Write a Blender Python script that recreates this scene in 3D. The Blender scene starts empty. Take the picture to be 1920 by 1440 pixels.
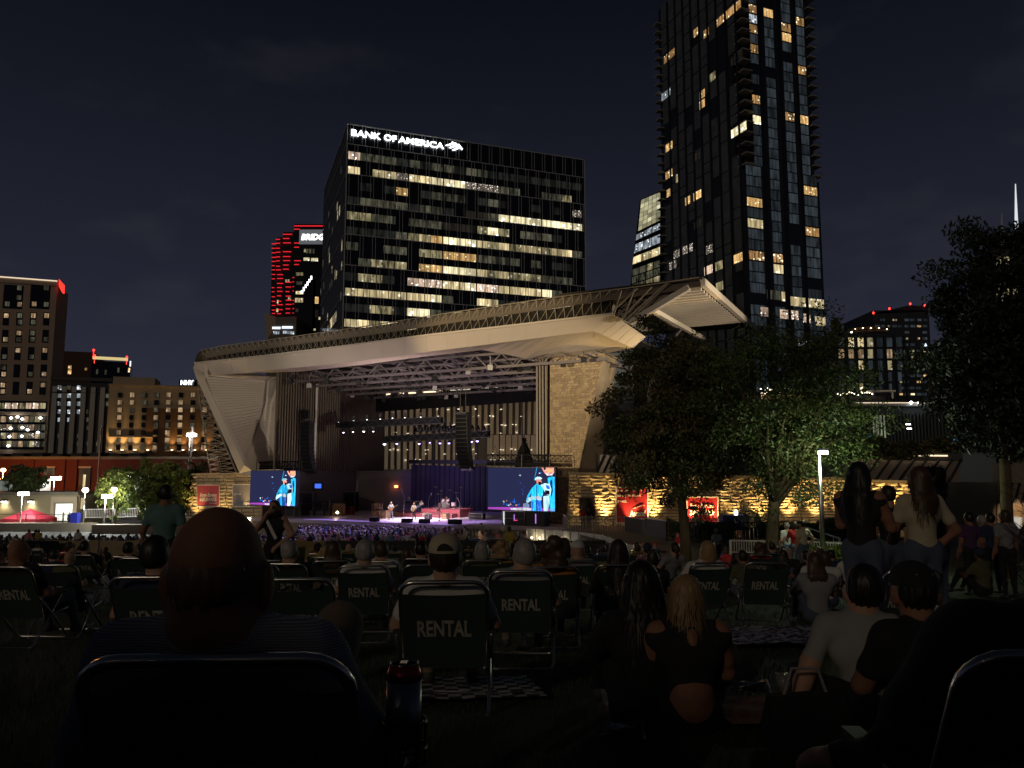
import bpy, bmesh, math, random
import numpy as np
from mathutils import Vector, Matrix, noise as mnoise
PI = math.pi
scene = bpy.context.scene
COL = scene.collection
# ------------------------------------------------------------------ camera
PITCH = math.radians(6.5)
F = 1443.0
cam_d = bpy.data.cameras.new('camera'); cam = bpy.data.objects.new('camera', cam_d); COL.objects.link(cam)
cam_d.sensor_width = 36.0; cam_d.lens = 36.0 * F / 1920.0
cam_d.clip_start = 0.05; cam_d.clip_end = 4000.0
cam.location = (0, 0, 0); cam.rotation_euler = (PI / 2 + PITCH, 0, 0)
scene.camera = cam
# ------------------------------------------------------------------ night sky
w = bpy.data.worlds.new("World"); scene.world = w; w.use_nodes = True
nt = w.node_tree; nt.nodes.clear()
def nd(tree, kind, **kw):
    n = tree.nodes.new(kind)
    for k, v in kw.items(): setattr(n, k, v)
    return n
wo = nd(nt, 'ShaderNodeOutputWorld'); wb = nd(nt, 'ShaderNodeBackground')
tc = nd(nt, 'ShaderNodeTexCoord'); sx = nd(nt, 'ShaderNodeSeparateXYZ')
nt.links.new(tc.outputs['Generated'], sx.inputs[0])
rp = nd(nt, 'ShaderNodeValToRGB')
nt.links.new(sx.outputs['Z'], rp.inputs[0])
el = rp.color_ramp.elements
el[0].position = 0.0; el[0].color = (0.030, 0.031, 0.045, 1)
el[1].position = 1.0; el[1].color = (0.0020, 0.0026, 0.0045, 1)
for p, c in ((.08, (.026, .0285, .045, 1)), (.22, (.0165, .019, .031, 1)), (.42, (.0075, .0092, .0155, 1)), (.55, (.0036, .0046, .0080, 1))):
    e = el.new(p); e.color = c
# thin night clouds
nz = nd(nt, 'ShaderNodeTexNoise'); nz.inputs['Scale'].default_value = 5.0; nz.inputs['Detail'].default_value = 5.0
mp = nd(nt, 'ShaderNodeMapping'); mp.inputs['Scale'].default_value = (1, 1, 2.4); mp.inputs['Location'].default_value = (.35, .1, .2)
nt.links.new(tc.outputs['Generated'], mp.inputs[0]); nt.links.new(mp.outputs[0], nz.inputs['Vector'])
cr = nd(nt, 'ShaderNodeValToRGB'); cr.color_ramp.elements[0].position = .56; cr.color_ramp.elements[1].position = .78
cr.color_ramp.elements[0].color = (0, 0, 0, 1); cr.color_ramp.elements[1].color = (.008, .007, .007, 1)
nt.links.new(nz.outputs[0], cr.inputs[0])
ad = nd(nt, 'ShaderNodeMixRGB', blend_type='ADD'); ad.inputs[0].default_value = 1.0
nt.links.new(rp.outputs[0], ad.inputs[1]); nt.links.new(cr.outputs[0], ad.inputs[2])
nt.links.new(ad.outputs[0], wb.inputs['Color']); wb.inputs['Strength'].default_value = 1.0
nt.links.new(wb.outputs[0], wo.inputs[0])
# ------------------------------------------------------------------ one dim distant light (city glow / moon) from behind the audience
sd = bpy.data.lights.new('sun', 'SUN'); sd.energy = 0.19; sd.angle = math.radians(4); sd.color = (1.0, .80, .58)
so = bpy.data.objects.new('sun', sd); COL.objects.link(so)
so.rotation_euler = (math.radians(70), 0, math.radians(-28))
scene.view_settings.view_transform = 'Standard'; scene.view_settings.look = 'None'
scene.view_settings.exposure = 0.0; scene.view_settings.gamma = 1.0; scene.view_settings.use_curve_mapping = False

# ================================================================== helpers
CP, SP = math.cos(PITCH), math.sin(PITCH)
def ray(px, py):
    u = (px - 960) / F; v = (720 - py) / F
    return Vector((u, CP - SP * v, SP + CP * v))
def at(px, py, Y):
    d = ray(px, py); return d * (Y / d.y)
def atz(px, py, z):
    d = ray(px, py); return d * (z / d.z)
OX, OY = 1.0, 72.0
RV = Vector((0.883, -0.469, 0)).normalized(); BV = Vector((0.469, 0.883, 0)).normalized(); UP = Vector((0, 0, 1))
O = Vector((OX, OY, 0))
def S(a, c, z): return O + RV * a + BV * c + UP * z
def onc(px, py, c):
    d = ray(px, py); p0 = S(0, c, 0)
    return d * (p0.dot(BV) / d.dot(BV))
def ona(px, py, a):
    d = ray(px, py); p0 = S(a, 0, 0)
    return d * (p0.dot(RV) / d.dot(RV))
def stage_ac(p):
    q = Vector(p) - O; return q.dot(RV), q.dot(BV)
def ground_z(y): return -(0.93 + 0.0935 * max(y, -30)) if y < 60.6 else -6.6

def M(name, col, rough=.6, metal=0.0, var=.25, scale=4.0, bump=0.0, bscale=None, spec=.5, coord='Object'):
    m = bpy.data.materials.new(name); m.use_nodes = True; t = m.node_tree; b = t.nodes['Principled BSDF']
    b.inputs['Roughness'].default_value = rough; b.inputs['Metallic'].default_value = metal
    b.inputs['Specular IOR Level'].default_value = spec
    tcn = nd(t, 'ShaderNodeTexCoord'); n = nd(t, 'ShaderNodeTexNoise'); n.inputs['Scale'].default_value = scale
    n.inputs['Detail'].default_value = 4
    t.links.new(tcn.outputs[coord], n.inputs['Vector'])
    mx = nd(t, 'ShaderNodeMixRGB'); mx.inputs[1].default_value = tuple(c * (1 - var) for c in col) + (1,)
    mx.inputs[2].default_value = tuple(min(1, c * (1 + var)) for c in col) + (1,)
    t.links.new(n.outputs[0], mx.inputs[0]); t.links.new(mx.outputs[0], b.inputs['Base Color'])
    if bump:
        bp = nd(t, 'ShaderNodeBump'); bp.inputs['Strength'].default_value = bump
        n2 = nd(t, 'ShaderNodeTexNoise'); n2.inputs['Scale'].default_value = bscale or scale * 3; n2.inputs['Detail'].default_value = 5
        t.links.new(tcn.outputs[coord], n2.inputs['Vector']); t.links.new(n2.outputs[0], bp.inputs['Height'])
        t.links.new(bp.outputs[0], b.inputs['Normal'])
    return m
def E(name, col, s):
    m = bpy.data.materials.new(name); m.use_nodes = True; t = m.node_tree; b = t.nodes['Principled BSDF']
    b.inputs['Base Color'].default_value = (.1, .1, .1, 1); b.inputs['Emission Color'].default_value = tuple(col) + (1,)
    b.inputs['Emission Strength'].default_value = s; m.cycles.emission_sampling = 'NONE'
    return m
def EW(name, col, s, scale=1.0, lo=.15, spots=0.0, spotcol=(1, 1, 1), sscale=1.5, blinds=0.0):
    """lit room behind glass: uneven interior, bright fixtures; offset per object so every pane differs"""
    m = bpy.data.materials.new(name); m.use_nodes = True; t = m.node_tree; b = t.nodes['Principled BSDF']
    b.inputs['Base Color'].default_value = (.02, .02, .02, 1); b.inputs['Roughness'].default_value = .15
    tcn = nd(t, 'ShaderNodeTexCoord'); oi = nd(t, 'ShaderNodeObjectInfo')
    mul = nd(t, 'ShaderNodeMath', operation='MULTIPLY'); mul.inputs[1].default_value = 97.0
    t.links.new(oi.outputs['Random'], mul.inputs[0])
    addv = nd(t, 'ShaderNodeVectorMath', operation='ADD')
    t.links.new(tcn.outputs['Object'], addv.inputs[0]); t.links.new(mul.outputs[0], addv.inputs[1])
    v1 = nd(t, 'ShaderNodeTexNoise'); v1.inputs['Scale'].default_value = scale; v1.inputs['Detail'].default_value = 3
    mpn = nd(t, 'ShaderNodeMapping'); mpn.inputs['Scale'].default_value = (1.6, 1, .30); t.links.new(addv.outputs[0], mpn.inputs[0]); t.links.new(mpn.outputs[0], v1.inputs['Vector'])
    r = nd(t, 'ShaderNodeMapRange'); r.inputs['From Min'].default_value = .36; r.inputs['From Max'].default_value = .62
    r.inputs['To Min'].default_value = lo; r.inputs['To Max'].default_value = 1.0
    t.links.new(v1.outputs[0], r.inputs['Value'])
    vo = nd(t, 'ShaderNodeTexVoronoi'); vo.inputs['Scale'].default_value = sscale
    t.links.new(addv.outputs[0], vo.inputs['Vector'])
    r2 = nd(t, 'ShaderNodeMapRange'); r2.inputs['From Min'].default_value = .12; r2.inputs['From Max'].default_value = .30
    r2.inputs['To Min'].default_value = spots; r2.inputs['To Max'].default_value = 0.0
    t.links.new(vo.outputs['Distance'], r2.inputs['Value'])
    # per-pane brightness
    rr = nd(t, 'ShaderNodeMapRange'); rr.inputs['To Min'].default_value = .55; rr.inputs['To Max'].default_value = 1.25
    t.links.new(oi.outputs['Random'], rr.inputs['Value'])
    mm = nd(t, 'ShaderNodeMath', operation='MULTIPLY'); t.links.new(r.outputs[0], mm.inputs[0]); t.links.new(rr.outputs[0], mm.inputs[1])
    sm = nd(t, 'ShaderNodeMath', operation='ADD'); t.links.new(mm.outputs[0], sm.inputs[0]); t.links.new(r2.outputs[0], sm.inputs[1])
    ms = nd(t, 'ShaderNodeMath', operation='MULTIPLY'); ms.inputs[1].default_value = s; t.links.new(sm.outputs[0], ms.inputs[0])
    cm = nd(t, 'ShaderNodeMixRGB'); cm.inputs[1].default_value = tuple(col) + (1,); cm.inputs[2].default_value = tuple(spotcol) + (1,)
    t.links.new(r2.outputs[0], cm.inputs[0])
    t.links.new(cm.outputs[0], b.inputs['Emission Color']); t.links.new(ms.outputs[0], b.inputs['Emission Strength'])
    m.cycles.emission_sampling = 'NONE'
    return m

_memo = {}
def memo(k, fn):
    if k not in _memo: _memo[k] = fn()
    return _memo[k]
def tag(o, label=None, cat=None, group=None, kind=None):
    if label: o['label'] = label
    if cat: o['category'] = cat
    if group: o['group'] = group
    if kind: o['kind'] = kind
    return o
def empty(name, loc=(0, 0, 0), rz=0, label=None, cat=None, group=None):
    o = bpy.data.objects.new(name, None); COL.objects.link(o); o.location = loc; o.rotation_euler = (0, 0, rz)
    o.empty_display_size = .2
    return tag(o, label, cat, group)
def link(name, me, parent=None, loc=(0, 0, 0), rot=(0, 0, 0), scale=(1, 1, 1)):
    o = bpy.data.objects.new(name, me); COL.objects.link(o)
    o.location = loc; o.rotation_euler = rot; o.scale = scale
    if parent: o.parent = parent
    return o
class MB:
    def __init__(s): s.v = []; s.f = []; s.m = []; s.cur = 0
    def mat(s, i): s.cur = i; return s
    def add(s, vs, fs):
        n = len(s.v); s.v += [tuple(p) for p in vs]
        for f in fs: s.f.append(tuple(i + n for i in f)); s.m.append(s.cur)
        return s
    def box(s, c, size, M3=None):
        c = Vector(c); hx, hy, hz = size[0] / 2, size[1] / 2, size[2] / 2
        P = [Vector((x, y, z)) for z in (-hz, hz) for y in (-hy, hy) for x in (-hx, hx)]
        if M3 is not None: P = [M3 @ p for p in P]
        return s.add([c + p for p in P], [(0, 2, 3, 1), (4, 5, 7, 6), (0, 1, 5, 4), (2, 6, 7, 3), (0, 4, 6, 2), (1, 3, 7, 5)])
    def slab(s, a, b, w, h, up=UP):
        """bar from a to b, width w sideways, height h along up"""
        a = Vector(a); b = Vector(b); d = b - a
        if d.length < 1e-6: return s
        d.normalize(); side = d.cross(Vector(up))
        if side.length < 1e-4: side = d.cross(Vector((1, 0, 0)))
        side.normalize(); u = side.cross(d).normalized()
        P = [p + side * (sx_ * w / 2) + u * (sz * h / 2) for p in (a, b) for sz in (-1, 1) for sx_ in (-1, 1)]
        return s.add(P, [(0, 1, 3, 2), (4, 6, 7, 5), (0, 4, 5, 1), (2, 3, 7, 6), (0, 2, 6, 4), (1, 5, 7, 3)])
    def tube(s, pts, r, n=6, cap=True):
        pts = [Vector(p) for p in pts]; rs = r if isinstance(r, (list, tuple)) else [r] * len(pts)
        base = len(s.v); prev = None
        for i, p in enumerate(pts):
            d = (pts[min(i + 1, len(pts) - 1)] - pts[max(i - 1, 0)])
            if d.length < 1e-9: d = Vector((0, 0, 1))
            d.normalize()
            if prev is None:
                a = d.orthogonal().normalized()
            else:
                a = (prev - d * prev.dot(d))
                a = a.normalized() if a.length > 1e-6 else d.orthogonal().normalized()
            prev = a; b = d.cross(a)
            for k in range(n):
                t = 2 * PI * k / n; s.v.append(tuple(p + (a * math.cos(t) + b * math.sin(t)) * rs[i]))
        for i in range(len(pts) - 1):
            for k in range(n):
                k2 = (k + 1) % n
                s.f.append((base + i * n + k, base + i * n + k2, base + (i + 1) * n + k2, base + (i + 1) * n + k)); s.m.append(s.cur)
        if cap:
            s.f.append(tuple(base + k for k in range(n))[::-1]); s.m.append(s.cur)
            e = base + (len(pts) - 1) * n; s.f.append(tuple(e + k for k in range(n))); s.m.append(s.cur)
        return s
    def lathe(s, prof, c=(0, 0, 0), n=16, M3=None):
        c = Vector(c); base = len(s.v)
        for r, z in prof:
            for k in range(n):
                t = 2 * PI * k / n; p = Vector((r * math.cos(t), r * math.sin(t), z))
                if M3 is not None: p = M3 @ p
                s.v.append(tuple(c + p))
        for i in range(len(prof) - 1):
            for k in range(n):
                k2 = (k + 1) % n
                s.f.append((base + i * n + k, base + i * n + k2, base + (i + 1) * n + k2, base + (i + 1) * n + k)); s.m.append(s.cur)
        s.f.append(tuple(base + k for k in range(n))[::-1]); s.m.append(s.cur)
        e = base + (len(prof) - 1) * n; s.f.append(tuple(e + k for k in range(n))); s.m.append(s.cur)
        return s
    def poly(s, pts, thick=None):
        """flat polygon; thick = extrusion vector"""
        n = len(pts)
        if thick is None: return s.add(pts, [tuple(range(n))])
        t = Vector(thick); a = [Vector(p) for p in pts]; b = [p + t for p in a]
        fs = [tuple(range(n)), tuple(range(2 * n - 1, n - 1, -1))] + [(i, i + n, (i + 1) % n + n, (i + 1) % n) for i in range(n)]
        return s.add(a + b, fs)
    def mesh(s, name, mats):
        me = bpy.data.meshes.new(name); me.from_pydata(s.v, [], s.f)
        for m in (mats if isinstance(mats, (list, tuple)) else [mats]): me.materials.append(m)
        if any(s.m): me.polygons.foreach_set('material_index', s.m)
        return me
    def build(s, name, mats, parent=None, smooth=False, world=False, **kw):
        me = s.mesh(name, mats)
        bm = bmesh.new(); bm.from_mesh(me); bmesh.ops.recalc_face_normals(bm, faces=bm.faces); bm.to_mesh(me); bm.free()
        if smooth: me.shade_smooth()
        o = link(name, me, None)
        if parent is not None:
            o.parent = parent
            if world: o.matrix_parent_inverse = parent_inv(parent)
        if kw: tag(o, **kw)
        return o
def parent_inv(p):
    return Matrix.LocRotScale(p.location, p.rotation_euler, p.scale).inverted()
def frame(xdir, up=UP, loc=(0, 0, 0)):
    """matrix: local x along xdir, local z along up, local y = z cross x"""
    x = Vector(xdir).normalized(); z = Vector(up).normalized(); y = z.cross(x).normalized(); z = x.cross(y)
    m = Matrix((x, y, z)).transposed().to_4x4(); m.translation = Vector(loc); return m
_txt = {}
def text_mesh(s, bold=0.0, extrude=.02, shear=0.0):
    key = (s, bold, extrude, shear)
    if key in _txt: return _txt[key]
    cu = bpy.data.curves.new('lettering', 'FONT'); cu.body = s; cu.size = 1; cu.offset = bold; cu.extrude = extrude; cu.shear = shear
    cu.resolution_u = 3
    o = bpy.data.objects.new('tmp', cu); COL.objects.link(o)
    dg = bpy.context.evaluated_depsgraph_get(); me = bpy.data.meshes.new_from_object(o.evaluated_get(dg))
    bpy.data.objects.remove(o); bpy.data.curves.remove(cu)
    co = np.empty(len(me.vertices) * 3); me.vertices.foreach_get('co', co); co = co.reshape(-1, 3)
    lo = co.min(0); hi = co.max(0); co = (co - [lo[0], lo[1], 0]) / [hi[0] - lo[0], hi[1] - lo[1], 1]
    me.vertices.foreach_set('co', co.ravel()); me.update(); me.name = 'lettering'
    _txt[key] = me; return me
def text(s, p0, xdir, width, height, mat, parent=None, bold=.02, depth=.05, shear=0, name='lettering', up=UP):
    """lettering whose lower-left corner is p0, facing -(up x xdir)"""
    me = text_mesh(s, bold, .5, shear).copy(); me.materials.clear(); me.materials.append(mat)
    x = Vector(xdir).normalized(); z = Vector(up).normalized(); n = x.cross(z).normalized()
    m = Matrix((x * width, z * height, n * depth)).transposed().to_4x4(); m.translation = Vector(p0)
    me.transform(m); o = link(name, me)
    if parent is not None: o.parent = parent; o.matrix_parent_inverse = parent_inv(parent)
    return o
def lamp(kind, loc, energy, col, target=None, size=.2, spot=60, blend=.5, name='light'):
    d = bpy.data.lights.new(name, kind); d.energy = energy; d.color = col
    if kind in ('POINT', 'SPOT'): d.shadow_soft_size = size
    if kind == 'SPOT': d.spot_size = math.radians(spot); d.spot_blend = blend
    if kind == 'AREA': d.size = size
    o = bpy.data.objects.new(name, d); COL.objects.link(o); o.location = loc
    if target is not None:
        o.rotation_euler = (Vector(target) - Vector(loc)).to_track_quat('-Z', 'Y').to_euler()
    return o
def copy_tree(o, parent=None):
    c = o.copy(); COL.objects.link(c)
    if parent is not None: c.parent = parent
    for ch in o.children: copy_tree(ch, c)
    return c
# ================================================================== implicit-surface bodies (smooth union, surface nets)
def surf(prims, h=.02, k=.012):
    """prims: ('c', p0, p1, r0, r1, mat[, squash]) tapered limb | ('e', centre, radii, mat[, rotz])"""
    lo = np.full(3, 1e9); hi = -lo
    P = []
    for q in prims:
        if q[0] == 'c':
            a = np.array(q[1], float); b = np.array(q[2], float); R = max(q[3], q[4])
            l = np.minimum(a, b) - R; u = np.maximum(a, b) + R
        else:
            c = np.array(q[1], float); r = np.array(q[2], float); rr = r if len(q) < 5 else np.array([max(r[:2])] * 2 + [r[2]])
            l = c - rr; u = c + rr
        P.append((l, u)); lo = np.minimum(lo, l); hi = np.maximum(hi, u)
    lo = lo - 2.5 * h; n = np.ceil((hi - lo) / h).astype(int) + 3
    Sx = np.full(n, 1e-12); best = np.full(n, 1e9, np.float32); bm_ = np.zeros(n, np.int8)
    for q, (l, u) in zip(prims, P):
        pad = 3 * k + 2.2 * h
        i0 = np.maximum(((l - pad - lo) / h).astype(int), 0); i1 = np.minimum(((u + pad - lo) / h).astype(int) + 2, n)
        ax = [lo[d] + h * np.arange(i0[d], i1[d]) for d in range(3)]
        X, Y, Z = np.meshgrid(*ax, indexing='ij')
        if q[0] == 'c':
            a = np.array(q[1], float); b = np.array(q[2], float); ab = b - a; L = max(ab.dot(ab), 1e-9)
            t = np.clip(((X - a[0]) * ab[0] + (Y - a[1]) * ab[1] + (Z - a[2]) * ab[2]) / L, 0, 1)
            sq = q[6] if len(q) > 6 else 1.0
            d = np.sqrt((X - a[0] - t * ab[0]) ** 2 + ((Y - a[1] - t * ab[1]) / sq) ** 2 + (Z - a[2] - t * ab[2]) ** 2) - (q[3] + (q[4] - q[3]) * t)
            m = q[5]
        else:
            c = q[1]; r = q[2]; dx = X - c[0]; dy = Y - c[1]; dz = Z - c[2]
            if len(q) > 4:
                ca, sa = math.cos(q[4]), math.sin(q[4]); dx, dy = dx * ca + dy * sa, -dx * sa + dy * ca
            e = np.sqrt((dx / r[0]) ** 2 + (dy / r[1]) ** 2 + (dz / r[2]) ** 2)
            g = np.sqrt((dx / r[0] ** 2) ** 2 + (dy / r[1] ** 2) ** 2 + (dz / r[2] ** 2) ** 2) + 1e-9
            d = e * (e - 1) / g; m = q[3]
        s_ = tuple(slice(i0[d_], i1[d_]) for d_ in range(3))
        Sx[s_] += np.exp(-np.clip(d, -.3, 30 * k) / k)
        bb = best[s_]; mask = d < bb; bb[mask] = d[mask]; bm_[s_][mask] = m
    V = -k * np.log(Sx)
    ins = V < 0
    cn = tuple(x - 1 for x in n); acc = np.zeros(cn + (3,)); cnt = np.zeros(cn)
    base = np.stack(np.meshgrid(*[np.arange(x) for x in cn], indexing='ij'), -1).astype(float)
    for ax_ in range(3):
        o1, o2 = [d for d in range(3) if d != ax_]
        for e1 in (0, 1):
            for e2 in (0, 1):
                s0 = [None] * 3; s1 = [None] * 3
                s0[ax_] = slice(0, cn[ax_]); s1[ax_] = slice(1, cn[ax_] + 1)
                for o_, e_ in ((o1, e1), (o2, e2)): s0[o_] = slice(e_, cn[o_] + e_); s1[o_] = slice(e_, cn[o_] + e_)
                v0 = V[tuple(s0)]; v1 = V[tuple(s1)]; mk = (v0 < 0) != (v1 < 0)
                t = np.where(mk, v0 / np.where(mk, v0 - v1, 1), 0)
                pt = base.copy(); pt[..., ax_] += t; pt[..., o1] += e1; pt[..., o2] += e2
                acc[mk] += pt[mk]; cnt[mk] += 1
    act = cnt > 0; idx = np.full(cn, -1); idx[act] = np.arange(act.sum())
    verts = lo + h * acc[act] / cnt[act][:, None]
    faces = []; fm = []
    for ax_ in range(3):
        o1, o2 = [(1, 2), (2, 0), (0, 1)][ax_]
        s0 = [slice(None)] * 3; s1 = [slice(None)] * 3; s0[ax_] = slice(0, n[ax_] - 1); s1[ax_] = slice(1, n[ax_])
        A = ins[tuple(s0)]; B = ins[tuple(s1)]
        I = np.argwhere(A != B)
        I = I[(I[:, o1] > 0) & (I[:, o2] > 0) & (I[:, o1] < n[o1] - 1) & (I[:, o2] < n[o2] - 1)]
        if not len(I): continue
        fl = A[tuple(I.T)]
        def cell(d1, d2):
            J = I.copy(); J[:, o1] -= d1; J[:, o2] -= d2; return idx[tuple(J.T)]
        q = np.stack([cell(1, 1), cell(0, 1), cell(0, 0), cell(1, 0)], 1)
        q[~fl] = q[~fl][:, ::-1]
        faces.append(q); fm.append(bm_[tuple(I.T)])
    faces = np.concatenate(faces); fm = np.concatenate(fm)
    # straighten the borders between materials (hems, necklines)
    ed = np.concatenate([faces[:, [i, (i + 1) % 4]] for i in range(4)]); em_ = np.tile(fm, 4); es = np.sort(ed, 1); key = es[:, 0].astype(np.int64) * len(verts) + es[:, 1]
    o_ = np.argsort(key, kind='stable'); ks = key[o_]; same = ks[1:] == ks[:-1]; diff = same & (em_[o_][1:] != em_[o_][:-1]); be = es[o_][1:][diff]
    if len(be):
        bv = np.unique(be)
        for _ in range(8):
            s_ = np.zeros_like(verts); n_ = np.zeros(len(verts)); np.add.at(s_, be[:, 0], verts[be[:, 1]]); np.add.at(s_, be[:, 1], verts[be[:, 0]]); np.add.at(n_, be.ravel(), 1)
            verts[bv] = verts[bv] * .4 + .6 * s_[bv] / n_[bv][:, None]
    return verts, faces, fm
def np_mesh(name, verts, faces, fm=None, mats=(), smooth=True):
    me = bpy.data.meshes.new(name); nv = len(verts); nf, kf = faces.shape
    me.vertices.add(nv); me.vertices.foreach_set('co', np.asarray(verts, np.float32).ravel())
    me.loops.add(nf * kf); me.loops.foreach_set('vertex_index', faces.astype(np.int32).ravel())
    me.polygons.add(nf); me.polygons.foreach_set('loop_start', np.arange(0, nf * kf, kf, dtype=np.int32))
    me.polygons.foreach_set('loop_total', np.full(nf, kf, np.int32))
    if fm is not None: me.polygons.foreach_set('material_index', fm.astype(np.int32))
    for m in mats: me.materials.append(m)
    me.update(calc_edges=True); me.validate()
    if smooth: me.shade_smooth()
    return me
def V3(*a): return np.array(a, float)
# poses, all facing +y, origin on the ground below the pelvis
def pose_stand(h=1.68, **kw):
    s = h / 1.72
    J = dict(pel=(0, 0, .93), wai=(0, .0, 1.08), che=(0, 0, 1.28), nec=(0, -.02, 1.44), hc=(0, .01, 1.60),
             shl=(-.17, 0, 1.40), shr=(.17, 0, 1.40), ell=(-.22, -.03, 1.12), elr=(.22, -.03, 1.12), hal=(-.23, .06, .88), har=(.23, .06, .88),
             hil=(-.09, 0, .90), hir=(.09, 0, .90), knl=(-.10, .01, .49), knr=(.10, .01, .49), anl=(-.10, -.02, .09), anr=(.10, -.02, .09))
    J.update(kw); return {k: np.array(v, float) * s for k, v in J.items()}
def pose_chair(**kw):
    J = dict(pel=(0, .13, .34), wai=(0, .075, .45), che=(0, .005, .60), nec=(0, -.085, .74), hc=(0, -.075, .873),
             shl=(-.175, -.085, .70), shr=(.175, -.085, .70), ell=(-.27, -.02, .49), elr=(.27, -.02, .49), hal=(-.23, .22, .47), har=(.23, .22, .47),
             hil=(-.09, .17, .35), hir=(.09, .17, .35), knl=(-.15, .48, .42), knr=(.15, .48, .42), anl=(-.14, .66, .07), anr=(.14, .66, .07))
    J.update(kw); return {k: np.array(v, float) for k, v in J.items()}
def pose_ground(**kw):
    J = dict(pel=(0, 0, .11), wai=(0, -.01, .24), che=(0, 0, .42), nec=(0, .02, .58), hc=(0, .06, .72),
             shl=(-.17, 0, .54), shr=(.17, 0, .54), ell=(-.24, .10, .30), elr=(.24, .10, .30), hal=(-.12, .30, .25), har=(.12, .30, .25),
             hil=(-.09, .03, .12), hir=(.09, .03, .12), knl=(-.27, .34, .22), knr=(.27, .34, .22), anl=(.02, .42, .07), anr=(-.02, .52, .07))
    J.update(kw); return {k: np.array(v, float) for k, v in J.items()}
def unit(v): return v / (np.linalg.norm(v) + 1e-9)
def body_prims(J, g=1.0, sleeve='short', legs='long', detail=2, head=1.0, face=(0, 1), w=1.0, fingers=True, neckw=1.0, crop=False):
    """material slots: 0 skin 1 top 2 bottoms 3 shoes 4 dark eye"""
    q = []
    c = lambda a, b, r0, r1, m, *s: q.append(('c', a, b, r0 * g, r1 * g, m, *s))
    J = {k: v for k, v in J.items()}
    hx = V3(.07 * w, 0, 0); sh = (J['shr'] - J['shl']) / 2; shu = unit(sh)
    # torso
    c(J['pel'] - hx, J['pel'] + hx, .105 * w, .105 * w, 2, .85)
    c(J['pel'] * .4 + J['wai'] * .6, J['che'], .12 * w, .135 * w, 1, .78)
    if crop:
        c(J['pel'] + V3(0, -.03, .07), J['wai'] + V3(0, -.022, -.02), .108, .112, 0, .85); q.append(('e', J['nec'] + V3(.0, -.088, -.07), (.016, .03, .035), 0))
    c(J['che'] - shu * .075 * w, J['che'] + shu * .075 * w, .105 * w, .105 * w, 1, .9)
    up = unit(J['nec'] - J['che'])
    c(J['shl'] - up * .03, J['shr'] - up * .03, .062 * w, .062 * w, 1)
    c(J['shl'] * .75 + J['nec'] * .25 , J['nec'] - up * .03, .05, .06, 1); c(J['shr'] * .75 + J['nec'] * .25, J['nec'] - up * .03, .05, .06, 1)
    f = unit(V3(face[0], face[1], 0)); r = V3(f[1], -f[0], 0); hc = J['hc']; u = V3(0, 0, 1)
    c(J['nec'] - up * .055, J['nec'] - up * .012, .066 * neckw ** .7, .060 * neckw, 1)
    c(J['nec'] + up * .01, hc - u * .05 - f * .02, .056 * neckw, .052 * neckw, 0)
    ang = math.atan2(-f[0], f[1])
    H = head
    q.append(('e', hc - f * .012 + u * .022 * H, (.077 * H, .096 * H, .098 * H), 0, ang))
    q.append(('e', hc + f * .028 - u * .045 * H, (.056 * H, .065 * H, .068 * H), 0, ang))
    if detail >= 1:
        for s in (-1, 1):
            q.append(('e', hc + r * s * .089 * H - f * .004 - u * .020, (.009 * H, .022 * H, .034 * H), 0, ang))
    if detail >= 2:
        c(hc + f * .088 * H - u * .005, hc + f * .106 * H - u * .032, .008, .012, 0)
        for s in (-1, 1):
            q.append(('e', hc + r * s * .030 * H + f * .083 * H + u * .005, (.012, .008, .007), 4, ang))
            q.append(('e', hc + r * s * .032 * H + f * .082 * H + u * .024, (.018, .008, .006), 4, ang))
        q.append(('e', hc + f * .088 * H - u * .060, (.020, .008, .006), 5, ang))
    for s in ('l', 'r'):
        a, e, hd = J['sh' + s], J['el' + s], J['ha' + s]
        um = 1 if sleeve in ('short', 'long') else 0; lm = 1 if sleeve == 'long' else 0
        mid = a * .35 + e * .65
        c(a, mid, .056 * w, .047 * w, um); c(mid, e, .044, .039, um if sleeve == 'long' else 0)
        c(e, e * .25 + hd * .75, .039, .030, lm); c(e * .25 + hd * .75, hd, .028, .024, 0 if sleeve != 'long' else 1)
        d = unit(hd - e); side = unit(np.cross(d, u)) if abs(d[2]) < .95 else V3(1, 0, 0)
        pal = hd + d * .07
        if fingers:
            c(hd - side * .015, pal - side * .02, .018, .016, 0); c(hd + side * .015, pal + side * .022, .018, .016, 0)
            dn = unit(np.cross(side, d)); dn = dn if dn[2] < 0 else -dn
            for i, (ln, of) in enumerate(((.062, -.030), (.074, -.010), (.068, .010), (.052, .029))):
                b0 = pal + side * of; b1 = b0 + d * ln * .55 + dn * .008; b2 = b1 + d * ln * .35 + dn * .022
                c(b0, b1, .0095, .009, 0); c(b1, b2, .009, .008, 0)
            sg = 1 if s == 'l' else -1
            c(hd + side * .022 * sg + d * .01, hd + side * .052 * sg + d * .05 + dn * .01, .012, .010, 0)
        else:
            c(hd, hd + d * .13, .030, .022, 0)
        k0, kk, an = J['hi' + s], J['kn' + s], J['an' + s]
        lowm = 2 if legs == 'long' else 0
        c(k0, kk * .85 + k0 * .15, .088 * w, .060, 2); c(kk * .85 + k0 * .15, kk, .058, .054, 2 if legs != 'short' else 0)
        c(kk, kk * .55 + an * .45, .052, .050, lowm); c(kk * .55 + an * .45, an, .048, .036, lowm)
        shin = unit(an - kk); fw = J.get('toe', None)
        td = unit(V3(0, 1, -.15)) if fw is None else fw
        heel = an - V3(0, 0, .035) - td * .03
        c(heel, heel + td * .17, .038, .030, 3)
    return q
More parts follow.
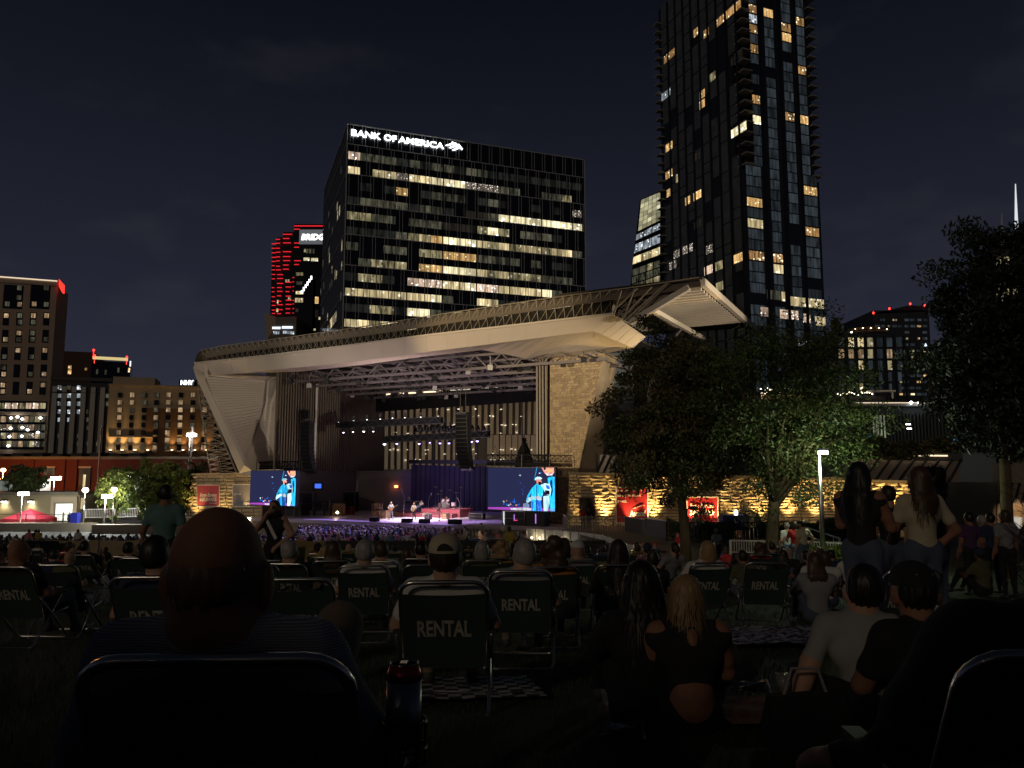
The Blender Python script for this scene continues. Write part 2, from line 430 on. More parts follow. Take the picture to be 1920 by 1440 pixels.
# ------------------------------------------------ hair / hat prims (local, around head centre)
def hair_prims(J, kind, face=(0, 1), H=1.0):
    f = unit(V3(face[0], face[1], 0)); hc = J['hc']; u = V3(0, 0, 1); r = V3(f[1], -f[0], 0); ang = math.atan2(-f[0], f[1])
    q = []
    if kind in ('short', 'long', 'bob', 'bun', 'curly', 'pony'):
        q.append(('e', hc - f * .026 * H + u * .034 * H, (.087 * H, .094 * H, .098 * H), 0, ang))
        q.append(('e', hc - f * .040 * H - u * .015 * H, (.080 * H, .070 * H, .070 * H), 0, ang))
    if kind == 'buzz': q.append(('e', hc - f * .0135 + u * .002, (.0795 * H, .0985 * H, .082 * H), 0, ang))
    if kind == 'bob':
        q += [('e', hc - f * .03 - u * .06, (.098, .072, .095), 0, ang)]
    if kind == 'long':
        n = J['nec']; b = n - f * .075 - u * .14
        for s in (-1, -.33, .33, 1):
            q.append(('c', hc + r * s * .055 - f * .045, n + r * s * .075 - f * .055 - u * .02, .042, .045, 0))
            q.append(('c', n + r * s * .075 - f * .055 - u * .02, b + r * s * .07, .045, .022, 0))
    if kind == 'bun': q += [('e', hc - f * .07 + u * .12, (.045, .045, .04), 0, ang)]
    if kind == 'pony':
        q += [('c', hc - f * .11 + u * .03, J['nec'] - f * .10 - u * .03, .032, .018, 0)]
    if kind == 'curly':
        rnd = random.Random(5)
        for i in range(34):
            a = rnd.uniform(0, 2 * PI); zz = rnd.uniform(-.15, .13); R = .105 * math.sqrt(max(.1, 1 - (zz / .19) ** 2))
            p = hc - f * .03 + r * math.cos(a) * R + f * math.sin(a) * R * .75 + u * zz
            if (p - hc).dot(f) > .06: continue
            q.append(('e', p, (.042, .042, .042), 0))
    if kind == 'cap':
        q.append(('e', hc - f * .012 + u * .045 * H, (.095 * H, .113 * H, .094 * H), 0, ang))
    return q
# ================================================================== materials
rnd = random.Random(11)
m_grass = M('grass', (.035, .045, .018), .9, var=.5, scale=1.2, bump=.4, bscale=30)
m_conc = M('concrete', (.20, .17, .13), .85, var=.25, scale=.8, bump=.2, bscale=12)
m_asph = M('asphalt', (.05, .05, .052), .9, var=.3, scale=.4)
m_dglass = M('dark_glass', (.008, .010, .013), .12, var=.4, scale=.1)
m_mull = M('mullion_metal', (.50, .52, .52), .5, metal=.0, var=.1)
m_dmet = M('dark_metal', (.03, .03, .033), .5, metal=.3)
m_black = M('black_cloth', (.008, .008, .010), .85, spec=.2)
m_frame = M('window_frame', (.02, .022, .024), .5)
m_tan = M('hotel_stucco', (.52, .40, .29), .9, var=.12, scale=.3, bump=.1)
m_cream = M('cream_stucco', (.58, .44, .28), .9, var=.12, scale=.4)
m_brown = M('brown_brick', (.21, .115, .06), .9, var=.2, scale=1.5, bump=.2, bscale=10)
m_redbr = M('red_brick', (.11, .02, .014), .9, var=.2, scale=.9, bump=.3, bscale=9)
m_white = M('white_metal', (.70, .68, .62), .5, var=.08)
m_alu = M('aluminium_tube', (.62, .60, .57), .28, metal=1.0, var=.08)
m_steel = M('truss_steel', (.19, .165, .165), .6, metal=.0, var=.2)
m_stone = M('limestone', (.46, .36, .22), .9, var=.3, scale=2.2, bump=.8, bscale=9)
m_stone2 = M('limestone_pale', (.52, .42, .27), .9, var=.3, scale=1.7, bump=.8, bscale=11)
m_mortar = M('mortar', (.10, .075, .045), .95)
m_panel = M('fascia_metal_panel', (.62, .54, .44), .55, var=.06, scale=.5)
m_soffit = M('soffit_panel', (.62, .54, .42), .6, var=.08, scale=.6, bump=.08, bscale=30)
m_mesh = M('perforated_mesh', (.022, .018, .013), .8)
m_lat = M('lattice_tube', (.34, .28, .20), .5, var=.1)
m_rib = M('ribbed_metal', (.20, .165, .12), .5, var=.15, scale=.5)
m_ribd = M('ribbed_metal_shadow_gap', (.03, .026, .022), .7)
m_plas = M('painted_plaster', (.13, .115, .11), .8, var=.1)
m_deck = M('stage_floor', (.42, .36, .42), .35, var=.2, scale=1.0)
m_red = M('red_vinyl', (.38, .012, .02), .55, var=.06)
m_txt = M('white_print', (.75, .72, .66), .6, var=.05)
m_bark = M('bark', (.12, .085, .05), .95, var=.4, scale=5, bump=.8, bscale=14)
m_leaf = [M('leaf_dark', (.045, .070, .022), .55, var=.3, scale=2), M('leaf_mid', (.085, .12, .032), .55, var=.3, scale=2), M('leaf_warm', (.12, .10, .035), .6, var=.3, scale=2)]
m_leafL = [M('leaf_olive', (.12, .16, .035), .6, var=.3), M('leaf_lime', (.20, .25, .05), .6, var=.3)]
e_office = EW('office_lit', (1.0, .80, .42), 1.0, scale=.5, lo=.30, spots=.9, spotcol=(1, .95, .78), sscale=.55)
e_bright = EW('office_bright', (1.0, .87, .52), 1.35, scale=.5, lo=.45, spots=1.4, spotcol=(1, 1, .9), sscale=.55)
e_mid = EW('office_half_lit', (.85, .72, .38), .46, scale=.8, lo=.15, spots=.8, spotcol=(1, .95, .8), sscale=.6)
e_dim = EW('office_dim', (.62, .60, .40), .13, scale=.7, lo=.1, spots=.25, spotcol=(1, .9, .7), sscale=.45)
e_orange = EW('room_orange', (1.0, .60, .22), .85, scale=.7, lo=.4, spots=1.5, spotcol=(1, .85, .5), sscale=1.0)
e_pink = EW('room_pink', (1.0, .72, .52), .85, scale=.8, lo=.35, spots=2.2, spotcol=(1, .95, .85), sscale=1.0)
e_spark = EW('room_sparkle', (.55, .45, .36), .35, scale=1.5, lo=.2, spots=5.0, spotcol=(1, .92, .78), sscale=1.9)
e_warm = EW('flat_warm', (1.0, .55, .20), .55, scale=.9, lo=.2, spots=3.0, spotcol=(1, .85, .55), sscale=.7)
e_hotel = EW('hotel_room', (1.0, .66, .36), .45, scale=1.2, lo=.25, spots=.6, spotcol=(1, .9, .7), sscale=.8)
e_cold = EW('room_cold', (.75, .85, .95), .55, scale=.8, lo=.2, spots=2.5, spotcol=(.95, 1, 1), sscale=.8)
e_curt = EW('curtained_dark_glow', (.36, .46, .54), .085, scale=.45, lo=.25)  # faint emission makes the unlit blue-grey glazing visible
e_curtw = EW('curtained_brown', (.50, .42, .30), .035, scale=.45, lo=.2)
e_sign = E('sign_white', (1, 1, 1), 3.0)
e_signblue = E('sign_bluewhite', (.75, .85, 1), 1.6)
e_redl = E('red_led', (1, .015, .03), .9)
e_redb = E('red_beacon', (1, .03, .02), 6.0)
e_lamp = E('lamp_glow', (1, .97, .88), 30.0)
e_lampw = E('lamp_glow_warm', (1, .72, .38), 14.0)
e_bulb = E('warm_bulb', (1, .78, .5), 5.0)
e_bulb2 = E('white_bulb', (1, .96, .9), 7.0)
e_roofline = E('roof_edge_light', (1, .78, .55), .9)
e_yel = E('yellow_parapet_light', (1, .8, .35), .7)
e_purp = E('purple_spot', (.42, .30, 1), 9.0)
e_fix = E('work_light', (1, .78, .5), 1.6)
e_doorway = EW('bright_doorway', (.95, 1.0, .85), 1.3, scale=.8, lo=.8)

# ================================================================== ground
ys = [-40, -10, 0, 10, 20, 30, 40, 50, 60.6, 61, 70, 100, 200, 500, 1200, 3000]
xs = [-2500, -600, -200, -100, -60, -30, -10, 0, 10, 30, 60, 100, 200, 600, 2500]
g = MB(); vs = [(x, y, ground_z(y) - .03) for y in ys for x in xs]; fs = []
for j in range(len(ys) - 1):
    for i in range(len(xs) - 1): a = j * len(xs) + i; fs.append((a, a + 1, a + 1 + len(xs), a + len(xs)))
g.add(vs, fs); tag(g.build('ground', m_asph), kind='structure')
g = MB(); nx, ny = 60, 90; rr = random.Random(2)
vs = []
for j in range(ny + 1):
    y = -6 + (66.6) * (j / ny)
    for i in range(nx + 1):
        x = -38 + 80 * i / nx
        vs.append((x, y, ground_z(y) + .035 * (mnoise.noise(Vector((x * .35, y * .35, 0))))))
g.add(vs, [(j * (nx + 1) + i, j * (nx + 1) + i + 1, (j + 1) * (nx + 1) + i + 1, (j + 1) * (nx + 1) + i) for j in range(ny) for i in range(nx)])
tag(g.build('lawn', m_grass, smooth=True), kind='structure')
# grass blades near enough to be seen between the chairs
r_ = np.random.RandomState(4); n = 42000
y = 1.2 + 12 * r_.rand(n) ** 1.3; x = (r_.rand(n) - .5) * (y * 1.5 + .6); z = -(0.93 + .0935 * y)
hgt = .025 + .035 * r_.rand(n); a = r_.rand(n) * PI; wd = .004
vv = np.zeros((n, 3, 3)); vv[:, 0] = np.stack([x - wd * np.cos(a), y - wd * np.sin(a), z], 1); vv[:, 1] = np.stack([x + wd * np.cos(a), y + wd * np.sin(a), z], 1)
vv[:, 2] = np.stack([x + .02 * (r_.rand(n) - .5), y + .02 * (r_.rand(n) - .5), z + hgt], 1)
tag(link('grass_blades', np_mesh('grass_blades', vv.reshape(-1, 3), np.arange(n * 3).reshape(-1, 3), None, [M('grass_blade', (.045, .065, .02), .8)], False)),
    label='short grass of the sloping lawn between the rental chairs', cat='grass', kind='stuff')

# ================================================================== buildings
_win = {}
def window_mesh(w, h, n, mat, split=0):
    key = (round(w, 2), round(h, 2), n, mat.name, split)
    if key in _win: return _win[key]
    b = MB(); b.box((0, .02, 0), (w, .10, h)); b.mat(1)
    gap = min(.14, w * .05); pw = w / n
    for i in range(n):
        cx = -w / 2 + pw * (i + .5)
        if split: 
            b.box((cx, -.04, h * .14), (pw - gap, .06, h * .66)); b.box((cx, -.04, -h * .36), (pw - gap, .06, h * .22))
        else: b.box((cx, -.04, 0), (pw - gap, .06, h - gap))
    _win[key] = b.mesh('window', [m_frame, mat]); return _win[key]
def pane(root, u, z, w, h, n, mat, face='f', name='window', depth=0.0, split=0):
    me = window_mesh(w, h, n, mat, split)
    if face == 'f': return link(name, me, root, (u, -.03 - depth, z))
    if face == 'l': return link(name, me, root, (-.03 - depth, u, z), (0, 0, -PI / 2))
e_vdim = EW('office_unlit', (.45, .50, .42), .035, scale=.5, lo=.1, spots=.12, spotcol=(1, .9, .6), sscale=.3)
LIT = {'e': e_vdim, 'L': e_office, 'B': e_bright, 'm': e_mid, 'd': e_dim, 'o': e_orange, 'p': e_pink, 's': e_spark, 'w': e_warm, 'c': e_cold, 'h': e_hotel, 'k': e_curt, 'K': e_curtw}
class Bld:
    """building from picture measurements: left edge at distance Y, front turned by rz; local x right, y away, z up from its base"""
    def __init__(s, name, Y, pxL, pxR, pyT, depth, mat, label, zb=-6.6, cat='building', rz=0.0):
        s.p0 = at(pxL, pyT, Y); s.Y = Y; s.rz = rz; s.xd = Vector((math.cos(rz), math.sin(rz), 0)); s.nn = Vector((-math.sin(rz), math.cos(rz), 0))
        s.x0 = s.p0.x; s.zb = zb; s.W = s.loc(pxR, pyT)[0]; s.H = s.p0.z - zb
        s.root = empty(name, (s.x0, Y, zb), rz, label, cat)
        b = MB(); b.box((s.W / 2, depth / 2, s.H / 2), (s.W, depth, s.H)); s.wall = b.build('wall', mat, s.root)
    def loc(s, px, py):
        d = ray(px, py); q_ = d * (s.p0.dot(s.nn) / d.dot(s.nn)); return (q_ - s.p0).dot(s.xd), q_.z - s.zb
    def world(s, x, y, z): p = Vector((s.x0, s.Y, s.zb)) + s.xd * x + s.nn * y; p.z += z; return p
    def pane(s, px, py, wpx, hpx, n, mat, **k):
        x, z = s.loc(px, py); w_ = s.loc(px + wpx / 2, py)[0] - s.loc(px - wpx / 2, py)[0]; h_ = s.loc(px, py - hpx / 2)[1] - s.loc(px, py + hpx / 2)[1]
        return pane(s.root, x, z, round(w_, 1), round(h_, 1), n, mat, **k)
    def boxpx(s, name, x0, y0, x1, y1, mat, proud=.3, depth=.3, **kw):
        ax, az = s.loc(x0, y0); bx, _ = s.loc(x1, y0); _, bz = s.loc(x0, y1)
        b = MB(); b.box(((ax + bx) / 2, -proud + depth / 2, (az + bz) / 2), (abs(bx - ax), depth, abs(bz - az)))
        return b.build(name, mat, s.root, **kw)

# ---- office tower with the bank sign
H = 94 + 6.6
boa = empty('office_tower', (-44.7, 200, -6.6), math.radians(20.2), 'black glass office tower with lit floors and a white bank sign along its top edge', 'office building')
W_, D_ = 71.0, 55.0
b = MB(); b.box((W_ / 2, D_ / 2, H / 2), (W_, D_, H)); b.build('wall', m_dglass, boa)
rows = ["pddd.d.dd.dd..........", "L.LLsLLBBBsssdd..ddm.s", "....o..ddd..d.......s", ".dddd.dd..KK.dd.dBBBBm", "mmdd.dddKKKmBm.ddd....", "....dmLoBBBLmLmLLmLLd.", "d..dd.mmooodddd.d.....", ".dmmm.ooBBBLmLmmmddd..",
        ".mm..pppLLBppLLLLBd...", "LLLLLLLBd..LL.dmLLLL.d", "..mm.BBd.mLL.L.mmLL.dd", "LLmLLL.ddLLmm.LLdd....", "..mLLdd.LLL.ddmm.LL.d."]
rows[3] = ".dddd.dd..KKdBBBBBBBBm"
nc = 21; pw = W_ / (nc + .4)
for r, row in enumerate(rows):
    z = H - 5.6 - (2.0 + 4.2 * r) - 1.15
    row = (row + '.' * 22)[:nc]
    for c_, ch in enumerate(row):
        if ch == '.':
            if (r * 7 + c_ * 5 + r * c_) % 5 > 1: continue
            ch = 'e'
        bay = c_ in (5, 8, 11, 14, 17, 20)
        pane(boa, pw * (c_ + .6) + (.12 if bay else 0), z, pw * (.94 if bay else .99), 2.3, 2, LIT[ch])
mu = MB()
for k in range(11):
    z0 = H - 5.6 - 8.4 * k; z1 = H if k == 0 else z0 + 8.4
    if k: mu.box((W_ / 2, -.12, z0 + 8.4), (W_, .12, .20))
    z0_, z1_ = (z0, z0 + 8.4) if k else (H - 5.6, H)
    off = (.35, .75, .1, .55)[k % 4] * pw
    for i in range(22):
        x = off + i * pw
        for dx in (-.42, .42):
            if 0 < x + dx < W_: mu.box((x + dx, -.13, (z0 + z1) / 2 if k else H - 2.8), (.09, .12, 8.4 if k else 5.6))
mu.box((W_ / 2, -.12, H), (W_, .3, .25)); mu.box((-.05, D_ / 2, H), (.3, D_, .25))
mu.box((0, -.1, H / 2), (.25, .25, H)); mu.box((W_, -.1, H / 2), (.25, .25, H))
for k in range(11): mu.box((-.12, D_ / 2, H - 5.6 - 8.4 * k), (.12, D_, .22))
mu.build('mullion_grid', m_mull, boa, kind='stuff')
mu = MB()
for i in range(26): mu.box((-.06, (i + .5) * D_ / 26, H / 2), (.08, .10, H))
mu.build('side_mullions', M('side_mullion', (.10, .11, .115), .5), boa, kind='stuff')  # darker than the front mullions, to dim this sunlit side through its colour
rs_ = random.Random(6)
for r in range(20):
    for i in range(26):
        if rs_.random() < .08: pane(boa, (i + 1.0) * D_ / 26, H - 9 - 4.2 * r, D_ / 26 * .9, 2.3, 1, e_dim if rs_.random() < .7 else e_mid, 'l')
for (u, z_) in ((12, 74), (16, 74), (14, 44), (17, 44), (20, 44), (23, 44), (26, 44), (8, 31), (11, 31), (18, 57), (9, 22), (12, 22), (15, 22), (30, 22), (5, 62), (33, 66)):
    pane(boa, u, z_ + 6, 1.7, 3.0, 2, e_office if u in (20, 23, 26) else e_mid, 'l')
# bank sign, upper left corner of the front
sg = MB()
text_w = 26.3
for s_, x0, wt in (("BANK", 1.0, 8.0), ("OF", 9.9, 3.5), ("AMERICA", 13.9, 13.0)):
    t_ = text_mesh(s_, .018, .5).copy(); t_.materials.clear(); t_.materials.append(e_sign)
    t_.transform(Matrix(((wt, 0, 0, x0), (0, 0, -.3, -.5), (0, 1.75, 0, H - 3.3), (0, 0, 0, 1))))
    link('lettering', t_, boa)
sx0, sz0 = 27.6, H - 3.6
for i in range(3):   # flag mark: slanted bars swept to the right
    b = MB(); y0 = i * .85
    b.poly([(sx0 + y0 * 1.15 - .2, -.5, sz0 + 1.55 - y0 * .62), (sx0 + y0 * 1.15 + .5, -.5, sz0 + 1.5 - y0 * .62), (sx0 + 3.1 + y0 * .75, -.5, sz0 + 2.25 - y0 * .62 + .35), (sx0 + 2.2 + y0 * .75, -.5, sz0 + 2.3 - y0 * .62 + .4)][::-1], (0, .3, 0))
    b.build('sign_stripe', e_sign, boa)
for i in range(3):
    b = MB(); y0 = i * .9
    b.poly([(sx0 + 1.5 + y0, -.5, sz0 + 2.7 - i * .2), (sx0 + 1.9 + y0, -.5, sz0 + 2.9 - i * .2), (sx0 + 3.3 + y0 * .9, -.5, sz0 + 2.3 - i * .55), (sx0 + 3.0 + y0 * .9, -.5, sz0 + 2.0 - i * .55)], (0, .3, 0))
    b.build('sign_stripe', e_sign, boa)

# ---- tall residential tower
TW, TD, TH = 28.4, 43.8, 172.0
ta = math.atan2(.371, .928)
tw = empty('residential_tower', (69.0, 220, -6.6), ta, 'tall dark residential tower with stacked corner balconies and scattered orange windows', 'tower')
b = MB(); b.box((TW / 2, TD / 2, TH / 2 - 1), (TW - 3, TD - 3, TH - 4))
zt = 96.0
b.box((TW / 2, TD / 2, zt / 2), (TW, TD, zt)); b.box((TW / 2 + 1.0, TD / 2, (TH + zt) / 2), (TW - 5.2, TD, TH - zt)); b.box((TW / 2 - .7, TD / 2 + 2, (TH + zt) / 2), (TW - 1.6, TD - 4, TH - zt))
b.build('wall', M('tower_glass', (.022, .027, .034), .22, var=.3, scale=.15), tw)
fh = 3.25; nf = int(TH / fh)
r2 = random.Random(21)
def tz(py, px=1412, Y=221): return at(px, py, Y).z + 6.6
# right (front) face: wide bay, two narrow, wide bay
bays = [(3.3, 5.6, 5), (11.2, 3.6, 3), (18.0, 3.6, 3), (24.8, 5.2, 4)]
litR = {(55, 0): 'w', (190, 0): 'w', (232, 0): 'B', (38, 0): 'c', (92, 0): 'w', (425, 0): 'L', (470, 0): 'w', (40, 2): 'w', (20, 3): 'w', (45, 2): 'o', (108, 3): 'w', (195, 2): 'w', (203, 3): 'o', (345, 3): 'o', (413, 3): 'w', (475, 1): 'w', (503, 1): 'L', (5, 0): 'w', (5, 1): 'o'}
litset = {}
for (py, bb), ch in litR.items(): litset[(int(tz(py, 1412 + bb * 40) / fh), bb)] = ch
for f_ in range(9, nf):
    z = (f_ + .5) * fh
    if z > 168: continue
    for bi, (u, wd, n_) in enumerate(bays):
        if z > zt and bi == 0: u, wd, n_ = 5.6, 3.6, 3
        if z > zt and bi == 3: u, wd, n_ = 23.6, 3.2, 3
        ch = litset.get((f_, bi), 'k')
        if ch == 'k' and r2.random() < .10: continue
        if ch == 'k' and r2.random() < .035: ch = r2.choice('mowK')
        pane(tw, u, z, wd, fh * .93 if ch == 'k' else fh * .86, n_, LIT[ch], depth=.02 if ch == 'k' else .05)
# podium storeys with big lit rooms
for (px0, px1, py, n_, ch) in ((1445, 1473, 557, 5, 'd'), (1473, 1480, 558, 2, 'L'), (1483, 1557, 565, 9, 'L'), (1432, 1452, 590, 3, 'p'), (1468, 1505, 591, 5, 'p'), (1513, 1528, 595, 2, 'p'), (1536, 1558, 598, 3, 'L'), (1500, 1540, 645, 5, 'c'), (1545, 1560, 648, 3, 'p'), (1500, 1515, 672, 3, 'c'), (1540, 1562, 665, 4, 'L')):
    um = ((px0 + px1) / 2 - 1412) / 146 * TW; pane(tw, min(max(um, 2), TW - 2), tz(py, 1480, 226), (px1 - px0) / 146 * TW * .97, 2.9, n_, LIT[ch], depth=.1)
# left face: vertical bays; only the lit windows and curtained strips
colsL = [3.5, 8.5, 13, 17.5, 22, 26.5, 31, 35.5, 40.2]
litL = [(1376, 25, 'w', 5), (1351, 45, 'w', 3), (1306, 62, 'w', 2), (1325, 68, 'w', 2), (1256, 108, 'w', 5), (1382, 107, 'K', 4), (1317, 170, 'o', 2), (1317, 190, 'o', 2), (1337, 152, 'm', 2), (1249, 180, 'c', 4), (1386, 250, 'B', 5), (1255, 275, 'o', 3), (1308, 300, 'K', 2), (1255, 330, 'w', 3), (1270, 326, 'L', 1), (1290, 378, 'o', 2), (1308, 367, 'o', 3), (1255, 360, 'o', 2), (1402, 357, 'm', 2), (1385, 487, 'o', 3), (1404, 480, 'w', 3), (1329, 510, 'p', 3), (1350, 498, 'm', 3), (1350, 530, 'm', 3), (1309, 430, 'K', 3), (1290, 468, 's', 4), (1270, 480, 's', 3), (1332, 465, 's', 3), (1262, 500, 's', 3)]
for (px, py, ch, n_) in litL:
    # solve position on left face
    d = ray(px, py); e_ = Vector((-math.sin(ta), math.cos(ta), 0)); p0 = Vector((69, 220, 0)); nrm = Vector((math.cos(ta), math.sin(ta), 0))
    q_ = d * (p0.dot(nrm) / d.dot(nrm)); u = (q_ - p0).dot(e_)
    zf = (int((q_.z + 6.6) / fh) + .5) * fh
    if 1 < u < TD - 1: pane(tw, u, zf, n_ * 1.45, fh * .86, n_, LIT[ch], 'l', depth=.06)
st = MB(); st2 = MB()
for i, u in enumerate(colsL):
    st.box((-.12, u - 2.1, TH / 2), (.25, .9, TH - 2))
    z = 30
    while z < TH - 6:
        hgt_ = fh * r2.choice((1, 2, 2, 3))
        if r2.random() < .8: st2.box((-.04, u + .3, z + hgt_ / 2), (.08, 3.2, hgt_ - .35))
        z += hgt_
for u in (7.2, 14.6, 21.4): st.box((u, -.14, TH / 2), (1.1, .28, TH - 2))
st.build('facade_fin', M('tower_fin', (.012, .014, .02), .4), tw)
st2.build('curtained_glazing', M('curtained_glazing', (.12, .135, .15), .25, var=.5, scale=.3), tw, kind='stuff')
for f_ in range(18, nf):
    z = f_ * fh
    if z > zt:   # corner balconies, each with its own slab and rail
        for (cx, cy, sx_, sy_) in ((1.5, .6, 3.4, 4.2), (TW - 1.0, .8, 3.2, 4.0)):
            b = MB(); b.box((cx, cy, z), (sx_, sy_, .3)); o = b.build('balcony', memo('balc', lambda: M('balcony_slab', (.38, .35, .30), .8)), tw)
            balc = o.data.materials[0]
            rl = MB(); rl.box((cx, cy - sy_ / 2 + .05, z + 1.1), (sx_, .06, .06)); rl.box((cx - sx_ / 2 + .05, cy, z + 1.1), (.06, sy_, .06))
            for k in range(5): rl.box((cx - sx_ / 2 + .1 + k * sx_ / 4.3, cy - sy_ / 2 + .05, z + .6), (.05, .05, 1.0))
            rl.build('railing', m_dmet, o)
    if z > 70:
        b = MB(); b.box((-.8, TD - .8, z), (2.4, 2.6, .28)); b.build('balcony', memo('balc', lambda: M('balcony_slab', (.38, .35, .30), .8)), tw)
b = MB(); b.box((TW / 2, TD / 2, TH - 1), (TW - 1, TD - 1, 2.5)); b.build('parapet', m_dglass, tw)

# ---- wedge tower lit yellow at the top
wt = empty('wedge_tower', (0, 0, 0), 0, 'slanted glass tower with a glowing yellow crown beside the tall residential tower', 'tower')
p = lambda px, py: at(px, py, 340)
b = MB(); b.poly([p(1182, 560), p(1182, 535), p(1200, 374), p(1252, 352), p(1252, 560)][::-1], (8, 30, 0)); b.build('wall', m_dglass, wt)
def quadparts(root, name, A, B, C, D, nu, nv, mat, off=(0, -.3, 0), gap=.08, thick=(0, .2, 0), skip=0, rn=None):
    """panes over the quad A (top left) B (top right) C (bottom right) D (bottom left)"""
    off = Vector(off)
    for j in range(nv):
        for i in range(nu):
            if rn and rn.random() < skip: continue
            def P_(u, v): return (A.lerp(B, u)).lerp(D.lerp(C, u), v) + off
            u0, u1 = (i + gap) / nu, (i + 1 - gap) / nu; v0, v1 = (j + gap) / nv, (j + 1 - gap) / nv
            b = MB(); b.poly([P_(u0, v0), P_(u1, v0), P_(u1, v1), P_(u0, v1)], thick); b.build(name, mat if not isinstance(mat, list) else (rn or rnd).choice(mat), root)
e_crown = EW('crown_glass', (.95, .90, .55), .60, scale=.12, lo=.45, spots=.5, spotcol=(1, 1, .8), sscale=.12)
quadparts(wt, 'pane', p(1202, 375), p(1238, 360), p(1238, 413), p(1196, 434), 5, 7, e_crown, gap=.05)
quadparts(wt, 'pane', p(1193, 440), p(1238, 418), p(1238, 430), p(1191, 452), 3, 1, e_cold, gap=.05)
quadparts(wt, 'pane', p(1191, 458), p(1238, 438), p(1238, 456), p(1188, 476), 3, 1, e_cold, gap=.05)
quadparts(wt, 'pane', p(1187, 482), p(1238, 462), p(1238, 478), p(1185, 497), 3, 1, e_office, gap=.05)
quadparts(wt, 'pane', p(1185, 505), p(1238, 486), p(1238, 530), p(1183, 548), 4, 3, [e_mid, e_dim, e_cold, e_dim], gap=.08, rn=random.Random(3))

# ---- red-lit stepped tower with the tyre maker's sign
br = empty('stepped_tower', (0, 420, -6.6), 0, 'stepped tower striped with red light bands and a white sign panel near its top', 'tower')
def lx(px, py, Y=420): q_ = at(px, py, Y); return q_.x, q_.z + 6.6
b = MB()
for (x0, x1, yt, dy) in ((508, 519, 458, 3), (517, 532, 443, 2), (530, 554, 434, 1), (552, 640, 420, 0)):
    (xa, zt_), (xb, _) = lx(x0, yt), lx(x1, yt); b.box(((xa + xb) / 2, 12 + dy, zt_ / 2), (xb - xa, 24, zt_))
b.build('wall', m_dglass, br)
rb = random.Random(8)
for k in range(24):
    py = 424 + k * 8.2
    segs = [(552, 566)] if py < 436 else [(531, 551)] if py < 445 else [(510, 518), (518, 529), (531, 548), (552, 565)] if py < 510 else [(510, 517), (520, 531), (536, 547), (549, 552)]
    for (x0, x1) in segs:
        if rb.random() < .12 or (x0 == 510 and py < 456): continue
        jig = rb.uniform(-1.2, 1.2) + (x0 - 530) * -.05; x1_ = x0 + (x1 - x0) * rb.uniform(.6, 1)
        (xa, za), (xb, _) = lx(x0, py + jig), lx(x1_, py + jig)
        b = MB(); b.box(((xa + xb) / 2, -.4, za), (xb - xa, .3, .42)); b.build('light_band', e_redl, br)
(xa, za), (xb, _) = lx(553, 424), lx(620, 426); b = MB(); b.box(((xa + xb) / 2, -.4, za), (xb - xa, .3, .5)); b.build('light_band', e_redl, br)
(xa, za), (xb, zb_) = lx(562, 431), lx(640, 458); b = MB(); b.box(((xa + xb) / 2, -.3, (za + zb_) / 2), (xb - xa, .6, za - zb_)); b.build('sign_panel', E('sign_backing', (.20, .22, .25), .45), br)
xs_, zs_ = lx(565, 451)
text("BRIDGESTONE", (xs_ + .1, 419.2, zs_ - 6.6), (1, 0, 0), 29.5, 3.6, e_sign, br, bold=.035, shear=.18)
for (px, py, wpx, ch) in ((572, 470, 4, 'm'), (582, 471, 16, 'd'), (575, 486, 12, 'B'), (590, 487, 14, 'B'), (562, 514, 14, 'm'), (562, 531, 13, 'd'), (562, 549, 15, 'L'), (561, 563, 16, 'L'), (557, 582, 6, 'd'), (521, 566, 3, 'L'), (520, 582, 4, 'L'), (539, 527, 8, 'm'), (543, 560, 6, 'm')):
    x_, z_ = lx(px, py); pane(br, x_, z_, wpx * .29, 1.9 if wpx != 16 else 2.6, max(1, wpx // 5), LIT[ch], depth=.15)
for px in (514, 557):
    x_, z_ = lx(px, 600); b = MB(); b.lathe([(.5, 0), (.7, .4), (.5, .8)], (x_, -.9, z_), 8); b.build('beacon', e_redb, br)

dk = Bld('slate_office_block', 300, 588, 640, 520, 40, m_dglass, 'narrow dark block squeezed between the red banded tower and the bank tower')
b = MB(); x0_, z0_ = dk.loc(588, 524); b.poly([(x0_, 0, z0_), (x0_, 0, 0), (x0_ - 14, 60, 0), (x0_ - 14, 60, z0_ - 7)], (1, 0, 0)); b.build('side_wall', m_dglass, dk.root)
for i in range(6):
    b = MB(); b.box((x0_ - 4.6 + i * .72 + .2, -.5, z0_ - 5.2 + i * 1.15), (.55, .3, 1.2 + .3 * (i % 2))); b.build('sign_letter', e_sign, dk.root)
for (px, py, wp, hp, ch) in ((594, 563, 7, 13, 'o'), (594, 588, 6, 14, 'K'), (600, 597, 5, 5, 'B'), (590, 618, 4, 4, 'B')): dk.pane(px, py, wp, hp, 2, LIT[ch])
pb = Bld('pale_low_tower', 290, 503, 556, 594, 30, M('pale_panel', (.22, .19, .16), .8), 'small pale block with flared roof corners and a bluish white sign below the red tower')
pb.boxpx('sign', 511, 613, 526, 617, e_signblue); pb.boxpx('sign', 529, 612, 549, 616, e_signblue)
for (px, py) in ((518, 624), (536, 623), (546, 624)): pb.pane(px, py, 12, 6, 3, e_cold)
b = MB(); b.poly([(-1.5, -.2, pb.H + 1.5), (3, -.2, pb.H), (3, -.2, pb.H - 4), (0, -.2, pb.H - 9)], (0, 3, 0)); b.build('roof_corner', m_tan, pb.root)

